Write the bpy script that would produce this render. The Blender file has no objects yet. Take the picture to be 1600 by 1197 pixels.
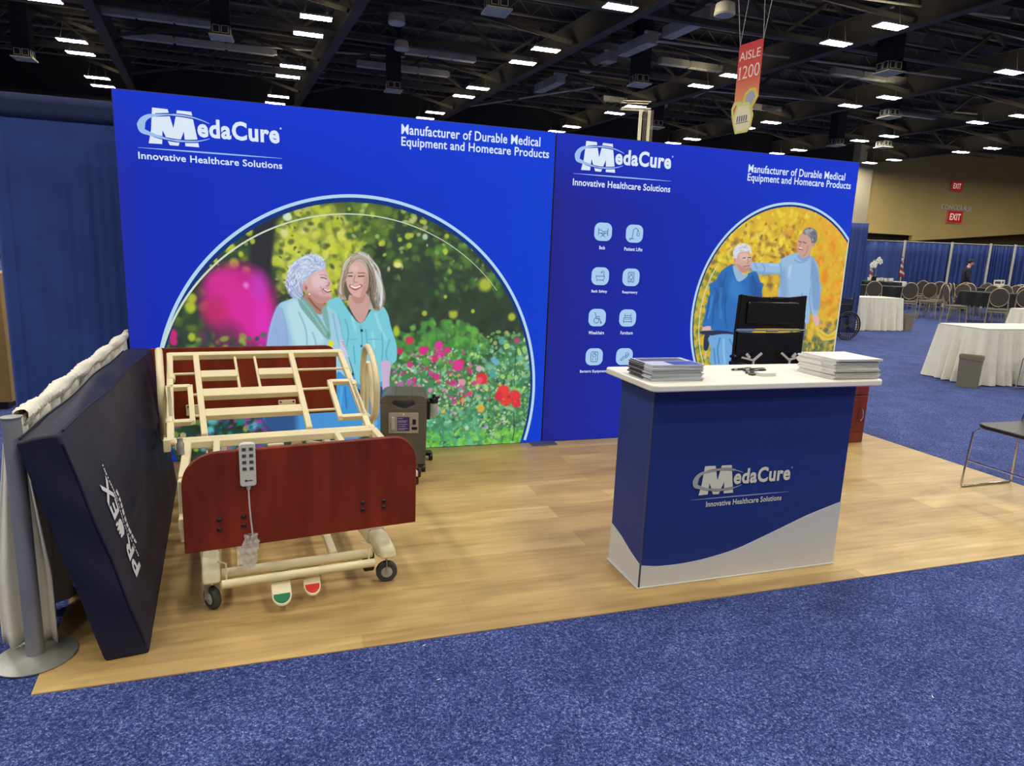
# Exhibition booth with a hospital bed, a reception counter and two backlit display walls, in a dark-ceilinged hall.
# World axes: X runs along the display walls, Y goes away from the camera (display walls at Y = 0), Z up, metres.
import bpy, bmesh, math, random
import numpy as np
from mathutils import Matrix, Vector

scene = bpy.context.scene
COL = scene.collection

# ------------------------------------------------------------------ camera
CAM = bpy.data.cameras.new('camera')
CAM.sensor_fit = 'HORIZONTAL'
CAM.sensor_width = 36.0
CAM.lens = 1046.79 / 1600.0 * 36.0
CAM.clip_end = 300.0
CAM.clip_start = 0.05
cam = bpy.data.objects.new('camera', CAM)
COL.objects.link(cam)
yaw, pitch, roll = -0.3190, 0.1918, 0.0392
_f = Vector((-math.sin(yaw) * math.cos(pitch), math.cos(yaw) * math.cos(pitch), -math.sin(pitch)))
_r = Vector((math.cos(yaw), math.sin(yaw), 0.0))
_u = _r.cross(_f)
_R = _r * math.cos(roll) + _u * math.sin(roll)
_U = _u * math.cos(roll) - _r * math.sin(roll)
cam.matrix_world = Matrix(((_R.x, _U.x, -_f.x, -1.8977), (_R.y, _U.y, -_f.y, -4.9241), (_R.z, _U.z, -_f.z, 1.5025), (0, 0, 0, 1)))
scene.camera = cam

# ------------------------------------------------------------------ world, exposure
world = bpy.data.worlds.new('hall_air')
scene.world = world
world.use_nodes = True
world.node_tree.nodes['Background'].inputs[0].default_value = (1.0, 0.93, 0.82, 1)
world.node_tree.nodes['Background'].inputs[1].default_value = 0.02
scene.view_settings.view_transform = 'Standard'
scene.view_settings.look = 'None'
scene.view_settings.exposure = 0.0
scene.view_settings.gamma = 1.0
scene.view_settings.use_curve_mapping = False
scene.cycles.use_denoising = True
scene.cycles.max_bounces = 6
scene.cycles.sample_clamp_indirect = 4.0
LAMP_STRENGTH = 150.0          # emission of the hall's high bay lamps
LAMP_COLOR = (1.0, 0.955, 0.86)

# lamps of the hall behind and above the camera (the ones in view are built as fixtures further down)
def lamp_xy(i, y):
    return 8.5 + 9.32 * i - 0.105 * (y - 23.7), y
_spots = [(i, r) for r in (-14.2, -11.9, -7.0, -4.7, 0.4, 2.7, 7.9, 10.2) for i in range(-3, 4)]
_spots += [(i, r) for i, n in ((-3, 8), (-2, 3), (-1, 2), (0, 1), (2, 1), (3, 2), (4, 4), (5, 6)) for r in (15.75, 18.05, 23.75, 26.05, 31.7, 33.9, 39.2, 41.4)[:n]]  # last column: unseen lamps added to brighten the tan wall
_spots += [(6, r) for r in (26.05, 31.7, 33.9)]     # unseen lamps added beyond the frame's edge to brighten the tan wall
for _i, _row in _spots:
    _x, _y = lamp_xy(_i, _row)
    _l = bpy.data.lights.new('high_bay_lamp', 'AREA')
    _l.shape = 'RECTANGLE'
    _l.size, _l.size_y = 1.1, 0.36
    _l.color = LAMP_COLOR
    _l.energy = LAMP_STRENGTH * 1.1 * 0.36 * math.pi
    _o = bpy.data.objects.new('high_bay_lamp', _l)
    _o.location = (_x, _y, 9.93)
    COL.objects.link(_o)

# ------------------------------------------------------------------ helpers
PI = math.pi
def lin(c):
    return tuple((v / 12.92 if v <= 0.04045 else ((v + 0.055) / 1.055) ** 2.4) for v in (x / 255.0 for x in c))

def tag(o, label=None, cat=None, group=None, kind=None):
    if label: o['label'] = label
    if cat: o['category'] = cat
    if group: o['group'] = group
    if kind: o['kind'] = kind
    return o

def empty(name, loc=(0, 0, 0), rz=0.0, label=None, cat=None, group=None):
    o = bpy.data.objects.new(name, None)
    o.empty_display_size = 0.1
    COL.objects.link(o)
    o.location = loc
    o.rotation_euler = (0, 0, rz)
    return tag(o, label, cat, group)

def dup(root, loc, rz=None, label=None, group=None, rot=None):
    r = root.copy(); COL.objects.link(r); r.location = loc
    if rz is not None: r.rotation_euler = (0, 0, rz)
    if rot is not None: r.rotation_euler = rot
    if label: r['label'] = label
    if group: r['group'] = group
    for ch in list(root.children):
        c = ch.copy(); COL.objects.link(c); c.parent = r
        for g in ch.children:
            d = g.copy(); COL.objects.link(d); d.parent = c
    return r

def smooth_pts(pts, n=6, closed=False):
    P = [Vector(p) for p in pts]
    if len(P) < 3: return P
    out = []
    m = len(P)
    for i in range(m if closed else m - 1):
        p1, p2 = P[i], P[(i + 1) % m]
        p0 = P[i - 1] if (closed or i > 0) else p1 * 2 - p2
        p3 = P[(i + 2) % m] if (closed or i + 2 < m) else p2 * 2 - p1
        for k in range(n):
            t = k / n
            out.append(0.5 * ((2 * p1) + (p2 - p0) * t + (2 * p0 - 5 * p1 + 4 * p2 - p3) * t * t + (3 * p1 - p0 - 3 * p2 + p3) * t ** 3))
    if not closed: out.append(P[-1])
    return out

class MB:
    """collects shapes into one mesh"""
    def __init__(self):
        self.bm = bmesh.new()
    def box(self, c, size, rot=None):
        m = Matrix.Translation(Vector(c))
        if rot is not None: m = m @ (rot if isinstance(rot, Matrix) else Matrix.Rotation(rot, 4, 'Z'))
        m = m @ Matrix.Diagonal((size[0], size[1], size[2], 1))
        bmesh.ops.create_cube(self.bm, size=1.0, matrix=m)
        return self
    def bb(self, a, b):
        return self.box([(a[i] + b[i]) / 2 for i in range(3)], [abs(b[i] - a[i]) for i in range(3)])
    def bar(self, p0, p1, w, h, up=(0, 0, 1)):
        p0, p1 = Vector(p0), Vector(p1)
        x = (p1 - p0); L = x.length; x.normalize()
        u = Vector(up)
        if abs(u.dot(x)) > 0.99: u = Vector((1, 0, 0))
        y = u.cross(x).normalized(); z = x.cross(y)
        m = Matrix(((x.x, y.x, z.x, 0), (x.y, y.y, z.y, 0), (x.z, y.z, z.z, 0), (0, 0, 0, 1)))
        m = Matrix.Translation((p0 + p1) / 2) @ m @ Matrix.Diagonal((L, w, h, 1))
        bmesh.ops.create_cube(self.bm, size=1.0, matrix=m)
        return self
    def tube(self, pts, r, seg=8, closed=False, smooth=0):
        P = smooth_pts(pts, smooth, closed) if smooth else [Vector(p) for p in pts]
        n = len(P)
        rr = r if isinstance(r, (list, tuple)) else [r] * n
        rings = []
        prev = None
        for i, p in enumerate(P):
            a = P[i - 1] if (closed or i > 0) else P[i]
            b = P[(i + 1) % n] if (closed or i < n - 1) else P[i]
            d = (b - a)
            if d.length < 1e-9: d = Vector((0, 0, 1))
            d.normalize()
            if prev is None:
                u = Vector((0, 0, 1)) if abs(d.z) < 0.9 else Vector((1, 0, 0))
                x = u.cross(d).normalized()
            else:
                x = (prev - d * prev.dot(d))
                x = x.normalized() if x.length > 1e-6 else Vector((1, 0, 0)).cross(d).normalized()
            prev = x
            y = d.cross(x)
            rings.append([self.bm.verts.new(p + (x * math.cos(2 * PI * k / seg) + y * math.sin(2 * PI * k / seg)) * rr[i]) for k in range(seg)])
        for i in range(n if closed else n - 1):
            A, B = rings[i], rings[(i + 1) % n]
            for k in range(seg):
                self.bm.faces.new((A[k], A[(k + 1) % seg], B[(k + 1) % seg], B[k]))
        if not closed:
            self.bm.faces.new(rings[0][::-1]); self.bm.faces.new(rings[-1])
        return self
    def cyl(self, p0, p1, r0, r1=None, seg=20):
        return self.tube([p0, p1], [r0, r0 if r1 is None else r1], seg)
    def lathe(self, prof, c=(0, 0, 0), seg=24, axis='Z', cap=True):
        rings = []
        for r, h in prof:
            ring = []
            for k in range(seg):
                a = 2 * PI * k / seg
                q = (r * math.cos(a), r * math.sin(a), h)
                if axis == 'X': q = (h, q[0], q[1])
                if axis == 'Y': q = (q[1], h, q[0])
                ring.append(self.bm.verts.new((c[0] + q[0], c[1] + q[1], c[2] + q[2])))
            rings.append(ring)
        for A, B in zip(rings, rings[1:]):
            for k in range(seg):
                self.bm.faces.new((A[k], A[(k + 1) % seg], B[(k + 1) % seg], B[k]))
        if cap:
            self.bm.faces.new(rings[0][::-1]); self.bm.faces.new(rings[-1])
        return self
    def ball(self, c, r, sc=(1, 1, 1), seg=12):
        m = Matrix.Translation(Vector(c)) @ Matrix.Diagonal((sc[0], sc[1], sc[2], 1))
        bmesh.ops.create_uvsphere(self.bm, u_segments=seg, v_segments=max(6, seg * 2 // 3), radius=r, matrix=m)
        return self
    def prism(self, pts, fn, t0, t1):
        """outline in 2D, extruded from t0 to t1 through fn(a, b, t)"""
        A = [self.bm.verts.new(fn(a, b, t0)) for a, b in pts]
        B = [self.bm.verts.new(fn(a, b, t1)) for a, b in pts]
        n = len(pts)
        self.bm.faces.new(A[::-1]); self.bm.faces.new(B)
        for i in range(n):
            self.bm.faces.new((A[i], A[(i + 1) % n], B[(i + 1) % n], B[i]))
        return self
    def flat(self, pts):
        self.bm.faces.new([self.bm.verts.new(p) for p in pts])
        return self
    def ribbon(self, pts, w, fn, closed=False):
        """flat strip of width w (number or list) along 2D points, placed with fn(a, b)"""
        P = [Vector((p[0], p[1])) for p in pts]
        n = len(P)
        L, R = [], []
        for i in range(n):
            a = P[i - 1] if (closed or i > 0) else P[i]
            b = P[(i + 1) % n] if (closed or i < n - 1) else P[i]
            d = (b - a).normalized(); nn = Vector((-d.y, d.x))
            ww = (w[i] if isinstance(w, (list, tuple)) else w) / 2
            L.append(self.bm.verts.new(fn(*(P[i] + nn * ww)))); R.append(self.bm.verts.new(fn(*(P[i] - nn * ww))))
        for i in range(n if closed else n - 1):
            j = (i + 1) % n
            self.bm.faces.new((R[i], R[j], L[j], L[i]))
        return self
    def grid(self, fn, nu, nv, closed_u=False):
        V = [[self.bm.verts.new(fn(i / nu, j / nv)) for j in range(nv + 1)] for i in range(nu if closed_u else nu + 1)]
        for i in range(nu):
            a, b = V[i], V[(i + 1) % len(V)] if closed_u else V[i + 1]
            for j in range(nv):
                self.bm.faces.new((a[j], b[j], b[j + 1], a[j + 1]))
        return self
    def build(self, name, m, parent=None, loc=(0, 0, 0), rot=(0, 0, 0), bevel=0.0, seg=2, smooth=True, solid=0.0, subsurf=0, angle=38, fix=True):
        me = bpy.data.meshes.new(name)
        if fix: bmesh.ops.recalc_face_normals(self.bm, faces=self.bm.faces)
        self.bm.to_mesh(me); self.bm.free()
        me.materials.append(m)
        if smooth:
            me.polygons.foreach_set('use_smooth', [True] * len(me.polygons))
            if not subsurf: me.set_sharp_from_angle(angle=math.radians(angle))
        o = bpy.data.objects.new(name, me)
        COL.objects.link(o)
        o.location = loc; o.rotation_euler = rot
        if parent is not None: o.parent = parent
        if solid:
            md = o.modifiers.new('solid', 'SOLIDIFY'); md.thickness = solid; md.offset = 0
        if bevel:
            md = o.modifiers.new('bevel', 'BEVEL'); md.width = bevel; md.segments = seg; md.limit_method = 'ANGLE'; md.angle_limit = math.radians(40)
        if subsurf:
            md = o.modifiers.new('sub', 'SUBSURF'); md.levels = subsurf; md.render_levels = subsurf
        return o

def rounded(x0, y0, x1, y1, r, n=6, corners=(1, 1, 1, 1)):
    """rounded rectangle outline, corners: lower-left, lower-right, upper-right, upper-left"""
    out = []
    for k, (cx, cy, a0) in enumerate(((x0, y0, PI), (x1, y0, 1.5 * PI), (x1, y1, 0.0), (x0, y1, 0.5 * PI))):
        q = corners[k] * r
        if q <= 1e-6:
            out.append((cx, cy)); continue
        ox, oy = (cx + q if k in (0, 3) else cx - q), (cy + q if k in (0, 1) else cy - q)
        for i in range(n + 1):
            a = a0 + 0.5 * PI * i / n
            out.append((ox + q * math.cos(a), oy + q * math.sin(a)))
    return out

def text(name, s, m, parent, box, place, bold=0.0, flip=False):
    """one line of lettering stretched into box = (x0, y0, x1, y1) of the local XY plane; place = matrix of that plane in the parent's frame"""
    cu = bpy.data.curves.new(name, 'FONT')
    cu.body = s; cu.offset = bold; cu.space_character = 1.0 + bold * 2.2; cu.resolution_u = 3
    tmp = bpy.data.objects.new(name, cu)
    COL.objects.link(tmp)
    bpy.context.view_layer.update()
    me = bpy.data.meshes.new_from_object(tmp.evaluated_get(bpy.context.evaluated_depsgraph_get()))
    bpy.data.objects.remove(tmp)
    n = len(me.vertices)
    co = np.empty(n * 3, np.float32); me.vertices.foreach_get('co', co); co = co.reshape(-1, 3)
    lo, hi = co.min(0), co.max(0)
    x0, y0, x1, y1 = box
    co[:, 0] = x0 + (co[:, 0] - lo[0]) / (hi[0] - lo[0]) * (x1 - x0)
    co[:, 1] = y0 + (co[:, 1] - lo[1]) / (hi[1] - lo[1]) * (y1 - y0)
    me.vertices.foreach_set('co', co.ravel())
    me.materials.clear(); me.materials.append(m)
    me.name = name
    o = bpy.data.objects.new(name, me)
    COL.objects.link(o)
    o.parent = parent
    o.matrix_local = place
    return o

UPRIGHT = Matrix.Rotation(PI / 2, 4, 'X')          # local XY plane -> XZ plane facing -Y
def wallplane(y):
    return Matrix.Translation((0, y, 0)) @ UPRIGHT

# ------------------------------------------------------------------ materials
def pm(name, col, rough=0.5, metal=0.0, var=0.0, var_scale=8.0, stretch=(1, 1, 1), bump=0.0, bump_scale=60.0, emit=None, emit_s=0.0, coat=0.0, sheen=0.0, trans=0.0, alpha=1.0, spec=0.5, col2=None):
    m = bpy.data.materials.new(name); m.use_nodes = True
    nt = m.node_tree; N = nt.nodes; L = nt.links
    b = N['Principled BSDF']
    c = lin(col)
    b.inputs['Base Color'].default_value = (*c, 1)
    b.inputs['Roughness'].default_value = rough
    b.inputs['Metallic'].default_value = metal
    b.inputs['Specular IOR Level'].default_value = spec
    b.inputs['Coat Weight'].default_value = coat
    b.inputs['Sheen Weight'].default_value = sheen
    b.inputs['Transmission Weight'].default_value = trans
    b.inputs['Alpha'].default_value = alpha
    if emit:
        b.inputs['Emission Color'].default_value = (*lin(emit), 1); b.inputs['Emission Strength'].default_value = emit_s
    if var or bump:
        tc = N.new('ShaderNodeTexCoord'); mp = N.new('ShaderNodeMapping'); mp.inputs['Scale'].default_value = stretch
        L.new(tc.outputs['Object'], mp.inputs['Vector'])
    if var:
        no = N.new('ShaderNodeTexNoise'); no.inputs['Scale'].default_value = var_scale; no.inputs['Detail'].default_value = 4
        L.new(mp.outputs[0], no.inputs['Vector'])
        rp = N.new('ShaderNodeValToRGB')
        d = lin(col2) if col2 else tuple(max(0, v * (1 - var)) for v in c)
        rp.color_ramp.elements[0].position = 0.3; rp.color_ramp.elements[1].position = 0.7
        rp.color_ramp.elements[0].color = (*d, 1)
        rp.color_ramp.elements[1].color = (*(tuple(min(1, v * (1 + var)) for v in c) if not col2 else c), 1)
        L.new(no.outputs['Fac'], rp.inputs[0]); L.new(rp.outputs[0], b.inputs['Base Color'])
    if bump:
        nb = N.new('ShaderNodeTexNoise'); nb.inputs['Scale'].default_value = bump_scale; nb.inputs['Detail'].default_value = 3
        L.new(mp.outputs[0], nb.inputs['Vector'])
        bp = N.new('ShaderNodeBump'); bp.inputs['Strength'].default_value = bump; bp.inputs['Distance'].default_value = 0.01
        L.new(nb.outputs['Fac'], bp.inputs['Height']); L.new(bp.outputs[0], b.inputs['Normal'])
    return m

def backlit(name, col, s=0.9):
    """translucent printed fabric lit by the light box behind it"""
    return pm(name, tuple(v * 0.35 for v in col), 0.7, emit=col, emit_s=s, spec=0.2)

def backlit_gradient(name, x0, x1, stops, top):
    """blue print with uneven backlight painted in, shifting along the wall and lightening towards its top"""
    m = bpy.data.materials.new(name); m.use_nodes = True
    nt = m.node_tree; N = nt.nodes; L = nt.links; b = N['Principled BSDF']
    tc = N.new('ShaderNodeTexCoord'); sp = N.new('ShaderNodeSeparateXYZ'); L.new(tc.outputs['Object'], sp.inputs[0])
    mr = N.new('ShaderNodeMapRange'); mr.inputs[1].default_value = x0; mr.inputs[2].default_value = x1
    L.new(sp.outputs['X'], mr.inputs[0])
    rp = N.new('ShaderNodeValToRGB'); L.new(mr.outputs[0], rp.inputs[0])
    el = rp.color_ramp.elements
    while len(el) < len(stops): el.new(0.5)
    for e, (p, c) in zip(el, stops): e.position = p; e.color = (*lin(c), 1)
    mz = N.new('ShaderNodeMapRange'); mz.inputs[1].default_value = 1.9; mz.inputs[2].default_value = 2.4
    L.new(sp.outputs['Z'], mz.inputs[0])
    mx = N.new('ShaderNodeMixRGB'); mx.inputs[2].default_value = (*lin(top), 1)
    mm = N.new('ShaderNodeMath'); mm.operation = 'MULTIPLY'; mm.inputs[1].default_value = 0.55
    L.new(mz.outputs[0], mm.inputs[0]); L.new(mm.outputs[0], mx.inputs[0]); L.new(rp.outputs[0], mx.inputs[1])
    L.new(mx.outputs[0], b.inputs['Emission Color']); b.inputs['Emission Strength'].default_value = 0.86
    b.inputs['Base Color'].default_value = (0.003, 0.006, 0.03, 1); b.inputs['Roughness'].default_value = 0.7; b.inputs['Specular IOR Level'].default_value = 0.2
    return m

def attr_backlit(name):
    m = bpy.data.materials.new(name); m.use_nodes = True
    nt = m.node_tree; N = nt.nodes; L = nt.links; b = N['Principled BSDF']
    at = N.new('ShaderNodeAttribute'); at.attribute_name = 'print'
    L.new(at.outputs['Color'], b.inputs['Emission Color']); b.inputs['Emission Strength'].default_value = 0.92
    b.inputs['Base Color'].default_value = (0.03, 0.03, 0.03, 1); b.inputs['Roughness'].default_value = 0.7; b.inputs['Specular IOR Level'].default_value = 0.2
    return m

M_CREAM = pm('cream_enamel', (226, 213, 172), 0.38, var=0.05, var_scale=5)
M_CREAM_PLASTIC = pm('ivory_plastic', (232, 222, 186), 0.45)
M_CHERRY = pm('cherry_laminate', (122, 41, 17), 0.42, var=0.32, var_scale=3.0, stretch=(3.5, 1, 0.6), spec=0.35)
M_CHERRY2 = pm('cherry_cabinet', (116, 42, 22), 0.35, var=0.25, var_scale=4, stretch=(4, 4, 0.7))
M_NAVY_FABRIC = pm('navy_cover', (27, 29, 52), 0.55, var=0.12, var_scale=6, bump=0.25, bump_scale=14, spec=0.3)
M_WHITE = pm('white_print', (232, 234, 236), 0.6)
M_BLACK = pm('black_plastic', (22, 22, 24), 0.4)
M_BLACK_VINYL = pm('black_vinyl', (14, 14, 15), 0.28, bump=0.35, bump_scale=9)
M_BLACK_CLOTH = pm('black_cloth', (17, 17, 19), 0.85)
M_CHROME = pm('chrome', (215, 217, 220), 0.14, 1.0)
M_STEEL = pm('brushed_steel', (158, 158, 154), 0.4, 0.55, var=0.08, var_scale=20)
M_RUBBER = pm('grey_rubber', (58, 60, 62), 0.7)
M_HUB = pm('grey_hub', (170, 172, 172), 0.4)
M_GREY_CASE = pm('warm_grey_case', (92, 88, 80), 0.42, var=0.05, var_scale=10)
M_PANEL_GREY = pm('light_grey_panel', (164, 158, 146), 0.45)
M_SCREEN = pm('violet_label', (62, 52, 112), 0.35)
M_TABLE_WHITE = pm('white_laminate', (238, 235, 222), 0.35)
M_COUNTER_BLUE = pm('counter_blue', (29, 52, 128), 0.5, var=0.06, var_scale=2, spec=0.35)
M_COUNTER_WHITE = pm('counter_white', (206, 208, 208), 0.5)
M_PAPER = pm('paper_white', (228, 226, 220), 0.6)
M_WHITE_CLOTH = pm('white_cloth', (228, 224, 208), 0.85, var=0.04, var_scale=12, sheen=0.2)
M_BLUE_DRAPE = pm('navy_drape', (40, 72, 146), 0.8, var=0.1, var_scale=3, sheen=0.05, col2=(32, 58, 126))
M_BLUE_DRAPE2 = pm('navy_drape_double', (18, 32, 78), 0.8, var=0.08, var_scale=3)
M_BLUE_FAR = pm('blue_drape_far', (46, 70, 136), 0.8, var=0.1, var_scale=2, sheen=0.1)
M_TAUPE = pm('taupe_plastic', (122, 116, 100), 0.5)
M_CHAMPAGNE = pm('champagne_frame', (178, 166, 136), 0.35, 0.5)
M_CHAIR_FABRIC = pm('chair_fabric', (104, 96, 84), 0.9, var=0.12, var_scale=40)
M_CHAIR_FABRIC2 = pm('chair_fabric_dark', (72, 64, 58), 0.9, var=0.12, var_scale=40)
M_DARK_STEEL = pm('dark_roof_steel', (74, 66, 52), 0.8, var=0.25, var_scale=0.6)
M_JOIST = pm('pale_joist', (112, 104, 86), 0.8)
M_ROOF = pm('black_roof_deck', (42, 37, 29), 0.9, var=0.4, var_scale=0.5)
M_DUCT = pm('pale_duct', (190, 180, 150), 0.6, var=0.2, var_scale=1.2)
M_DIFF = pm('black_duct', (34, 33, 31), 0.7)
M_LAMP = pm('lamp_lens', (240, 238, 230), 0.5, emit=(255, 250, 238), emit_s=LAMP_STRENGTH)
M_ADDED_UPLIGHT = pm('lamp_added_uplight', (240, 238, 230), 0.5, emit=(255, 246, 226), emit_s=20)
M_LAMP_BODY = pm('lamp_body', (190, 188, 180), 0.5)
M_WALL_DARK = pm('dark_wall', (40, 35, 27), 0.9)  # wall colour darkened to give the hall's unlit depth
M_WALL_TAN = pm('tan_wall', (212, 184, 112), 0.85, var=0.05, var_scale=0.4)
M_WALL_PALE = pm('pale_column', (172, 162, 134), 0.85)
M_SOFFIT = pm('brown_soffit', (84, 68, 40), 0.85)
M_RED_SIGN = pm('exit_red', (190, 26, 26), 0.4, emit=(200, 24, 24), emit_s=0.25)
M_SIGN_FRAME = pm('sign_frame', (214, 140, 110), 0.5)
M_SIGN_WHITE = pm('sign_white', (250, 240, 236), 0.5, emit=(255, 226, 220), emit_s=0.35)
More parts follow.
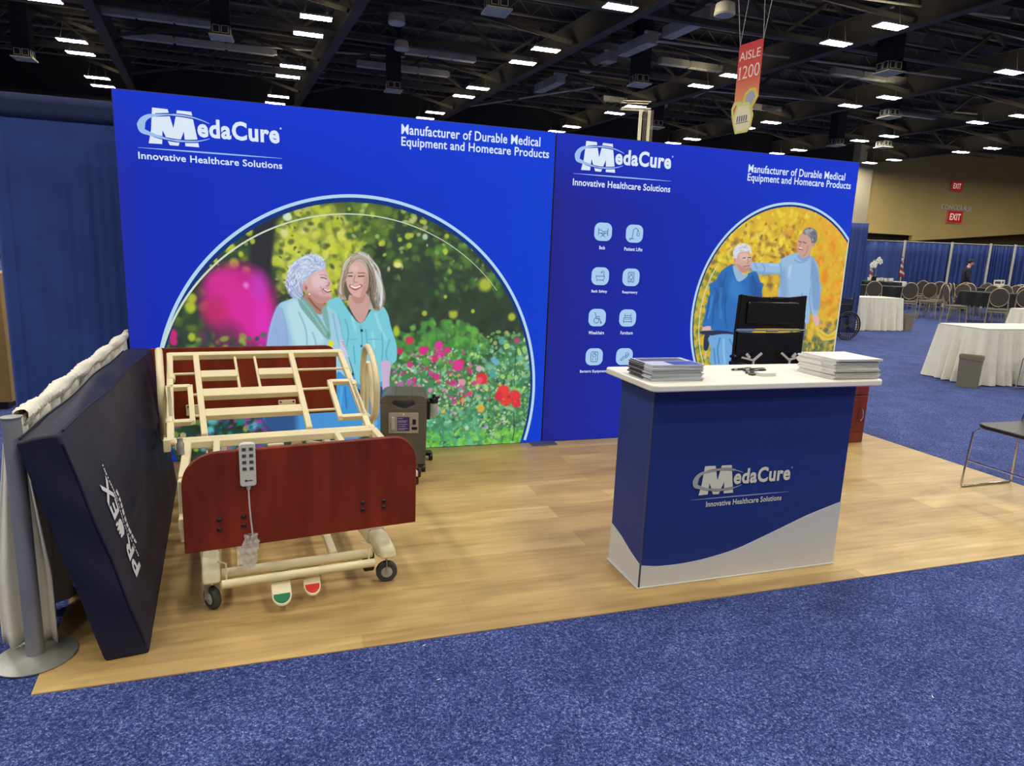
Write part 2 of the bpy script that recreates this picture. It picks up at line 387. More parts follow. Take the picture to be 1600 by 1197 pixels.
PRINT_GARDEN = [('n',1,500,-2.73,-0.162,0.032,1.796,[(38,62,42),(30,50,38),(50,75,45),(28,38,34)],0.03,0.09,0.7,0.8),
('n',2,160,-2.711,0.713,-2.069,1.476,[(60,95,45),(30,50,40),(120,140,40),(35,40,40)],0.02,0.06,0.7,0.8),
('n',31,26,-2.597,0.781,-2.109,1.501,[(190,205,45),(165,190,50),(200,215,60)],0.014,0.035,0.5,0.9),
('b',(150,160,52),0.5,0.9,-1.744,1.495,0.324,0.419,0),
('b',(120,140,48),0.6,0.8,-1.419,1.697,0.262,0.199,0),
('n',203,420,-2.018,0.986,-1.409,1.766,[(190,200,55),(165,180,50),(110,130,45),(210,215,75),(70,90,45),(225,225,130)],0.016,0.06,0.7,0.7),
('n',232,110,-2.018,1.124,-1.386,1.766,[(205,214,62),(190,202,54),(222,224,92)],0.028,0.05,0.4,0.8),
('n',4,120,-1.999,0.893,-1.271,1.717,[(60,75,40),(45,60,40),(80,100,40)],0.01,0.03,0.6,0.75),
('n',5,190,-1.537,1.375,-0.609,1.828,[(85,125,45),(60,95,45),(120,150,50),(45,70,45)],0.02,0.05,0.6,0.8),
('n',6,60,-1.515,1.282,-0.506,1.821,[(190,205,60),(160,185,60),(175,200,110),(210,215,150)],0.012,0.03,0.5,0.9),
('n',7,120,-1.272,0.894,-0.129,1.445,[(45,65,48),(32,46,40),(60,85,48),(36,52,44)],0.03,0.08,0.7,0.8),
('n',8,80,-0.903,1.19,-0.299,1.55,[(75,130,50),(50,90,50),(95,150,55)],0.02,0.045,0.6,0.75),
('b',(190,205,60),0.5,0.85,-1.284,1.534,0.027,0.028,0),
('b',(190,205,60),0.5,0.85,-1.299,1.528,0.02,0.021,0),
('b',(190,205,60),0.5,0.85,-1.161,1.564,0.021,0.021,0),
('b',(190,205,60),0.5,0.85,-1.078,1.598,0.023,0.024,0),
('b',(190,205,60),0.5,0.85,-1.104,1.592,0.029,0.03,0),
('b',(190,205,60),0.5,0.85,-1.176,1.395,0.04,0.041,0),
('b',(190,205,60),0.5,0.85,-0.985,1.694,0.025,0.026,0),
('b',(190,205,60),0.5,0.85,-1.006,1.698,0.019,0.019,0),
('b',(190,205,60),0.5,0.85,-0.517,1.26,0.068,0.068,0),
('b',(190,205,60),0.5,0.85,-0.819,1.604,0.024,0.024,0),
('b',(190,205,60),0.5,0.85,-0.828,1.495,0.027,0.027,0),
('b',(190,205,60),0.5,0.85,-1.093,1.526,0.026,0.027,0),
('b',(190,205,60),0.5,0.85,-0.758,1.035,0.045,0.046,0),
('b',(190,205,60),0.5,0.85,-0.607,1.058,0.02,0.021,0),
('b',(190,205,60),0.5,0.85,-0.976,1.038,0.026,0.027,0),
('b',(190,205,60),0.5,0.85,-0.296,1.017,0.04,0.04,0),
('b',(190,205,60),0.5,0.85,-0.821,1.163,0.018,0.018,0),
('b',(235,230,150),0.5,0.95,-1.175,1.385,0.037,0.025,0),
('b',(200,225,190),0.5,0.9,-0.979,1.592,0.026,0.029,0),
('b',(40,62,44),0.5,0.85,-0.759,1.089,0.05,0.043,0),
('b',(215,235,200),0.35,0.95,-1.924,1.685,0.035,0.036,0),
('b',(225,230,160),0.6,0.8,-1.945,1.574,0.037,0.043,0),
('p',(24,30,46),0.03,1.0,1,[(-2.215,1.562),(-2.132,1.641),(-2.057,1.702),(-1.862,1.769),(-1.985,1.668),(-2.02,1.571),(-2.038,1.426),(-2.051,1.289),(-2.081,1.21),(-2.143,1.287),(-2.146,1.47)]),
('p',(30,34,44),0.03,1.0,1,[(-2.145,1.498),(-2.029,1.57),(-2.041,1.309),(-2.027,1.152),(-2.091,1.191),(-2.16,1.344)]),
('b',(185,200,50),0.5,0.9,-2.17,1.573,0.034,0.039,0),
('b',(185,200,50),0.5,0.9,-2.149,1.512,0.022,0.026,0),
('b',(185,200,50),0.5,0.9,-2.286,1.464,0.031,0.036,0),
('b',(185,200,50),0.5,0.9,-2.225,1.424,0.022,0.025,0),
('b',(185,200,50),0.5,0.9,-2.268,1.36,0.041,0.047,0),
('b',(185,200,50),0.5,0.9,-2.197,1.314,0.035,0.04,0),
('b',(185,200,50),0.5,0.9,-2.383,1.376,0.019,0.023,0),
('b',(185,200,50),0.5,0.9,-2.551,1.066,0.044,0.053,0),
('b',(185,200,50),0.5,0.9,-2.535,1.124,0.035,0.042,0),
('b',(185,200,50),0.5,0.9,-2.552,0.863,0.031,0.038,0),
('b',(205,25,140),0.35,0.95,-2.25,1.109,0.279,0.297,0),
('b',(222,28,160),0.4,0.9,-2.208,1.012,0.215,0.26,0),
('b',(215,30,150),0.5,0.9,-2.345,1.224,0.136,0.116,0),
('b',(190,35,95),0.7,0.8,-2.398,1.029,0.118,0.137,0),
('b',(110,40,85),0.7,0.9,-2.323,0.853,0.138,0.16,0),
('b',(90,55,85),0.7,0.8,-2.468,0.853,0.072,0.109,0),
('b',(225,35,190),0.6,0.8,-2.099,0.933,0.085,0.243,0),
('b',(195,60,210),0.7,0.6,-2.118,1.21,0.084,0.148,0),
('b',(235,140,215),0.7,0.8,-2.2,1.217,0.027,0.034,0),
('n',9,220,-2.812,0.062,-2.088,0.892,[(40,80,60),(60,120,70),(30,60,60),(150,190,60)],0.015,0.04,0.5,0.85),
('n',10,90,-2.832,0.06,-2.045,0.548,[(190,60,190),(160,70,200),(220,60,150),(120,190,220),(90,200,200)],0.02,0.05,0.5,0.8),
('n',21,60,-2.457,0.062,-2.088,0.29,[(20,110,110),(30,140,120),(20,80,90)],0.015,0.03,0.5,0.9),
('b',(205,30,120),0.4,0.95,-2.67,0.882,0.041,0.044,0),
('b',(205,30,120),0.4,0.95,-2.663,0.834,0.029,0.033,0),
('b',(205,30,120),0.4,0.95,-2.685,0.911,0.021,0.024,0),
('b',(70,140,60),0.7,0.9,-0.839,0.674,0.378,0.298,0),
('n',262,80,-1.225,0.492,-0.429,0.987,[(50,110,50),(120,190,80),(40,80,46)],0.02,0.05,0.6,0.7),
('n',211,200,-1.202,0.645,-0.486,0.987,[(85,165,65),(65,140,65),(110,185,75),(60,120,60)],0.02,0.05,0.5,0.85),
('b',(190,210,50),0.5,0.9,-1.183,0.904,0.032,0.054,0),
('p',(70,134,84),0.12,0.95,1,[(-1.28,0.56),(-0.985,0.627),(-0.587,0.596),(-0.285,0.844),(-0.043,0.767),(0.028,-0.08),(-1.279,-0.007)]),
('n',61,260,-1.271,-0.05,-0.03,0.656,[(44,100,66),(36,84,60),(150,208,160),(176,220,190),(60,130,80),(120,190,170)],0.016,0.036,0.4,0.8),
('n',12,1100,-1.243,-0.05,-0.03,0.775,[(70,150,95),(110,190,130),(60,125,75),(140,210,150),(90,170,140),(45,95,65),(150,200,90),(190,220,190),(205,228,205)],0.006,0.02,0.35,0.85),
('n',13,420,-0.62,0.005,-0.043,0.869,[(120,190,70),(150,215,100),(60,120,70),(95,170,160),(40,80,60),(190,225,130)],0.006,0.018,0.35,0.9),
('n',14,120,-1.215,0.244,-0.679,0.655,[(200,60,130),(180,110,170),(225,200,215),(215,60,110),(235,225,150)],0.006,0.016,0.35,0.9),
('n',15,110,-0.887,0.288,-0.474,0.601,[(200,205,70),(170,200,90),(215,190,210),(205,150,185)],0.006,0.016,0.35,0.85),
('n',16,420,-0.978,-0.068,-0.084,0.124,[(105,195,60),(85,175,60),(130,210,75),(150,215,100)],0.01,0.03,0.4,0.85),
('n',22,120,-0.941,-0.023,-0.517,0.304,[(70,165,120),(95,190,140),(60,140,110)],0.012,0.03,0.4,0.85),
('b',(215,45,85),0.3,0.95,-1.085,0.837,0.036,0.035,0),
('b',(215,40,130),0.3,0.95,-0.982,0.76,0.038,0.038,0),
('b',(220,50,150),0.3,0.95,-0.863,0.798,0.038,0.038,0),
('b',(215,40,145),0.3,0.95,-0.849,0.734,0.036,0.036,0),
('b',(210,45,130),0.3,0.95,-0.8,0.762,0.032,0.031,0),
('b',(220,50,140),0.3,0.95,-0.712,0.644,0.05,0.05,0),
('b',(215,40,80),0.3,0.95,-0.691,0.665,0.033,0.032,0),
('b',(205,40,85),0.3,0.95,-1.158,0.758,0.031,0.031,0),
('b',(200,50,110),0.3,0.95,-0.896,0.697,0.034,0.034,0),
('b',(215,50,120),0.3,0.95,-0.878,0.558,0.032,0.032,0),
('b',(190,60,140),0.3,0.95,-0.921,0.583,0.023,0.024,0),
('b',(200,90,190),0.3,0.95,-0.744,0.504,0.028,0.029,0),
('b',(200,60,130),0.3,0.95,-1.08,0.658,0.027,0.028,0),
('b',(190,90,170),0.3,0.95,-1.084,0.52,0.028,0.028,0),
('b',(225,150,160),0.3,0.95,-0.676,0.511,0.033,0.033,0),
('b',(220,45,60),0.3,0.95,-0.522,0.538,0.052,0.05,0),
('b',(225,90,110),0.3,0.95,-0.538,0.524,0.029,0.028,0),
('b',(190,50,50),0.3,0.95,-0.679,0.379,0.02,0.019,0),
('b',(225,170,60),0.3,0.95,-0.52,0.297,0.036,0.036,0),
('b',(170,80,110),0.3,0.95,-0.245,0.833,0.03,0.029,0),
('b',(210,110,120),0.3,0.95,-0.332,0.896,0.018,0.017,0),
('b',(170,100,160),0.3,0.95,-1.151,0.5,0.031,0.031,0),
('b',(210,60,150),0.3,0.95,-0.582,0.503,0.022,0.022,0),
('b',(215,170,200),0.3,0.95,-0.547,0.617,0.029,0.028,0),
('b',(235,55,50),0.3,0.95,-0.343,0.425,0.06,0.064,0),
('b',(225,60,50),0.3,0.95,-0.318,0.368,0.058,0.062,0),
('b',(215,40,60),0.3,0.95,-0.376,0.393,0.04,0.044,0),
('b',(230,45,60),0.3,0.95,-0.249,0.389,0.056,0.06,0),
('b',(220,40,60),0.3,0.95,-0.229,0.332,0.039,0.043,0),
('b',(150,50,60),0.3,0.95,-0.295,0.385,0.011,0.013,0),
('b',(110,180,200),0.3,0.9,-0.414,0.67,0.056,0.028,-0.6),
('b',(80,165,160),0.3,0.9,-0.428,0.572,0.041,0.038,0),
('b',(95,175,165),0.3,0.85,-0.369,0.833,0.033,0.039,0),
('b',(110,190,190),0.4,0.8,-0.216,0.701,0.03,0.045,0),
('s',(50,90,70),0.008,1.0,[(-0.248,0.778),(-0.254,0.635),(-0.255,0.479)]),
('s',(50,80,60),0.008,1.0,[(-0.25,0.264),(-0.24,0.115),(-0.252,0.023)]),
('n',264,60,-1.187,0.29,-0.552,0.822,[(214,45,130),(222,60,150),(200,50,110),(230,130,190)],0.012,0.026,0.4,0.9),
('n',265,90,-0.621,0.376,0.004,0.918,[(150,205,100),(100,175,150),(180,225,130),(70,140,80),(120,190,180)],0.014,0.03,0.35,0.85),
('n',266,24,-0.837,0.122,-0.256,0.551,[(225,70,80),(200,110,190),(235,225,230),(225,190,80)],0.01,0.02,0.35,0.9),
('b',(235,55,50),0.3,0.95,-0.343,0.425,0.06,0.061,0),
('b',(225,60,50),0.3,0.95,-0.318,0.368,0.058,0.059,0),
('b',(215,40,60),0.3,0.95,-0.376,0.393,0.04,0.042,0),
('b',(230,45,60),0.3,0.95,-0.249,0.389,0.056,0.057,0),
('b',(220,40,60),0.3,0.95,-0.229,0.332,0.039,0.041,0),
('b',(150,50,60),0.3,0.95,-0.295,0.385,0.011,0.012,0),
('b',(220,45,60),0.3,0.95,-0.522,0.538,0.052,0.053,0),
('b',(225,90,110),0.3,0.95,-0.538,0.524,0.029,0.03,0),
('b',(220,50,150),0.3,0.95,-0.863,0.798,0.036,0.038,0),
('b',(220,50,140),0.3,0.95,-0.712,0.644,0.048,0.05,0),
('b',(215,40,130),0.3,0.95,-0.982,0.76,0.036,0.038,0),
('n',267,30,-0.365,0.246,-0.197,0.459,[(245,90,70),(200,30,40),(250,120,90),(215,50,60)],0.006,0.012,0.5,0.8),
('p',(72,150,214),0.01,1.0,1,[(-2.09,0.58),(-1.455,0.568),(-1.407,0.125),(-1.822,0.145),(-2.1,0.234)]),
('p',(40,70,120),0.05,0.8,1,[(-2.093,0.482),(-1.932,0.478),(-1.905,0.148),(-2.102,0.158)]),
('p',(160,208,228),0.006,1.0,1,[(-2.081,0.798),(-2.047,0.966),(-1.997,1.085),(-1.94,1.119),(-1.86,1.136),(-1.77,1.052),(-1.713,1.028),(-1.659,1.089),(-1.596,1.011),(-1.562,0.845),(-1.515,0.67),(-1.503,0.594),(-1.576,0.551),(-1.814,0.55),(-2.09,0.568),(-2.1,0.605)]),
('p',(150,170,228),0.03,0.8,1,[(-2.081,0.798),(-2.045,0.966),(-1.997,1.085),(-1.965,1.002),(-1.934,0.894),(-1.925,0.797),(-1.952,0.602),(-2.089,0.605)]),
('p',(190,228,238),0.03,0.8,1,[(-1.941,1.085),(-1.861,1.12),(-1.771,1.003),(-1.692,0.845),(-1.775,0.797),(-1.879,0.797),(-1.921,0.942)]),
('s',(125,178,210),0.012,0.7,[(-1.975,1.061),(-1.95,0.942),(-1.942,0.798)]),
('s',(125,178,210),0.012,0.7,[(-1.862,1.039),(-1.819,0.919),(-1.81,0.797)]),
('s',(125,178,210),0.012,0.7,[(-2.023,0.942),(-2.003,0.846),(-2.016,0.798)]),
('s',(125,178,210),0.012,0.7,[(-1.631,1.029),(-1.609,0.894),(-1.586,0.796)]),
('s',(125,178,210),0.012,0.7,[(-1.773,0.894),(-1.751,0.821),(-1.758,0.772)]),
('p',(205,205,235),0.006,1.0,1,[(-1.586,0.845),(-1.538,0.82),(-1.514,0.733),(-1.551,0.721),(-1.58,0.771)]),
('s',(205,90,110),0.006,0.8,[(-1.574,0.83),(-1.526,0.814)]),
('s',(205,90,110),0.006,0.8,[(-1.564,0.813),(-1.526,0.794)]),
('s',(205,90,110),0.006,0.8,[(-1.555,0.795),(-1.526,0.774)]),
('s',(205,90,110),0.006,0.8,[(-1.545,0.778),(-1.526,0.754)]),
('s',(205,90,110),0.006,0.8,[(-1.536,0.76),(-1.527,0.734)]),
('p',(178,128,108),0.006,1.0,1,[(-1.797,1.171),(-1.7,1.125),(-1.698,1.052),(-1.719,1.022),(-1.764,1.058),(-1.826,1.135)]),
('s',(120,80,70),0.012,0.8,[(-1.792,1.135),(-1.752,1.082),(-1.718,1.052)]),
('p',(118,172,168),0.006,1.0,1,[(-1.868,1.143),(-1.826,1.135),(-1.764,1.064),(-1.691,0.943),(-1.654,0.876),(-1.657,0.845),(-1.692,0.864),(-1.772,0.967),(-1.848,1.069)]),
('s',(160,205,195),0.01,0.7,[(-1.838,1.117),(-1.771,1.028),(-1.68,0.882)]),
('p',(125,175,170),0.008,1.0,1,[(-1.707,1.052),(-1.683,1.089),(-1.661,1.004),(-1.656,0.894),(-1.69,0.968)]),
('p',(214,172,172),0.005,1.0,1,[(-1.772,1.307),(-1.72,1.336),(-1.679,1.345),(-1.658,1.287),(-1.64,1.248),(-1.652,1.221),(-1.648,1.185),(-1.639,1.15),(-1.659,1.118),(-1.706,1.103),(-1.752,1.118),(-1.782,1.153),(-1.802,1.185),(-1.836,1.205),(-1.845,1.229),(-1.818,1.251),(-1.789,1.283)]),
('p',(190,135,130),0.02,0.8,1,[(-1.802,1.185),(-1.751,1.172),(-1.699,1.149),(-1.646,1.147),(-1.659,1.118),(-1.706,1.103),(-1.752,1.118),(-1.782,1.153)]),
('p',(236,205,210),0.03,0.7,1,[(-1.76,1.296),(-1.691,1.321),(-1.669,1.269),(-1.687,1.221),(-1.745,1.207),(-1.773,1.242)]),
('s',(110,70,75),0.007,1.0,[(-1.711,1.282),(-1.692,1.28),(-1.672,1.273)]),
('s',(150,110,115),0.005,1.0,[(-1.718,1.3),(-1.691,1.301),(-1.672,1.292)]),
('s',(160,100,100),0.006,1.0,[(-1.654,1.248),(-1.659,1.228),(-1.673,1.223)]),
('s',(150,60,70),0.014,1.0,[(-1.692,1.201),(-1.67,1.185),(-1.648,1.19)]),
('s',(245,240,245),0.008,1.0,[(-1.687,1.201),(-1.666,1.19),(-1.649,1.195)]),
('s',(170,115,115),0.006,0.7,[(-1.714,1.22),(-1.701,1.184),(-1.687,1.167)]),
('p',(186,202,234),0.006,1.0,1,[(-1.941,1.262),(-1.928,1.32),(-1.897,1.374),(-1.841,1.416),(-1.777,1.442),(-1.716,1.43),(-1.682,1.386),(-1.68,1.344),(-1.717,1.331),(-1.764,1.309),(-1.794,1.277),(-1.819,1.251),(-1.845,1.229),(-1.845,1.205),(-1.833,1.161),(-1.86,1.134),(-1.9,1.138),(-1.927,1.178),(-1.944,1.224)]),
('p',(150,164,208),0.02,0.8,1,[(-1.935,1.239),(-1.915,1.204),(-1.845,1.235),(-1.831,1.158),(-1.86,1.136),(-1.9,1.143),(-1.927,1.18)]),
('k',101,230,0.045,0.006,[(232,240,252),(150,164,208),(205,216,242),(176,190,228),(240,244,252),(130,146,192)],0.7,[(-1.939,1.262),(-1.924,1.321),(-1.891,1.37),(-1.838,1.41),(-1.777,1.437),(-1.72,1.425),(-1.689,1.384),(-1.692,1.348),(-1.731,1.331),(-1.768,1.311),(-1.801,1.277),(-1.83,1.25),(-1.845,1.205),(-1.839,1.168),(-1.86,1.14),(-1.896,1.145),(-1.923,1.182),(-1.937,1.224)],(-1.75,1.237),0.7),
('h',103,26,0.005,[(-1.86,1.134),(-1.892,1.157),(-1.921,1.204)],[(-1.831,1.156),(-1.846,1.188),(-1.849,1.229)],[(220,228,248),(140,156,200)],0.006,0.75),
('b',(208,150,150),0.3,1.0,-1.816,1.208,0.023,0.032,0),
('b',(150,95,95),0.5,0.8,-1.811,1.206,0.01,0.019,0),
('b',(245,235,225),0.3,1.0,-1.789,1.165,0.007,0.007,0),
('b',(225,225,60),0.3,1.0,-1.648,0.816,0.024,0.027,0),
('b',(90,160,120),0.4,0.8,-1.662,0.882,0.016,0.027,0),
('p',(60,150,214),0.006,1.0,1,[(-1.504,0.543),(-1.287,0.538),(-1.278,0.317),(-1.281,0.152),(-1.506,0.162),(-1.604,0.199),(-1.612,0.596)]),
('s',(30,105,180),0.012,0.7,[(-1.344,0.514),(-1.356,0.333),(-1.344,0.175)]),
('s',(30,105,180),0.012,0.7,[(-1.406,0.399),(-1.394,0.256),(-1.407,0.164)]),
('s',(30,105,180),0.012,0.7,[(-1.553,0.493),(-1.542,0.339)]),
('s',(30,105,180),0.012,0.7,[(-1.294,0.487),(-1.306,0.331)]),
('s',(120,190,235),0.02,0.6,[(-1.325,0.462),(-1.331,0.332),(-1.331,0.2)]),
('s',(110,185,235),0.02,0.6,[(-1.577,0.494),(-1.591,0.341)]),
('p',(30,40,70),0.006,1.0,1,[(-1.492,0.492),(-1.437,0.458),(-1.431,0.387),(-1.468,0.388)]),
('p',(25,60,110),0.006,1.0,1,[(-1.344,0.475),(-1.284,0.487),(-1.287,0.383),(-1.344,0.345)]),
('p',(120,206,222),0.006,1.0,1,[(-1.674,1.103),(-1.582,1.151),(-1.557,1.105),(-1.445,0.963),(-1.36,1.063),(-1.288,1.089),(-1.245,1.032),(-1.22,0.933),(-1.179,0.793),(-1.191,0.672),(-1.288,0.677),(-1.284,0.536),(-1.406,0.515),(-1.467,0.529),(-1.503,0.644),(-1.562,0.845),(-1.596,1.011)]),
('s',(80,165,190),0.01,0.7,[(-1.288,0.895),(-1.282,0.781),(-1.288,0.68)]),
('s',(80,165,190),0.01,0.7,[(-1.404,0.92),(-1.393,0.794),(-1.405,0.694)]),
('s',(80,165,190),0.01,0.7,[(-1.548,0.993),(-1.525,0.895),(-1.538,0.795)]),
('s',(80,165,190),0.01,0.7,[(-1.232,0.844),(-1.257,0.743),(-1.244,0.685)]),
('s',(80,165,190),0.01,0.7,[(-1.441,0.944),(-1.429,0.82),(-1.44,0.542)]),
('s',(80,165,190),0.01,0.7,[(-1.49,0.795),(-1.479,0.669)]),
('s',(165,228,238),0.02,0.6,[(-1.331,1.032),(-1.306,0.945),(-1.257,0.844)]),
('s',(165,228,238),0.02,0.6,[(-1.5,1.006),(-1.477,0.919)]),
('s',(165,228,238),0.02,0.6,[(-1.356,0.895),(-1.343,0.782)]),
('s',(95,170,195),0.006,0.8,[(-1.386,0.845),(-1.3,0.844)]),
('s',(95,170,195),0.006,0.8,[(-1.538,0.845),(-1.465,0.845)]),
('b',(30,50,70),0.2,1.0,-1.432,0.91,0.011,0.012,0),
('b',(40,70,90),0.2,1.0,-1.435,0.797,0.008,0.009,0),
('p',(206,178,212),0.006,1.0,1,[(-1.29,0.682),(-1.224,0.672),(-1.231,0.55),(-1.233,0.459),(-1.279,0.46),(-1.287,0.59)]),
('p',(186,182,172),0.008,1.0,1,[(-1.515,1.427),(-1.45,1.471),(-1.379,1.447),(-1.324,1.374),(-1.297,1.29),(-1.272,1.162),(-1.285,1.092),(-1.326,1.064),(-1.386,1.068),(-1.404,1.141),(-1.571,1.136),(-1.594,1.187),(-1.579,1.271),(-1.557,1.355)]),
('p',(98,84,74),0.012,1.0,1,[(-1.545,1.343),(-1.498,1.392),(-1.427,1.395),(-1.377,1.324),(-1.355,1.228),(-1.37,1.117),(-1.392,1.08),(-1.404,1.166),(-1.499,1.164),(-1.518,1.125),(-1.559,1.145),(-1.556,1.247)]),
('p',(206,160,152),0.006,1.0,1,[(-1.517,1.164),(-1.482,1.152),(-1.398,1.178),(-1.375,1.081),(-1.438,0.963),(-1.518,1.079)]),
('p',(180,130,120),0.015,0.7,1,[(-1.499,1.158),(-1.404,1.172),(-1.428,1.11),(-1.476,1.11)]),
('p',(218,176,162),0.005,1.0,1,[(-1.534,1.332),(-1.491,1.393),(-1.429,1.397),(-1.389,1.342),(-1.382,1.264),(-1.397,1.193),(-1.437,1.151),(-1.478,1.155),(-1.517,1.19),(-1.538,1.257)]),
('p',(190,140,128),0.015,0.7,1,[(-1.403,1.323),(-1.382,1.264),(-1.397,1.193),(-1.437,1.151),(-1.427,1.214)]),
('b',(235,200,185),0.7,0.7,-1.48,1.351,0.041,0.033,0),
('s',(70,45,45),0.008,1.0,[(-1.522,1.296),(-1.496,1.297)]),
('s',(70,45,45),0.008,1.0,[(-1.453,1.296),(-1.415,1.299)]),
('s',(120,90,75),0.006,1.0,[(-1.528,1.318),(-1.492,1.321)]),
('s',(120,90,75),0.006,1.0,[(-1.457,1.32),(-1.409,1.321)]),
('s',(175,120,108),0.006,1.0,[(-1.477,1.303),(-1.485,1.259),(-1.463,1.254)]),
('s',(165,70,75),0.02,1.0,[(-1.508,1.227),(-1.475,1.208),(-1.437,1.231)]),
('s',(250,245,245),0.011,1.0,[(-1.504,1.227),(-1.475,1.215),(-1.442,1.229)]),
('h',111,80,0.006,[(-1.427,1.442),(-1.355,1.373),(-1.331,1.265),(-1.325,1.167),(-1.343,1.069)],[(-1.385,1.446),(-1.316,1.35),(-1.285,1.241),(-1.27,1.156),(-1.285,1.082)],[(228,230,228),(196,194,186),(150,142,128),(214,216,212),(120,108,94)],0.012,0.75),
('h',112,60,0.006,[(-1.427,1.445),(-1.369,1.348),(-1.361,1.24),(-1.373,1.154),(-1.343,1.069)],[(-1.403,1.443),(-1.331,1.338),(-1.325,1.216),(-1.343,1.13),(-1.307,1.063)],[(150,138,122),(108,92,80),(196,188,176),(84,70,62)],0.012,0.75),
('h',113,60,0.006,[(-1.462,1.465),(-1.539,1.391),(-1.569,1.283),(-1.591,1.199),(-1.577,1.151)],[(-1.45,1.442),(-1.512,1.38),(-1.543,1.284),(-1.561,1.199),(-1.547,1.133)],[(214,204,182),(176,164,140),(130,112,92),(226,220,204)],0.01,0.75),
('h',114,30,0.005,[(-1.497,1.452),(-1.438,1.463),(-1.379,1.432)],[(-1.504,1.398),(-1.439,1.412),(-1.391,1.384)],[(190,180,164),(226,222,212),(140,126,110)],0.005,0.75),
('s',(214,218,214),0.013,0.8,[(-1.355,1.385),(-1.319,1.265),(-1.294,1.143)]),
('s',(150,140,125),0.013,0.8,[(-1.391,1.42),(-1.343,1.313),(-1.331,1.179),(-1.307,1.081)]),
('s',(226,230,230),0.013,0.8,[(-1.331,1.338),(-1.288,1.192),(-1.3,1.094)]),
('s',(208,200,180),0.013,0.8,[(-1.515,1.416),(-1.551,1.343),(-1.57,1.259),(-1.582,1.187)]),
('s',(140,120,95),0.013,0.8,[(-1.545,1.331),(-1.564,1.247),(-1.559,1.157)]),
('s',(222,218,210),0.013,0.8,[(-1.45,1.459),(-1.391,1.432),(-1.355,1.373)]),
('s',(80,66,58),0.013,0.8,[(-1.37,1.215),(-1.365,1.142),(-1.343,1.075)])]
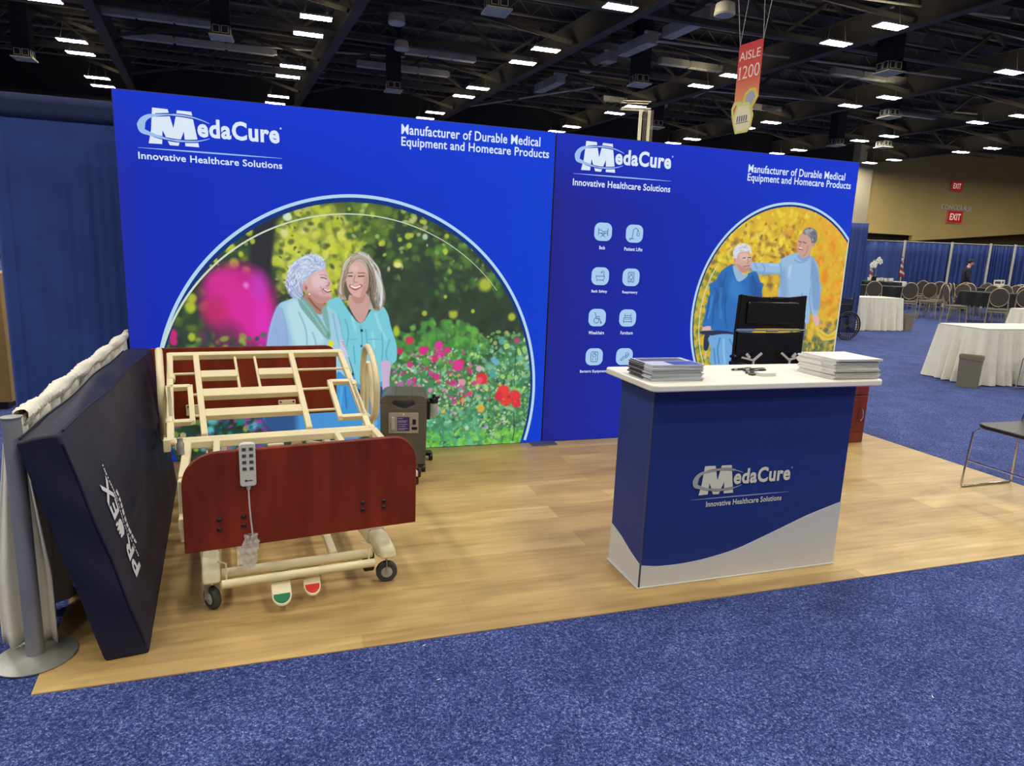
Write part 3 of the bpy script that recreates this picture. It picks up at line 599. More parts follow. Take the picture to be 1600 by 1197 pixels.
PRINT_AUTUMN = [('p',(222,180,46),0.01,1,0,[(1.137,2.04),(2.954,2.154),(3.261,0.405),(1.296,0.451)]),
('n',51,70,1.401,1.293,2.316,1.826,[(170,120,48),(120,88,58),(140,105,60)],0.03,0.06,0.7,0.85),
('n',55,60,1.571,1.46,2.292,1.964,[(240,212,50),(232,196,40),(246,226,80)],0.03,0.06,0.5,0.9),
('n',52,60,2.288,1.015,3.041,1.952,[(230,140,28),(240,165,40)],0.04,0.08,0.7,0.9),
('n',41,170,1.192,0.654,3.103,1.968,[(225,175,25),(235,195,40),(205,150,30),(240,205,60),(190,130,35)],0.02,0.05,0.7,0.6),
('n',42,120,2.151,0.896,3.062,1.971,[(228,145,30),(235,165,35),(240,180,50),(215,130,40)],0.02,0.05,0.6,0.85),
('n',43,110,1.463,1.349,2.308,1.829,[(150,100,60),(120,85,60),(215,195,50),(170,120,50),(200,170,40)],0.015,0.035,0.5,0.85),
('n',44,220,1.248,0.614,1.632,1.534,[(110,140,60),(140,150,50),(80,105,50),(170,175,60),(190,190,70)],0.015,0.035,0.5,0.85),
('n',45,190,1.511,1.297,2.489,1.95,[(240,215,50),(246,228,70),(226,192,30),(234,205,44)],0.016,0.04,0.45,0.8),
('n',53,44,1.568,1.293,2.282,1.73,[(130,95,55),(112,90,62),(150,110,50)],0.014,0.03,0.7,0.6),
('n',54,140,2.255,1.015,3.004,1.95,[(240,180,50),(215,135,35),(245,195,70),(225,150,40)],0.012,0.03,0.6,0.7),
('n',46,200,2.334,0.502,3.091,0.924,[(120,130,80),(90,110,75),(150,140,80),(70,95,70)],0.015,0.04,0.6,0.85),
('n',47,80,2.332,0.896,2.95,1.181,[(225,180,50),(200,150,50),(215,165,60)],0.015,0.035,0.5,0.85),
('n',48,60,1.292,0.587,1.538,1.111,[(120,135,70),(165,160,80),(200,160,90),(90,110,70)],0.01,0.025,0.5,0.85),
('s',(200,210,190),0.016,0.8,[(1.47,0.673),(1.473,0.756),(1.46,0.819)]),
('n',246,160,2.287,0.407,3.184,1.01,[(110,122,84),(86,104,78),(140,146,110),(70,92,66)],0.02,0.045,0.6,0.85),
('n',244,160,1.229,0.441,1.751,1.429,[(120,150,64),(150,165,60),(84,116,56),(190,190,90)],0.015,0.035,0.5,0.8),
('p',(152,190,226),0.006,1.0,1,[(1.822,1.493),(1.952,1.503),(2.125,1.506),(2.147,1.542),(2.289,1.596),(2.442,1.585),(2.537,1.51),(2.573,1.398),(2.619,1.128),(2.531,1.089),(2.226,1.074),(2.177,1.232),(2.145,1.409),(1.966,1.399),(1.885,1.413)]),
('s',(110,150,195),0.012,0.7,[(1.954,1.492),(1.986,1.449),(1.964,1.41)]),
('s',(110,150,195),0.012,0.7,[(2.14,1.498),(2.164,1.421),(2.168,1.343)]),
('s',(110,150,195),0.012,0.7,[(2.488,1.464),(2.485,1.351),(2.523,1.238)]),
('s',(110,150,195),0.012,0.7,[(2.284,1.535),(2.356,1.516),(2.421,1.54)]),
('s',(110,150,195),0.012,0.7,[(1.875,1.489),(1.907,1.447)]),
('s',(110,150,195),0.012,0.7,[(2.555,1.398),(2.542,1.295),(2.574,1.181)]),
('s',(190,220,242),0.03,0.6,[(2.251,1.479),(2.243,1.345),(2.285,1.245)]),
('s',(185,215,240),0.02,0.6,[(2.034,1.489),(2.115,1.486)]),
('p',(152,190,226),0.006,1.0,1,[(2.172,1.346),(2.573,1.356),(2.608,1.196),(2.607,1.045),(2.552,1.055),(2.505,1.194),(2.522,0.99),(2.431,0.978),(2.223,0.977)]),
('s',(105,145,190),0.012,0.7,[(2.49,1.29),(2.5,1.184),(2.537,1.066)]),
('s',(110,150,195),0.012,0.7,[(2.405,1.246),(2.46,1.14),(2.455,1.0)]),
('p',(60,80,140),0.006,1.0,1,[(2.424,0.984),(2.483,0.984),(2.487,0.87),(2.465,0.749),(2.439,0.75)]),
('p',(222,180,180),0.006,1.0,1,[(2.555,1.055),(2.613,1.05),(2.638,1.001),(2.622,0.952),(2.584,0.979)]),
('p',(228,195,70),0.006,1.0,1,[(2.603,0.941),(2.666,0.925),(2.755,0.881),(2.824,0.919),(2.854,0.931),(2.849,0.847),(2.75,0.825),(2.68,0.837)]),
('s',(190,150,40),0.008,0.8,[(2.643,0.903),(2.746,0.853),(2.825,0.87)]),
('b',(235,190,50),0.5,0.9,2.552,0.881,0.048,0.077,0),
('b',(235,195,60),0.4,0.9,2.572,0.968,0.027,0.033,0),
('p',(205,160,150),0.006,1.0,1,[(2.331,1.592),(2.425,1.607),(2.444,1.574),(2.378,1.552),(2.327,1.57)]),
('p',(206,160,148),0.005,1.0,1,[(2.294,1.69),(2.305,1.723),(2.334,1.771),(2.406,1.754),(2.467,1.697),(2.458,1.664),(2.431,1.585),(2.369,1.563),(2.325,1.587),(2.3,1.635)]),
('p',(120,120,132),0.006,1.0,1,[(2.352,1.8),(2.393,1.819),(2.464,1.807),(2.5,1.754),(2.492,1.698),(2.465,1.673),(2.448,1.696),(2.404,1.75),(2.34,1.763)]),
('p',(180,184,196),0.012,0.8,1,[(2.356,1.793),(2.401,1.815),(2.45,1.804),(2.434,1.778),(2.373,1.768)]),
('k',121,90,0.022,0.0045,[(196,200,210),(88,88,100),(150,152,162),(66,66,76),(120,122,134)],0.75,[(2.351,1.791),(2.393,1.817),(2.461,1.805),(2.497,1.754),(2.489,1.698),(2.464,1.677),(2.448,1.696),(2.406,1.75),(2.346,1.767)],(2.386,1.683),0.5),
('b',(200,150,140),0.3,1.0,2.468,1.673,0.016,0.02,0),
('s',(80,55,50),0.007,1.0,[(2.307,1.697),(2.335,1.692)]),
('s',(80,55,50),0.007,1.0,[(2.354,1.693),(2.386,1.683)]),
('s',(245,235,230),0.009,1.0,[(2.321,1.642),(2.349,1.635)]),
('s',(160,80,75),0.008,1.0,[(2.316,1.634),(2.356,1.626)]),
('s',(165,110,100),0.006,1.0,[(2.336,1.686),(2.318,1.66)]),
('s',(180,125,112),0.012,0.7,[(2.41,1.662),(2.404,1.606),(2.375,1.572)]),
('p',(130,165,205),0.005,1.0,1,[(2.325,1.581),(2.371,1.555),(2.436,1.58),(2.449,1.561),(2.374,1.53),(2.315,1.559)]),
('p',(105,142,190),0.03,0.6,1,[(2.465,1.575),(2.573,1.398),(2.619,1.128),(2.547,1.124),(2.492,1.351)]),
('p',(118,156,202),0.04,0.55,1,[(2.145,1.409),(2.2,1.455),(2.259,1.233),(2.226,1.074),(2.177,1.232)]),
('p',(120,158,204),0.02,0.7,1,[(1.829,1.439),(1.962,1.426),(2.144,1.42),(2.146,1.404),(1.966,1.396),(1.858,1.413)]),
('p',(30,108,186),0.006,1.0,1,[(1.607,1.459),(1.669,1.474),(1.736,1.349),(1.82,1.406),(1.904,1.419),(1.966,1.294),(1.992,1.117),(1.825,1.048),(1.459,1.078),(1.443,1.164),(1.486,1.295),(1.537,1.404)]),
('p',(30,108,186),0.006,1.0,1,[(1.487,1.33),(1.946,1.341),(1.969,1.217),(1.928,0.902),(1.497,0.922),(1.488,0.948),(1.417,0.948),(1.429,1.055),(1.457,1.228)]),
('p',(16,74,146),0.04,0.6,1,[(1.86,1.402),(1.966,1.294),(1.992,1.117),(1.923,1.116),(1.849,1.281)]),
('p',(18,80,152),0.05,0.55,1,[(1.553,1.372),(1.617,1.265),(1.609,1.112),(1.532,1.111),(1.526,1.274)]),
('p',(64,142,212),0.06,0.5,1,[(1.668,1.375),(1.738,1.333),(1.8,1.247),(1.732,1.169),(1.645,1.244)]),
('s',(15,72,140),0.014,0.7,[(1.501,1.274),(1.546,1.21),(1.515,1.144)]),
('s',(15,72,140),0.014,0.7,[(1.863,1.38),(1.913,1.293),(1.91,1.216)]),
('s',(15,72,140),0.014,0.7,[(1.6,1.405),(1.584,1.329),(1.568,1.243)]),
('s',(18,78,150),0.014,0.7,[(1.522,1.23),(1.51,1.128),(1.509,0.974)]),
('s',(18,78,150),0.014,0.7,[(1.455,1.198),(1.454,1.096),(1.44,1.004)]),
('s',(18,78,150),0.014,0.7,[(1.62,1.211),(1.624,1.078),(1.657,0.943)]),
('s',(70,150,220),0.02,0.6,[(1.483,1.209),(1.477,1.107),(1.462,1.025)]),
('s',(60,140,210),0.03,0.5,[(1.565,1.271),(1.567,1.149),(1.593,1.026)]),
('p',(220,180,190),0.005,1.0,1,[(1.421,0.943),(1.488,0.953),(1.499,0.922),(1.451,0.91),(1.42,0.917)]),
('p',(24,36,84),0.005,1.0,1,[(1.415,0.91),(1.643,0.912),(1.781,0.881),(1.784,0.86),(1.636,0.865),(1.43,0.881)]),
('p',(30,45,80),0.005,1.0,1,[(1.443,0.871),(1.497,0.865),(1.491,0.756),(1.45,0.751)]),
('p',(110,172,224),0.006,1.0,1,[(1.497,0.865),(1.784,0.862),(1.82,0.615),(1.542,0.619),(1.521,0.756)]),
('s',(55,115,180),0.014,0.7,[(1.601,0.85),(1.588,0.755),(1.614,0.629)]),
('s',(55,115,180),0.014,0.7,[(1.7,0.839),(1.747,0.754),(1.737,0.627)]),
('s',(55,115,180),0.014,0.7,[(1.551,0.756),(1.578,0.629)]),
('s',(165,210,240),0.02,0.6,[(1.639,0.839),(1.651,0.734),(1.676,0.628)]),
('p',(150,185,215),0.005,1.0,1,[(1.658,1.461),(1.696,1.462),(1.783,1.389),(1.812,1.417),(1.81,1.379),(1.737,1.335),(1.694,1.375)]),
('p',(214,168,158),0.005,1.0,1,[(1.666,1.547),(1.695,1.58),(1.757,1.598),(1.811,1.579),(1.842,1.521),(1.835,1.455),(1.805,1.422),(1.747,1.415),(1.696,1.462)]),
('p',(232,195,185),0.015,0.7,1,[(1.71,1.559),(1.772,1.583),(1.815,1.552),(1.806,1.519),(1.741,1.517)]),
('p',(185,130,122),0.012,0.7,1,[(1.694,1.483),(1.775,1.454),(1.833,1.461),(1.805,1.422),(1.747,1.415)]),
('p',(222,224,232),0.006,1.0,1,[(1.648,1.568),(1.653,1.61),(1.694,1.644),(1.75,1.655),(1.811,1.633),(1.835,1.574),(1.807,1.59),(1.739,1.587),(1.697,1.564),(1.687,1.515),(1.671,1.526)]),
('k',122,90,0.02,0.0045,[(242,244,248),(186,190,202),(214,216,226),(168,172,186)],0.75,[(1.652,1.557),(1.656,1.608),(1.694,1.642),(1.75,1.653),(1.81,1.631),(1.831,1.585),(1.807,1.591),(1.739,1.588),(1.697,1.565),(1.687,1.52),(1.671,1.526)],(1.754,1.518),0.5),
('s',(80,55,55),0.007,1.0,[(1.749,1.534),(1.775,1.538)]),
('s',(80,55,55),0.007,1.0,[(1.8,1.541),(1.827,1.54)]),
('s',(150,80,80),0.007,1.0,[(1.767,1.464),(1.799,1.469),(1.827,1.475)]),
('s',(170,115,108),0.006,1.0,[(1.798,1.53),(1.811,1.498),(1.794,1.491)]),
('b',(205,150,142),0.3,1.0,1.672,1.513,0.013,0.022,0)]

# ------------------------------------------------------------------ printed photographs (colours of the print, metres on the fabric)
def catmull2(pts, n=5):
    m = len(pts); P = np.array(pts, float); out = []
    for i in range(m):
        p0, p1, p2, p3 = P[i - 1], P[i], P[(i + 1) % m], P[(i + 2) % m]
        for k in range(n):
            t = k / n
            out.append(0.5 * ((2 * p1) + (p2 - p0) * t + (2 * p0 - 5 * p1 + 4 * p2 - p3) * t * t + (3 * p1 - p0 - 3 * p2 + p3) * t ** 3))
    return np.array(out)

def paint(prims, x0, x1, z0, z1, h, base):
    nx, nz = int((x1 - x0) / h) + 1, int((z1 - z0) / h) + 1
    xs, zs = x0 + h * np.arange(nx), z0 + h * np.arange(nz)
    img = np.empty((nz, nx, 3), np.float32); img[:] = base
    def window(ax, bx, az, bz):
        i0, i1 = max(0, int((ax - x0) / h)), min(nx, int((bx - x0) / h) + 2)
        j0, j1 = max(0, int((az - z0) / h)), min(nz, int((bz - z0) / h) + 2)
        if i0 >= i1 or j0 >= j1: return None
        gx, gz = np.meshgrid(xs[i0:i1], zs[j0:j1])
        return slice(j0, j1), slice(i0, i1), gx, gz
    def blend(w, mask, col):
        v = img[w[0], w[1]]; m = mask[..., None]
        img[w[0], w[1]] = v * (1 - m) + np.array(col, np.float32) * m
    def segdist(gx, gz, a, b):
        d = b - a; L = (d * d).sum() + 1e-12
        t = np.clip(((gx - a[0]) * d[0] + (gz - a[1]) * d[1]) / L, 0, 1)
        return np.hypot(gx - a[0] - t * d[0], gz - a[1] - t * d[1])
    def dot(col, soft, al, cx, cz, rx, rz, rot=0.0):
        R = max(rx, rz)
        w = window(cx - R, cx + R, cz - R, cz + R)
        if w is None: return
        dx, dz = w[2] - cx, w[3] - cz
        c, s = math.cos(rot), math.sin(rot)
        r = np.hypot((dx * c + dz * s) / rx, (-dx * s + dz * c) / rz)
        blend(w, np.clip((1 - r) / max(soft, 1e-3), 0, 1) * al, col)
    for p in prims:
        if p[0] == 'p':
            _, col, soft, al, sm, pts = p
            P = catmull2(pts) if sm else np.array(pts, float)
            w = window(P[:, 0].min() - soft, P[:, 0].max() + soft, P[:, 1].min() - soft, P[:, 1].max() + soft)
            if w is None: continue
            gx, gz = w[2], w[3]
            ins = np.zeros(gx.shape, bool); dist = np.full(gx.shape, 9.0)
            for i in range(len(P)):
                a, b = P[i - 1], P[i]
                cond = (a[1] > gz) != (b[1] > gz)
                ins ^= cond & (gx < (b[0] - a[0]) * (gz - a[1]) / (b[1] - a[1] + 1e-12) + a[0])
                dist = np.minimum(dist, segdist(gx, gz, a, b))
            sd = np.where(ins, dist, -dist)
            blend(w, np.clip(0.5 + sd / soft, 0, 1) * al, col)
        elif p[0] == 'b':
            dot(*p[1:])
        elif p[0] == 's':
            _, col, wd, al, pts = p
            P = np.array([(v[0], v[1]) for v in smooth_pts([(q[0], q[1], 0) for q in pts], 5)])
            w = window(P[:, 0].min() - wd, P[:, 0].max() + wd, P[:, 1].min() - wd, P[:, 1].max() + wd)
            if w is None: continue
            dist = np.full(w[2].shape, 9.0)
            for a, b in zip(P, P[1:]): dist = np.minimum(dist, segdist(w[2], w[3], a, b))
            blend(w, np.clip((wd * 0.75 - dist) / (wd * 0.5), 0, 1) * al, col)
        elif p[0] == 'k':
            _, seed, n, ln, wd, cols, al, pts, cc, spread = p
            rg = random.Random(seed); Q = catmull2(pts, 3)
            lo, hi = Q.min(0), Q.max(0); done = 0
            for _i in range(n * 6):
                if done >= n: break
                x, z = rg.uniform(lo[0], hi[0]), rg.uniform(lo[1], hi[1])
                ins = False
                for i in range(len(Q)):
                    a, b = Q[i - 1], Q[i]
                    if (a[1] > z) != (b[1] > z) and x < (b[0] - a[0]) * (z - a[1]) / (b[1] - a[1] + 1e-12) + a[0]: ins = not ins
                if not ins: continue
                done += 1
                an = math.atan2(z - cc[1], x - cc[0]) + PI / 2 + rg.uniform(-spread, spread); bend = rg.uniform(-0.5, 0.5); L = ln * rg.uniform(0.5, 1.2)
                P = np.array([(x + L * (t - 0.5) * math.cos(an) - bend * L * (t - 0.5) ** 2 * 2 * math.sin(an), z + L * (t - 0.5) * math.sin(an) + bend * L * (t - 0.5) ** 2 * 2 * math.cos(an)) for t in (0, 0.25, 0.5, 0.75, 1)])
                w = window(P[:, 0].min() - wd, P[:, 0].max() + wd, P[:, 1].min() - wd, P[:, 1].max() + wd)
                if w is None: continue
                dist = np.full(w[2].shape, 9.0)
                for a, b in zip(P, P[1:]): dist = np.minimum(dist, segdist(w[2], w[3], a, b))
                blend(w, np.clip((wd * 0.75 - dist) / (wd * 0.5), 0, 1) * al, cols[rg.randrange(len(cols))])
        elif p[0] == 'h':
            _, seed, n, wd, ga, gb, cols, wob, al = p
            rg = random.Random(seed); ga, gb = np.array(ga), np.array(gb)
            for _i in range(n):
                t = rg.random(); g = ga * (1 - t) + gb * t
                g = g + np.array([[rg.uniform(-wob, wob), rg.uniform(-wob, wob)] for _k in range(len(g))])
                P = np.array([(v[0], v[1]) for v in smooth_pts([(q[0], q[1], 0) for q in g], 4)])
                w = window(P[:, 0].min() - wd, P[:, 0].max() + wd, P[:, 1].min() - wd, P[:, 1].max() + wd)
                if w is None: continue
                dist = np.full(w[2].shape, 9.0)
                for a, b in zip(P, P[1:]): dist = np.minimum(dist, segdist(w[2], w[3], a, b))
                blend(w, np.clip((wd * 0.75 - dist) / (wd * 0.5), 0, 1) * al, cols[rg.randrange(len(cols))])
        else:
            _, seed, n, ax, az, bx, bz, cols, r0, r1, soft, al = p
            rg = random.Random(seed)
            for _i in range(n):
                r = rg.uniform(r0, r1)
                px, pz = rg.uniform(ax, bx), rg.uniform(az, bz)
                if seed >= 200:          # scattered in an oval instead of a rectangle
                    an, q = rg.uniform(0, 2 * PI), math.sqrt(rg.random())
                    px, pz = (ax + bx) / 2 + q * math.cos(an) * (bx - ax) / 2, (az + bz) / 2 + q * math.sin(an) * (bz - az) / 2
                dot(cols[rg.randrange(len(cols))], soft, al * rg.uniform(0.6, 1), px, pz, r * rg.uniform(0.55, 1.0), r * rg.uniform(0.8, 1.35), rg.uniform(0, PI))
    return img, xs, zs

def print_mesh(name, prims, win, h, base, centre, rad, parent, y, m):
    img, xs, zs = paint(prims, *win, h, base)
    nz, nx = img.shape[:2]
    GX, GZ = np.meshgrid(xs, zs)
    keep = ((GX - centre[0]) / rad[0]) ** 2 + ((GZ - centre[1]) / rad[1]) ** 2 < 1.0
    cell = keep[:-1, :-1] & keep[1:, :-1] & keep[:-1, 1:] & keep[1:, 1:]
    used = np.zeros((nz, nx), bool)
    for a in (slice(None, -1), slice(1, None)):
        for b in (slice(None, -1), slice(1, None)): used[a, b] |= cell
    idx = np.cumsum(used.ravel()).reshape(used.shape) - 1
    co = np.stack([GX[used], np.full(used.sum(), y), GZ[used]], 1).astype(np.float32)
    q = np.stack([idx[:-1, :-1][cell], idx[:-1, 1:][cell], idx[1:, 1:][cell], idx[1:, :-1][cell]], 1).astype(np.int32)
    me = bpy.data.meshes.new(name)
    me.vertices.add(len(co)); me.vertices.foreach_set('co', co.ravel())
    me.loops.add(q.size); me.loops.foreach_set('vertex_index', q.ravel())
    me.polygons.add(len(q)); me.polygons.foreach_set('loop_start', np.arange(0, q.size, 4, dtype=np.int32))
    me.update(calc_edges=True); me.validate()
    c = np.clip(img[used] / 255.0, 0, 1)
    c = np.where(c <= 0.04045, c / 12.92, ((c + 0.055) / 1.055) ** 2.4)
    at = me.color_attributes.new('print', 'FLOAT_COLOR', 'POINT')
    at.data.foreach_set('color', np.concatenate([c, np.ones((len(c), 1))], 1).astype(np.float32).ravel())
    me.materials.append(m)
    o = bpy.data.objects.new(name, me); COL.objects.link(o); o.parent = parent
    return o

# ------------------------------------------------------------------ the hall
def carpet_material():
    m = bpy.data.materials.new('blue_carpet'); m.use_nodes = True
    nt = m.node_tree; N = nt.nodes; L = nt.links; b = N['Principled BSDF']
    tc = N.new('ShaderNodeTexCoord')
    def noise(s, d=2.0):
        n = N.new('ShaderNodeTexNoise'); n.inputs['Scale'].default_value = s; n.inputs['Detail'].default_value = d; n.inputs['Roughness'].default_value = 0.6
        L.new(tc.outputs['Object'], n.inputs['Vector']); return n
    n1, n2, n3 = noise(95, 3), noise(3.0, 4), noise(210, 2)
    rp = N.new('ShaderNodeValToRGB'); el = rp.color_ramp.elements
    while len(el) < 4: el.new(0.5)
    for e, (p, c) in zip(el, ((0.34, (18, 25, 52)), (0.46, (43, 57, 113)), (0.54, (68, 84, 146)), (0.66, (146, 157, 198)))): e.position = p; e.color = (*lin(c), 1)
    mixf = N.new('ShaderNodeMath'); mixf.operation = 'MULTIPLY_ADD'; mixf.inputs[1].default_value = 0.5
    L.new(n3.outputs['Fac'], mixf.inputs[0])
    half = N.new('ShaderNodeMath'); half.operation = 'MULTIPLY'; half.inputs[1].default_value = 0.5
    L.new(n1.outputs['Fac'], half.inputs[0]); L.new(half.outputs[0], mixf.inputs[2])
    L.new(mixf.outputs[0], rp.inputs[0])
    mx = N.new('ShaderNodeMixRGB'); mx.blend_type = 'MULTIPLY'; mx.inputs[0].default_value = 1
    r2 = N.new('ShaderNodeValToRGB'); r2.color_ramp.elements[0].color = (0.66, 0.68, 0.74, 1); r2.color_ramp.elements[0].position = 0.32; r2.color_ramp.elements[1].position = 0.68; r2.color_ramp.elements[1].color = (1.16, 1.16, 1.14, 1)
    L.new(n2.outputs['Fac'], r2.inputs[0]); L.new(rp.outputs[0], mx.inputs[1]); L.new(r2.outputs[0], mx.inputs[2])
    L.new(mx.outputs[0], b.inputs['Base Color'])
    b.inputs['Roughness'].default_value = 0.95; b.inputs['Specular IOR Level'].default_value = 0.1
    b.inputs['Sheen Weight'].default_value = 0.12; b.inputs['Sheen Roughness'].default_value = 0.5; b.inputs['Sheen Tint'].default_value = (*lin((176, 180, 214)), 1)
    bp = N.new('ShaderNodeBump'); bp.inputs['Strength'].default_value = 0.5; bp.inputs['Distance'].default_value = 0.01
    L.new(mixf.outputs[0], bp.inputs['Height']); L.new(bp.outputs[0], b.inputs['Normal'])
    return m

def vinyl_material():
    m = bpy.data.materials.new('oak_vinyl'); m.use_nodes = True
    nt = m.node_tree; N = nt.nodes; L = nt.links; b = N['Principled BSDF']
    tc = N.new('ShaderNodeTexCoord')
    br = N.new('ShaderNodeTexBrick'); br.inputs['Scale'].default_value = 1.0
    br.inputs['Color1'].default_value = (*lin((214, 184, 126)), 1); br.inputs['Color2'].default_value = (*lin((184, 152, 98)), 1); br.inputs['Mortar'].default_value = (*lin((184, 148, 98)), 1)
    br.inputs['Mortar Size'].default_value = 0.0012; br.inputs['Brick Width'].default_value = 1.22; br.inputs['Row Height'].default_value = 0.19; br.offset = 0.37; br.inputs['Bias'].default_value = 0.1
    L.new(tc.outputs['Object'], br.inputs['Vector'])
    mp = N.new('ShaderNodeMapping'); mp.inputs['Scale'].default_value = (1.6, 22, 1); L.new(tc.outputs['Object'], mp.inputs['Vector'])
    no = N.new('ShaderNodeTexNoise'); no.inputs['Scale'].default_value = 1.5; no.inputs['Detail'].default_value = 5; no.inputs['Distortion'].default_value = 0.6; L.new(mp.outputs[0], no.inputs['Vector'])
    rp = N.new('ShaderNodeValToRGB'); rp.color_ramp.elements[0].position = 0.3; rp.color_ramp.elements[1].position = 0.72
    rp.color_ramp.elements[0].color = (0.8, 0.78, 0.74, 1); rp.color_ramp.elements[1].color = (1.06, 1.06, 1.06, 1)
    L.new(no.outputs['Fac'], rp.inputs[0])
    mx = N.new('ShaderNodeMixRGB'); mx.blend_type = 'MULTIPLY'; mx.inputs[0].default_value = 1
    L.new(br.outputs['Color'], mx.inputs[1]); L.new(rp.outputs[0], mx.inputs[2])
    m2 = N.new('ShaderNodeMapping'); m2.inputs['Scale'].default_value = (1.0, 3.4, 1); L.new(tc.outputs['Object'], m2.inputs['Vector'])
    n2 = N.new('ShaderNodeTexNoise'); n2.inputs['Scale'].default_value = 2.6; n2.inputs['Detail'].default_value = 3; L.new(m2.outputs[0], n2.inputs['Vector'])
    r2 = N.new('ShaderNodeValToRGB'); r2.color_ramp.elements[0].position = 0.35; r2.color_ramp.elements[1].position = 0.65
    r2.color_ramp.elements[0].color = (0.84, 0.82, 0.78, 1); r2.color_ramp.elements[1].color = (1.05, 1.05, 1.05, 1)
    L.new(n2.outputs['Fac'], r2.inputs[0])
    m3 = N.new('ShaderNodeMixRGB'); m3.blend_type = 'MULTIPLY'; m3.inputs[0].default_value = 1
    L.new(mx.outputs[0], m3.inputs[1]); L.new(r2.outputs[0], m3.inputs[2]); L.new(m3.outputs[0], b.inputs['Base Color'])
    b.inputs['Roughness'].default_value = 0.42; b.inputs['Specular IOR Level'].default_value = 0.4
    return m

tag(MB().bb((-32, -24, -0.25), (74, 46, -0.004)).build('floor', carpet_material(), smooth=False), kind='structure')
_v = MB().prism([(-2.757, -2.557), (3.07, -2.557), (3.07, 0.15), (-2.95, 0.15), (-2.835, -1.75)], lambda a, b, t: (a, b, t), -0.0038, 0.0).build('vinyl_floor_mat', vinyl_material(), smooth=False)
tag(_v, 'oak plank patterned vinyl floor covering laid on the blue carpet under the booth', 'floor mat')
tag(MB().bb((-32, -24, 12.6), (74, 46, 12.8)).build('ceiling', M_ROOF, smooth=False), kind='structure')
# far wall with its sloping lower edge over a dark passage
_w = MB().prism([(44.6, 0), (47.0, 0), (47.0, 4.5), (52.6, 4.5), (52.6, 4.0), (74, 5.9), (74, 12.6), (44.6, 12.6)], lambda a, b, t: (a, t, b), 44.0, 44.4)
tag(_w.build('wall_back', M_WALL_TAN, smooth=False), kind='structure')
tag(MB().bb((-32, 44.0, 0), (44.6, 44.4, 12.6)).build('wall_far', M_WALL_DARK, smooth=False), kind='structure')
tag(MB().bb((46.5, 45.4, 0), (74, 45.6, 6.5)).build('wall_passage', M_SOFFIT, smooth=False), kind='structure')
tag(MB().bb((73.6, -24, 0), (74, 46, 12.6)).build('wall_right', M_WALL_TAN, smooth=False), kind='structure')
tag(MB().bb((-32, -24, 0), (-31.6, 44, 12.6)).build('wall_left', M_WALL_DARK, smooth=False), kind='structure')
tag(MB().bb((-31.6, -24, 0), (73.6, -23.6, 12.6)).build('wall_front', M_WALL_TAN, smooth=False), kind='structure')
tag(MB().bb((44.6, 43.2, 0), (46.2, 44.0, 12.6)).build('trim_1', M_WALL_PALE, smooth=False), kind='structure')

# ------------------------------------------------------------------ the two backlit display walls
B_PALE = backlit('backlit_pale_blue', (196, 224, 248))
B_WHITE = backlit('backlit_white', (222, 236, 252))
B_RING = backlit('backlit_ring', (158, 192, 240))
B_BLUE_GAP = backlit('backlit_deep_blue', (22, 48, 170))
B_ARC = backlit('backlit_arc', (182, 216, 242))
B_THIN = backlit('backlit_thin_arc', (206, 222, 196))
B_NAVY_BAND = backlit('backlit_navy_band', (16, 52, 128))
B_ICON = backlit('backlit_icon_tile', (168, 206, 244))
B_ICON_LINE = backlit('backlit_icon_line', (74, 104, 148))
M_FRAME = pm('aluminium_frame', (72, 74, 84), 0.4, 0.8)

LOGO_M = [(0.1089, 0.2642), (0.2116, 0.2624), (0.2432, 0.1323), (0.2728, 0.2607), (0.3703, 0.2592), (0.4118, 0.0115), (0.3181, 0.0116), (0.3127, 0.1165), (0.2705, 0.0099), (0.2128, 0.0107), (0.1694, 0.1125), (0.1619, 0.0142), (0.0729, 0.0123), (0.0938, 0.108)]
RING_TOP = [(0.0028, 0.1377), (0.0241, 0.1721), (0.0665, 0.2008), (0.1286, 0.2143), (0.243, 0.2274), (0.3583, 0.2225), (0.4422, 0.2027), (0.4894, 0.1855)]
RING_LOW = [(0.0028, 0.1377), (0.0148, 0.101), (0.0596, 0.0832), (0.151, 0.0605), (0.2543, 0.0459), (0.3708, 0.0502), (0.4355, 0.0625), (0.4847, 0.0781)]

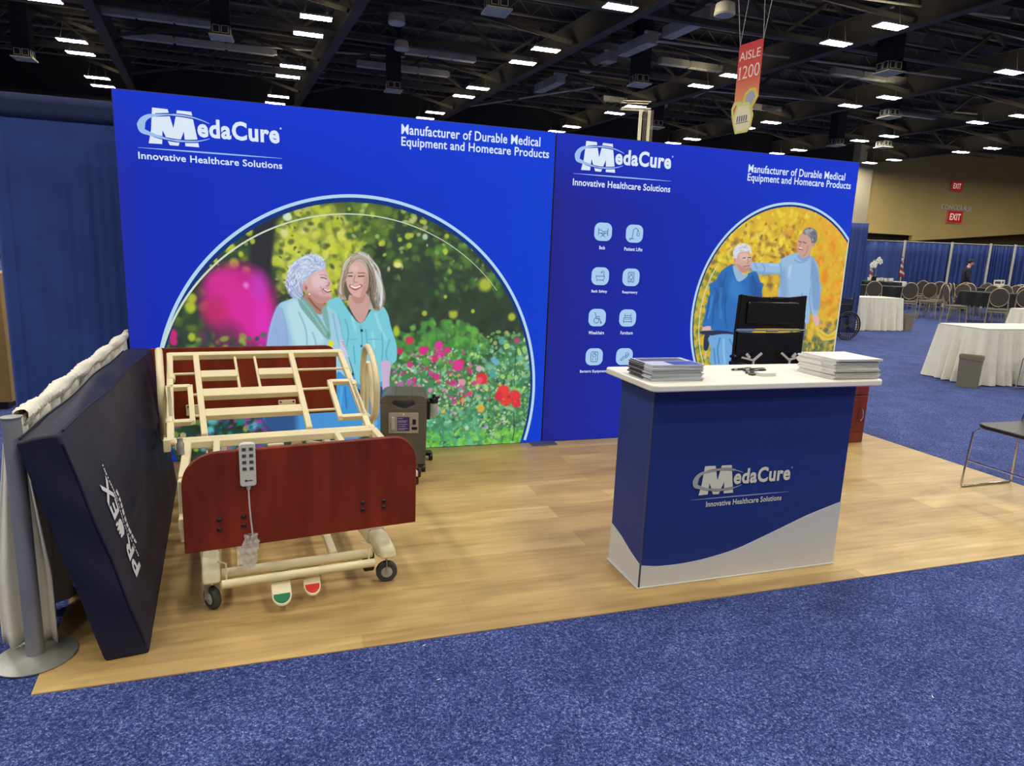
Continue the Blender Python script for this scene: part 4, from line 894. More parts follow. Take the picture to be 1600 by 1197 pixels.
def logo(parent, x0, z0, w, y, mats, tagline, tag_box, tm=1.0):
    """company mark: big M in a planet-like ring, the rest of the word, a rule and the tag line"""
    white, ring, gap, rule = mats
    f = lambda d: (lambda a, b: (x0 + a * w, y - d, z0 + b * w))
    g = f(0.0004); b = MB(); b.flat([g(*p) for p in LOGO_M]); b.build('logo_letter', white, parent, smooth=False, fix=False)
    b = MB()
    for L in (RING_TOP[3:], RING_LOW[2:]):
        P = [(v[0], v[1]) for v in smooth_pts([(q[0], q[1], 0) for q in L], 4)]
        P = [q for q in P if 0.085 < q[0] < 0.41]
        b.ribbon(P, 0.024, f(0.0008))
    b.build('logo_gap', gap, parent, smooth=False, fix=False)
    b = MB()
    T = [(v[0], v[1]) for v in smooth_pts([(q[0], q[1], 0) for q in RING_TOP], 4)]
    Lw = [(v[0], v[1]) for v in smooth_pts([(q[0], q[1], 0) for q in RING_LOW], 4)]
    full = Lw[::-1][:-1] + T
    wd = []
    for i in range(len(full)):
        k = abs(i / (len(full) - 1) - 0.5) * 2
        wd.append(0.008 + 0.046 * max(0, 1 - k * 1.9) if k < 0.55 else 0.010 * (1 - (k - 0.55) / 0.5) + 0.003)
    gg = f(0.0012)
    b.ribbon([(min(p[0] + 0.5 * q, 0.49), p[1]) for p, q in zip(full, wd)], wd, gg)
    b.build('logo_ring', ring, parent, smooth=False, fix=False)
    pl = wallplane(y - 0.0006)
    text('logo_word', 'edaCure', white, parent, (x0 + 0.405 * w, z0 + 0.084 * w, x0 + 0.985 * w, z0 + 0.222 * w), pl, 0.035)
    b = MB()
    n = 16
    b.ribbon([(i / n, -0.023) for i in range(n + 1)], [0.002 + 0.009 * math.sin(PI * i / n) for i in range(n + 1)], f(0.0005))
    b.lathe([(0.0001, 0), (0.008 * w, 0)], (x0 + 0.995 * w, y - 0.0005, z0 + 0.198 * w), 10, 'Y', cap=False)
    b.build('logo_rule', rule, parent, smooth=False, fix=False)
    text('tagline', tagline, white, parent, tag_box, pl, 0.018)

def arc_pts(c, r, a0, a1, n=96):
    return [(c[0] + r[0] * math.cos(math.radians(a0 + (a1 - a0) * i / n)), c[1] + r[1] * math.sin(math.radians(a0 + (a1 - a0) * i / n))) for i in range(n + 1)]

def wall_body(parent, x0, x1, m):
    b = MB()
    for s in (x0, x1 - 0.02): b.bb((s, 0.0, 0.0), (s + 0.02, 0.12, 2.4))
    b.bb((x0 + 0.02, 0.0, 2.38), (x1 - 0.02, 0.12, 2.4)); b.bb((x0 + 0.02, 0.0, 0.0), (x1 - 0.02, 0.12, 0.02))
    b.build('frame', M_FRAME, parent, smooth=False)
    MB().bb((x0 + 0.004, -0.004, 0.004), (x1 - 0.004, 0.004, 2.396)).build('fabric_print', m, parent, bevel=0.003)
    MB().bb((x0 + 0.02, 0.1, 0.02), (x1 - 0.02, 0.119, 2.38)).build('back_panel', M_FRAME, parent, smooth=False)

YF = -0.0045
on = lambda d: (lambda a, b: (a, YF - d, b))
wall = empty('display_wall', label='wider backlit blue display wall picturing two women in a rose garden', cat='display wall')
wall_body(wall, -2.93, -0.002, backlit_gradient('print_blue_garden', -2.93, 0.0, ((0.0, (30, 44, 172)), (0.06, (16, 44, 188)), (0.45, (12, 50, 202)), (1.0, (6, 64, 216))), (14, 62, 232)))
C1, R1 = (-1.436, 0.435), (1.346, 1.413)
print_mesh('photo_print', PRINT_GARDEN, (-2.79, -0.08, 0.0045, 1.86), 0.0036, (38, 62, 46), C1, (R1[0] - 0.028, R1[1] - 0.040), wall, YF - 0.0016, attr_backlit('print_garden'))
def clip_floor(P): return [p for p in P if p[1] > 0.006]
MB().ribbon(clip_floor(arc_pts(C1, (R1[0] - 0.022, R1[1] - 0.030), -20, 200, 140)), 0.03, on(0.001)).build('shadow_band', B_NAVY_BAND, wall, smooth=False, fix=False)
MB().ribbon(clip_floor(arc_pts(C1, R1, -20, 200, 140)), 0.022, on(0.0026)).build('outer_arc', B_ARC, wall, smooth=False, fix=False)
_n = 80
MB().ribbon(arc_pts((-1.466, 0.402), (1.323, 1.323), 174, 38, _n), [0.016 - 0.013 * i / _n for i in range(_n + 1)], on(0.003)).build('inner_arc', B_THIN, wall, smooth=False, fix=False)
LM = (B_WHITE, B_RING, B_BLUE_GAP, B_RING)
logo(wall, -2.802, 2.080, 0.855, YF - 0.001, LM, 'Innovative Healthcare Solutions', (-2.803, 1.992, -1.947, 2.036))
_pl = wallplane(YF - 0.001)
text('headline', 'Manufacturer of Durable Medical', B_WHITE, wall, (-1.155, 2.284, -0.125, 2.352), _pl, 0.016)
text('headline', 'Equipment and Homecare Products', B_WHITE, wall, (-1.155, 2.188, -0.052, 2.268), _pl, 0.016)
MB().bb((-0.11, -0.11, 0.0), (0.1, 0.0, 0.008)).build('foot_plate', pm('grey_foot_plate', (96, 104, 128), 0.5, 0.4), wall, bevel=0.003)

wall2 = empty('display_wall', label='backlit blue display wall with white icon tiles and a picture of two men in autumn', cat='display wall')
wall_body(wall2, 0.002, 2.862, backlit_gradient('print_blue_autumn', 0.0, 2.86, ((0.0, (30, 34, 140)), (0.1, (26, 36, 158)), (0.45, (18, 44, 182)), (1.0, (12, 58, 212))), (18, 52, 222)))
C2, R2 = (2.213, 1.02), (0.91, 0.99)
print_mesh('photo_print', PRINT_AUTUMN, (1.30, 2.852, 0.0045, 2.0), 0.0034, (150, 140, 60), C2, (R2[0] - 0.02, R2[1] - 0.026), wall2, YF - 0.0016, attr_backlit('print_autumn'))
def clip_edge(P): return [p for p in P if p[0] < 2.853 and p[1] > 0.006]
MB().ribbon(clip_edge(arc_pts(C2, (R2[0] - 0.016, R2[1] - 0.02), 20, 250, 120)), 0.028, on(0.001)).build('shadow_band', B_NAVY_BAND, wall2, smooth=False, fix=False)
MB().ribbon(clip_edge(arc_pts(C2, R2, 20, 262, 120)), 0.02, on(0.0026)).build('outer_arc', B_ARC, wall2, smooth=False, fix=False)
_hi = [(2.846, z) for z in (1.735, 1.5, 1.2, 0.9, 0.6, 0.3)]
MB().ribbon(_hi, 0.012, on(0.0026)).build('edge_line', B_THIN, wall2, smooth=False, fix=False)
MB().ribbon(arc_pts((2.296, 1.002), (0.919, 0.919), 150, 232, 50), 0.008, on(0.003)).build('inner_arc', B_THIN, wall2, smooth=False, fix=False)
logo(wall2, 0.152, 2.133, 0.848, YF - 0.001, LM, 'Innovative Healthcare Solutions', (0.152, 2.026, 0.998, 2.078))
text('headline', 'Manufacturer of Durable Medical', B_WHITE, wall2, (1.716, 2.234, 2.720, 2.298), _pl, 0.016)
text('headline', 'Equipment and Homecare Products', B_WHITE, wall2, (1.716, 2.148, 2.794, 2.226), _pl, 0.016)

def icon(x, z, lines, label):
    h = 0.074
    t = MB().flat([on(0.0012)(a, b) for a, b in rounded(x - 0.076, z - 0.07, x + 0.076, z + 0.07, 0.05)]).build('icon_tile', B_ICON, wall2, smooth=False, fix=False)
    b = MB()
    for L in lines:
        P = [(x + q[0] * 0.01, z + q[1] * 0.01) for q in L]
        b.ribbon(P, 0.0055, on(0.002))
    b.build('drawing', B_ICON_LINE, t, smooth=False, fix=False)
    if label:
        w = 0.0125 * len(label)
        text('caption', label, B_WHITE, wall2, (x - w / 2, z - 0.136, x + w / 2, z - 0.108), _pl, 0.02)
circ = lambda cx, cz, r, n=12: [(cx + r * math.cos(2 * PI * i / n), cz + r * math.sin(2 * PI * i / n)) for i in range(n + 1)]
icon(0.432, 1.692, [[(-4, 3), (-4, -3)], [(4, 3), (4, -3)], [(-4, -1), (4, -1)], [(-4, 1), (-2, 1.5), (0, 0), (4, 0.6)], [(-2, -1), (2, -4)], [(2, -1), (-2, -4)]], 'Beds')
icon(0.707, 1.690, [[(-2, -4), (-1, 3), (1, 4.4), (3, 3)], [(-4, -4), (0, -4)], [(3, 3), (2, 0), (4.5, 0), (3, 3)], [(2, 0), (2.4, -1.6), (4.4, -1.6), (4.5, 0)], circ(-3.6, -4.4, .5, 8)], 'Patient Lifts')
icon(0.431, 1.347, [[(-4, 0), (4.2, 0)], [(-3.6, 0), (-3, -3), (3, -3), (3.8, 0)], [(3, 0), (3, 4), (1, 4), (1, 3)], [(0, 2.8), (2, 2.8)], [(-2.6, -3), (-2.8, -4)], [(2.6, -3), (2.8, -4)]], 'Bath Safety')
icon(0.704, 1.345, [rounded(-2.6, -3.6, 2.6, 4, .8) + [(-2.6, -2.8)], [(-1.6, 2.6), (1.6, 2.6)], circ(0, 0, 1.6), [(-1.4, -2.4), (1.4, -2.4)], [(-2, -3.6), (-2, -4.6)], [(2, -3.6), (2, -4.6)]], 'Respiratory')
icon(0.427, 1.017, [[(-3, 4), (-1.8, 4), (-1, -1), (2.4, -1), (3.6, -4)], circ(-0.6, -2.2, 2.2), [(-1.4, 1), (2, 1), (2, -1)], circ(3.4, -4, .6, 8)], 'Wheelchairs')
icon(0.700, 1.016, [[(-3, 3.6), (-2.6, -1), (2.6, -1), (3, 3.6)], [(-3, 2), (3, 2)], [(-3.6, 0.6), (-3.6, -4)], [(3.6, 0.6), (3.6, -4)], [(-3.6, -3), (3.6, -3)], [(-2.6, 0.4), (2.6, 0.4)]], 'Furniture')
icon(0.422, 0.698, [rounded(-3, -4, 3, 4, 1) + [(-3, -3)], circ(0, 1.4, 1.6), [(0, 1.4), (0.8, 2.4)], [(-1.2, -1), (-1.6, -3)], [(1.2, -1), (1.6, -3)]], 'Bariatric Equipment')
icon(0.695, 0.697, [[(-4, -3), (-1, 0), (1, 0), (4, 3)], [(-3, -3.6), (0, -1), (2, -1), (4.4, 2)], [(1, 0), (1, 3), (3, 3.6)]], None)

# ------------------------------------------------------------------ hospital bed: local x across, y towards the head, z up
bed = empty('hospital_bed', (-1.88, -2.08, 0), math.radians(5.5), 'electric hospital bed with cherry boards, cream steel frame and raised backrest', 'bed')
BL = 0.7606; BS = (0.69 / BL, 0.32 / BL)
def bk(u, s, off=0.0):           # a point of the raised backrest plane
    return (u, 0.66 + BS[0] * s - BS[1] * off, 0.55 + BS[1] * s + BS[0] * off)
BN = (0, -BS[1], BS[0])
# headboard
hb = MB().prism(rounded(-0.76, 0.335, 0.45, 0.818, 0.075, 8, (0, 0, 1, 1)), lambda a, b, t: (a, t, b), 1.94, 1.962).build('headboard', M_CHERRY, bed, bevel=0.003)
for x0, x1, z0, z1 in ((0.055, 0.168, 0.388, 0.444), (-0.52, -0.409, 0.37, 0.442)):
    br = MB().bb((x0, 1.925, z0), (x1, 1.94, z1)).build('bracket', M_CREAM, hb, bevel=0.003)
    for x in (x0 + 0.015, x1 - 0.015): MB().cyl((x, 1.925, z1 - 0.012), (x, 1.921, z1 - 0.012), 0.006, seg=10).build('bolt', M_BLACK, br)
# footboard
fo = [(-0.455, 0.287), (0.478, 0.300), (0.478, 0.575)]
fo += [(0.478 - 0.10 + 0.10 * math.cos(a), 0.585 + 0.118 * math.sin(a)) for a in [PI / 2 * k / 9 for k in range(1, 10)]]
fo += [(-0.455 + 0.13 - 0.13 * math.sin(a), 0.565 + 0.128 * math.cos(a)) for a in [PI / 2 * k / 9 for k in range(10)]]
fb = MB().prism(fo, lambda a, b, t: (a, t, b), -0.075, -0.05).build('footboard', M_CHERRY, bed, bevel=0.004)
for x, z in ((-0.325, 0.415), (-0.327, 0.374), (-0.235, 0.417), (-0.236, 0.379), (0.242, 0.42), (0.242, 0.388), (0.333, 0.418), (0.333, 0.389)):
    MB().lathe([(0.0095, -0.0755), (0.0095, -0.079), (0.007, -0.082), (0.003, -0.083)], (x, 0, z), 12, 'Y').build('bolt', M_BLACK, fb)
# backrest
b = MB()
W, T = 0.026, 0.030
def sbar(a, c, w=W, t=T, off=0.0): b.bar(bk(*a, off), bk(*c, off), w, t, BN)
sbar((-0.568, 0.735), (0.385, 0.735), 0.034, 0.036)                       # top rail
sbar((-0.558, 0.75), (-0.532, -0.01), 0.032, 0.034); sbar((0.375, 0.745), (0.418, 0.0), 0.032, 0.034)
sbar((-0.425, 0.72), (-0.383, 0.02), 0.030, 0.034, 0.002); sbar((0.088, 0.72), (0.114, 0.02), 0.030, 0.034, 0.002)
b.build('backrest_frame', M_CREAM, bed, bevel=0.004)
for nm, a, c, w in (('slat', (-0.408, 0.541), (-0.212, 0.541), 0.062), ('slat', (-0.105, 0.546), (0.096, 0.546), 0.062), ('slat', (-0.402, 0.369), (0.105, 0.369), 0.066), ('slat', (-0.386, 0.197), (0.112, 0.197), 0.060)):
    b = MB(); sbar(a, c, w, 0.034, -0.004); b.build(nm, M_CREAM, bed, bevel=0.004)
b = MB()
for a, c in (((-0.222, 0.71), (-0.207, 0.40)), ((-0.116, 0.71), (-0.102, 0.40)), ((-0.56, 0.56), (-0.418, 0.56)), ((-0.45, 0.366), (-0.405, 0.366)), ((-0.437, 0.186), (-0.39, 0.186)), ((0.1, 0.566), (0.392, 0.566)), ((0.108, 0.375), (0.275, 0.375)), ((0.12, 0.18), (0.285, 0.18))):
    MB().cyl(bk(*a), bk(*c), 0.0075, seg=10).build('cross_rod', M_CREAM, bed)
for q in (((-0.556, 0.431), (-0.452, 0.431), (-0.437, 0.136), (-0.53, 0.136)), ((0.272, 0.427), (0.395, 0.425), (0.41, 0.1), (0.283, 0.1))):
    b = MB()
    for k in range(4):
        p, r = q[k], q[(k + 1) % 4]
        b.bar(bk(*p, 0.003), bk(*r, 0.003), 0.026, 0.028, BN)
    for p in q: b.box(bk(*p, 0.003), (0.026, 0.028, 0.026))
    b.build('corner_frame', M_CREAM, bed, bevel=0.003)
b = MB()
b.cyl((-0.56, 0.66, 0.545), (0.44, 0.66, 0.545), 0.020, seg=14)
b.box((-0.548, 0.66, 0.535), (0.03, 0.06, 0.06)); b.box((0.43, 0.66, 0.535), (0.03, 0.06, 0.06))
b.build('pivot_bar', M_CREAM, bed, bevel=0.003)
for u, s in ((-0.545, 0.52), (-0.54, 0.15), (0.39, 0.56), (0.405, 0.4)): MB().cyl(bk(u, s - 0.02), bk(u, s + 0.02), 0.021, seg=12).build('collar', M_CREAM, bed)
# seat and leg deck
b = MB()
for x in (-0.455, 0.43): b.bar((x, 0.60, 0.55), (x, 0.05, 0.55), 0.034, 0.04)
b.bar((-0.51, 0.585, 0.55), (0.45, 0.585, 0.55), 0.05, 0.036); b.bar((-0.45, 0.06, 0.55), (0.44, 0.06, 0.55), 0.04, 0.036)
b.bar((0.235, 0.585, 0.55), (0.235, 0.05, 0.55), 0.03, 0.034); b.bar((-0.33, 0.585, 0.55), (-0.33, 0.05, 0.55), 0.03, 0.034)
b.build('seat_frame', M_CREAM, bed, bevel=0.004)
for x, w in ((-0.458, 0.03), (0.40, 0.03)):
    b = MB(); b.bar((x, 0.03, 0.56), (x, 0.03, 0.30), w, 0.04, (0, 1, 0)); b.bar((x, 0.04, 0.40), (x, -0.05, 0.40), w, 0.05); b.build('end_post', M_CREAM, bed, bevel=0.004)
b = MB(); b.lathe([(0.006, 0), (0.016, 0.002), (0.016, 0.05), (0.012, 0.055), (0.012, 0.075), (0.004, 0.08)], (-0.475, 0.36, 0.57), 14)
b.build('pull_knob', M_STEEL, bed)
# lifting gear under the deck
b = MB()
b.bar((-0.18, 0.72, 0.50), (-0.22, 1.30, 0.27), 0.04, 0.05); b.bar((0.06, 0.72, 0.50), (0.09, 1.30, 0.27), 0.04, 0.05)
b.bar((-0.16, 0.70, 0.54), (-0.16, 0.84, 0.50), 0.05, 0.03); b.bar((-0.36, 0.72, 0.5), (-0.36, 0.90, 0.42), 0.03, 0.04)
b.bar((-0.30, 0.5, 0.5), (-0.30, 1.5, 0.24), 0.03, 0.05); b.bar((0.20, 0.5, 0.5), (0.20, 1.5, 0.24), 0.03, 0.05)
b.build('lift_arms', M_CREAM, bed, bevel=0.004)
b = MB(); b.cyl((-0.04, 0.75, 0.47), (-0.02, 1.15, 0.36), 0.03, seg=16); b.cyl((-0.02, 1.15, 0.36), (-0.01, 1.4, 0.29), 0.016, seg=12); b.box((-0.05, 0.78, 0.43), (0.08, 0.11, 0.1))
b.build('actuator', M_CREAM_PLASTIC, bed, bevel=0.006)
# base
b = MB()
b.cyl((-0.33, 0.01, 0.142), (0.30, 0.01, 0.142), 0.021, seg=16); b.cyl((-0.33, -0.055, 0.125), (0.30, -0.055, 0.125), 0.018, seg=16)
for x in (-0.25, 0.13): b.bar((x, 0.02, 0.15), (x, 1.60, 0.15), 0.034, 0.034)
for x in (-0.35, 0.33): b.bar((x, 0.10, 0.21), (x, 1.70, 0.21), 0.04, 0.05)
b.bar((-0.36, 1.60, 0.15), (0.34, 1.60, 0.15), 0.045, 0.04)
b.build('base_frame', M_CREAM, bed, bevel=0.004)
b = MB(); b.bar((0.30, 1.22, 0.075), (0.845, 1.22, 0.075), 0.055, 0.035); b.bar((0.33, 1.22, 0.20), (0.33, 1.22, 0.07), 0.04, 0.04, (1, 0, 0))
ob = b.build('outrigger', M_CREAM, bed, bevel=0.004)
b = MB(); b.bar((0.845, 1.22, 0.075), (0.862, 1.22, 0.075), 0.062, 0.045); b.cyl((0.835, 1.22, 0.0), (0.835, 1.22, 0.06), 0.02, seg=14); b.build('rubber_foot', M_BLACK, ob, bevel=0.003)
def caster(x, y, ax, front=True, sh=0.0):
    s = -1 if front else 1
    h = MB()
    prof = [(y - s * 0.20, 0.245), (y - s * 0.03, 0.215), (y + s * 0.035, 0.170), (y + s * 0.045, 0.125), (y - s * 0.02, 0.118), (y - s * 0.07, 0.155), (y - s * 0.20, 0.190)]
    h.prism(prof, lambda a, c, t: (t + sh * (y - 0.03 - a), a, c), x - 0.034, x + 0.034)
    h.prism([(y - s * 0.20, 0.25), (y - s * 0.075, 0.232), (y - s * 0.075, 0.15), (y - s * 0.20, 0.185)], lambda a, c, t: (t + sh * (y - 0.03 - a), a, c), x - 0.040, x + 0.040)
    h = h.build('caster', M_CREAM_PLASTIC, bed, bevel=0.012, seg=3)
    d = Vector((ax[0], ax[1], 0)).normalized(); r = 0.048
    c = Vector((x, y, r))
    f = MB()
    p = Vector((-d.y, d.x, 0))
    for k in (1, -1): f.bar(c + d * 0.021 * k, Vector((x, y + 0.01, 0.125)) + d * 0.02 * k, 0.004, 0.026, d)
    f.cyl((x, y + 0.01, 0.115), (x, y + 0.01, 0.135), 0.024, seg=16)
    f.build('fork', M_STEEL, h)
    def wheel(prof):
        w = MB().lathe(prof, (0, 0, 0), 28, 'X')
        m = Matrix.Translation(c) @ Matrix(((d.x, -d.y, 0, 0), (d.y, d.x, 0, 0), (0, 0, 1, 0), (0, 0, 0, 1)))
        bmesh.ops.transform(w.bm, matrix=m, verts=w.bm.verts)
        return w
    wheel([(0.032, -0.016), (0.043, -0.016), (0.048, -0.010), (0.048, 0.010), (0.043, 0.016), (0.032, 0.016)]).build('tyre', M_RUBBER, h)
    wheel([(0.008, -0.0195), (0.010, -0.0175), (0.024, -0.0165), (0.0325, -0.0135), (0.0325, 0.0135), (0.024, 0.0165), (0.010, 0.0175), (0.008, 0.0195)]).build('hub', M_HUB, h)
caster(-0.367, -0.0, (-0.86, -0.5)); caster(0.364, 0.0, (-0.15, -1), True, 0.28)
caster(-0.367, 1.66, (1, 0.1), False); caster(0.364, 1.66, (1, 0.2), False)
for x in (-0.31, 0.275):      # wire brake loops inside each front caster
    MB().tube([(x - 0.03, 0.0, 0.205), (x, -0.035, 0.205), (x, -0.04, 0.12), (x - 0.03, -0.0, 0.12)], 0.004, 6).build('brake_loop', M_CREAM, bed)
MB().box((0.285, 0.03, 0.10), (0.05, 0.06, 0.09)).build('brake_block', M_BLACK, bed, bevel=0.01)
def pedal(x0, x1, y0, y1, col):
    h = MB().prism([(y1, 0.125), (y0 + 0.03, 0.085), (y0, 0.062), (y0, 0.056), (y0 + 0.03, 0.075), (y1, 0.112)], lambda a, c, t: (t, a, c), x0, x1).build('pedal', M_CREAM_PLASTIC, bed, bevel=0.003)
    xc, w = (x0 + x1) / 2, (x1 - x0) / 2
    pts = [(x0, y0 + 0.012)] + [(xc - w * math.cos(a), y0 + 0.01 - 0.045 * math.sin(a)) for a in [PI * k / 10 for k in range(1, 10)]] + [(x1, y0 + 0.012)]
    MB().prism(pts, lambda a, c, t: (a, c, t + 0.45 * (c - y0)), 0.052, 0.062).build('pedal_rim', M_CREAM_PLASTIC, h, bevel=0.002)
    MB().prism([(xc + (p[0] - xc) * 0.86, y0 + (p[1] - y0) * 0.86) for p in pts], lambda a, c, t: (a, c, t + 0.45 * (c - y0)), 0.060, 0.066).build('pedal_pad', pm('pedal_' + ('green' if col[1] > 90 else 'red'), col, 0.5), h)
pedal(-0.140, -0.062, -0.115, 0.03, (20, 118, 78)); pedal(-0.008, 0.062, -0.070, 0.03, (206, 52, 44))
MB().cyl((-0.06, -0.04, 0.105), (0.0, -0.04, 0.105), 0.013, seg=12).build('pedal_shaft', M_STEEL, bed)
# assist rails
for x, k in ((0.545, 1), (-0.605, -1)):
    b = MB()
    sk_ = 0.0 if k > 0 else -0.078
    loop = [(1.10, 0.50), (1.05, 0.62), (1.05, 0.72), (1.13, 0.82), (1.26, 0.885), (1.36, 0.885), (1.44, 0.80), (1.47, 0.63), (1.43, 0.47), (1.27, 0.45)]
    b.tube([(x + sk_ * (y - 1.25), y, z) for y, z in loop], 0.019, 10, True, 5)
    for pts in (((1.16, 0.48), (1.20, 0.62), (1.22, 0.72), (1.26, 0.80)), ((1.36, 0.47), (1.34, 0.62), (1.33, 0.74), (1.30, 0.80))): b.tube([(x + sk_ * (y - 1.25), y, z) for y, z in pts], 0.014, 8, False, 4)
    b.tube([(x, 1.25, 0.46), (x, 1.17, 0.42), (x - 0.05 * k, 1.0, 0.44), (x - 0.12 * k, 0.80, 0.54)], 0.015, 8, False, 4)
    b.build('assist_rail', M_CREAM, bed)

# hand control hooked over the footboard
hc = empty('hand_control', (-1.88, -2.08, 0), math.radians(5.5), 'white hand control with eight square buttons hanging on the bed footboard', 'remote control')
h = MB().prism(rounded(-0.244, 0.553, -0.184, 0.728, 0.012, 5), lambda a, c, t: (a, t, c), -0.105, -0.080)
h.bar((-0.214, -0.08, 0.722), (-0.214, -0.04, 0.715), 0.03, 0.006); h.bar((-0.214, -0.042, 0.716), (-0.214, -0.042, 0.69), 0.03, 0.004, (0, 1, 0))
h.build('casing', pm('remote_casing', (206, 206, 198), 0.45), hc, bevel=0.003)
M_KEY = pm('remote_key', (96, 98, 100), 0.5); M_KEYMARK = pm('remote_mark', (38, 40, 46), 0.5)
for r in range(4):
    for c in range(2):
        x, z = -0.226 + 0.026 * c, 0.706 - 0.0265 * r
        k = MB().box((x, -0.1055, z), (0.015, 0.003, 0.0135)).build('button', M_KEY, hc, bevel=0.001)
        b = MB(); b.box((x - 0.003, -0.1073, z + 0.001), (0.004, 0.0006, 0.008)); b.box((x + 0.003, -0.1073, z), (0.003, 0.0006, 0.005)); b.build('symbol', M_KEYMARK, k)
b = MB(); b.ball((-0.222, -0.1055, 0.577), 0.005, (1, 0.2, 0.9)); b.box((-0.209, -0.1055, 0.577), (0.022, 0.001, 0.003)); b.build('printed_mark', M_KEYMARK, hc)
b = MB(); b.tube([(-0.214, -0.092, 0.556), (-0.214, -0.092, 0.535)], [0.012, 0.006], 10)
b.tube([(-0.214, -0.092, 0.54), (-0.213, -0.092, 0.48), (-0.210, -0.092, 0.41), (-0.206, -0.092, 0.35), (-0.214, -0.088, 0.30)], 0.0032, 8, False, 5)
b.build('cord', pm('grey_cord', (202, 200, 196), 0.5), hc)
M_CLEAR = pm('clear_plastic_wrap', (232, 232, 228), 0.2, bump=0.9, bump_scale=40, alpha=0.5, spec=0.9)
rg = random.Random(5)
def wrapshape(i, j):
    a = 2 * PI * i; z = 0.345 - 0.165 * j
    r = 0.017 * (0.75 + 0.5 * math.sin(PI * min(1, j * 1.1)) + 0.35 * math.sin(3 * a + 9 * j) * 0.5 + 0.25 * math.sin(7 * a - 23 * j) * 0.5 + 0.3 * math.sin(31 * j) * 0.4)
    return (-0.212 - 0.012 * j + r * 1.5 * math.cos(a), -0.09 + 0.03 * j + r * math.sin(a), z)
MB().grid(wrapshape, 28, 26, True).build('plastic_wrap', M_CLEAR, hc)

# ------------------------------------------------------------------ mattress leaning on the white drape
MC = {(0, 0, 0): (-2.573, -2.42, 0.0), (0, 0, 1): (-2.431, -2.40, 0.0), (0, 1, 0): (-2.775, -2.42, 0.828), (0, 1, 1): (-2.652, -2.41, 0.850),
      (1, 0, 0): (-2.755, -0.5, 0.0), (1, 0, 1): (-2.612, -0.5, 0.0), (1, 1, 0): (-2.855, -0.47, 0.85), (1, 1, 1): (-2.715, -0.47, 0.855)}
def mat_pt(a, h, t, extra=0.0):
    p = Vector((0, 0, 0))
    for k, q in MC.items():
        w = (a if k[0] else 1 - a) * (h if k[1] else 1 - h) * (t if k[2] else 1 - t)
        p += Vector(q) * w
    s = math.sin(PI * a) ** 0.6 * math.sin(PI * h) ** 0.6 if 0 < a < 1 and 0 < h < 1 else 0
    n = Vector((0.94, 0.08, 0.28))
    wr = 0.006 * math.sin(9 * a + 5 * h) + 0.005 * math.sin(21 * a - 14 * h + 1) + 0.003 * math.sin(37 * a + 25 * h)
    p += n * (s * (0.012 + wr) * (1 if t > 0.99 else -1 if t < 0.01 else 0))
    if h > 0.99: p.z += 0.008 * math.sin(13 * a + 6 * t) * math.sin(PI * a) + 0.014 * math.sin(PI * t) * (0.4 + 0.6 * math.sin(PI * a))
    if a < 0.01: p.y -= 0.012 * math.sin(PI * t) * math.sin(PI * h) + 0.006 * math.sin(16 * h + 4 * t) * math.sin(PI * h)
    return p + n * extra
b = MB()
NA, NH, NT = 48, 26, 5
b.grid(lambda i, j: mat_pt(i, j, 1.0), NA, NH); b.grid(lambda i, j: mat_pt(i, j, 0.0), NA, NH)
b.grid(lambda i, j: mat_pt(i, 1.0, j), NA, NT); b.grid(lambda i, j: mat_pt(i, 0.0, j), NA, NT)
b.grid(lambda i, j: mat_pt(0.0, i, j), NH, NT); b.grid(lambda i, j: mat_pt(1.0, i, j), NH, NT)
bmesh.ops.remove_doubles(b.bm, verts=b.bm.verts, dist=0.0004)
mattress = empty('mattress', label='navy covered mattress standing on its long edge against the white drape', cat='mattress')
b.build('cover', M_NAVY_FABRIC, mattress, bevel=0.010, seg=3, angle=50)
b = MB()
edge = [mat_pt(k / 40, 1.0, 1.0, 0.001) for k in range(1, 40)]
b.tube(edge, 0.004, 6); b.tube([mat_pt(0.0, k / 24, 1.0, 0.001) for k in range(1, 24)], 0.004, 6); b.tube([mat_pt(k / 40, 1.0, 0.0) for k in range(1, 40)], 0.004, 6)
b.build('seam_piping', M_NAVY_FABRIC, mattress)
M_INK = pm('white_ink', (206, 208, 214), 0.7)
def on_mattress(o):
    for v in o.data.vertices:
        v.co = mat_pt(v.co.x / 1.9, v.co.y / 0.87, 1.0, 0.004)
ROT90 = Matrix.Identity(4)
def mat_text(s, a0, a1, h0, h1, bold):
    o = text('lettering', s, M_INK, mattress, (0, 0, 1, 1), ROT90, bold)
    for v in o.data.vertices:
        x, y = v.co.x, v.co.y
        v.co = (a1 - y * (a1 - a0), h0 + x * (h1 - h0), 0)
    on_mattress(o)
mat_text('PR', 0.175, 0.275, 0.225, 0.375, 0.03); mat_text('EX', 0.175, 0.275, 0.47, 0.62, 0.03)
b = MB()                      # hand shaped emblem in place of a letter
b.flat([mat_pt((0.225 + 0.045 * math.cos(t)) / 1.9, (0.42 + 0.030 * math.sin(t)) / 0.87, 1, 0.004) for t in [2 * PI * k / 16 for k in range(16)]])
for k in range(4):
    h0 = 0.395 + 0.016 * k
    b.flat([mat_pt(x / 1.9, y / 0.87, 1, 0.0043) for x, y in ((0.20, h0), (0.155 + 0.006 * abs(k - 1.5), h0 + 0.004), (0.155 + 0.006 * abs(k - 1.5), h0 + 0.013), (0.20, h0 + 0.013))])
b.build('emblem', M_INK, mattress, smooth=False, fix=False)
b = MB(); rg = random.Random(11)
hh = 0.26
while hh < 0.66:
    w = rg.uniform(0.006, 0.011)
    b.flat([mat_pt(x / 1.9, y / 0.87, 1, 0.004) for x, y in ((0.296, hh), (0.284 + rg.uniform(0, 0.004), hh), (0.284, hh + w), (0.296, hh + w))]); hh += w + rg.choice((0.003, 0.003, 0.008))
hh = 0.30
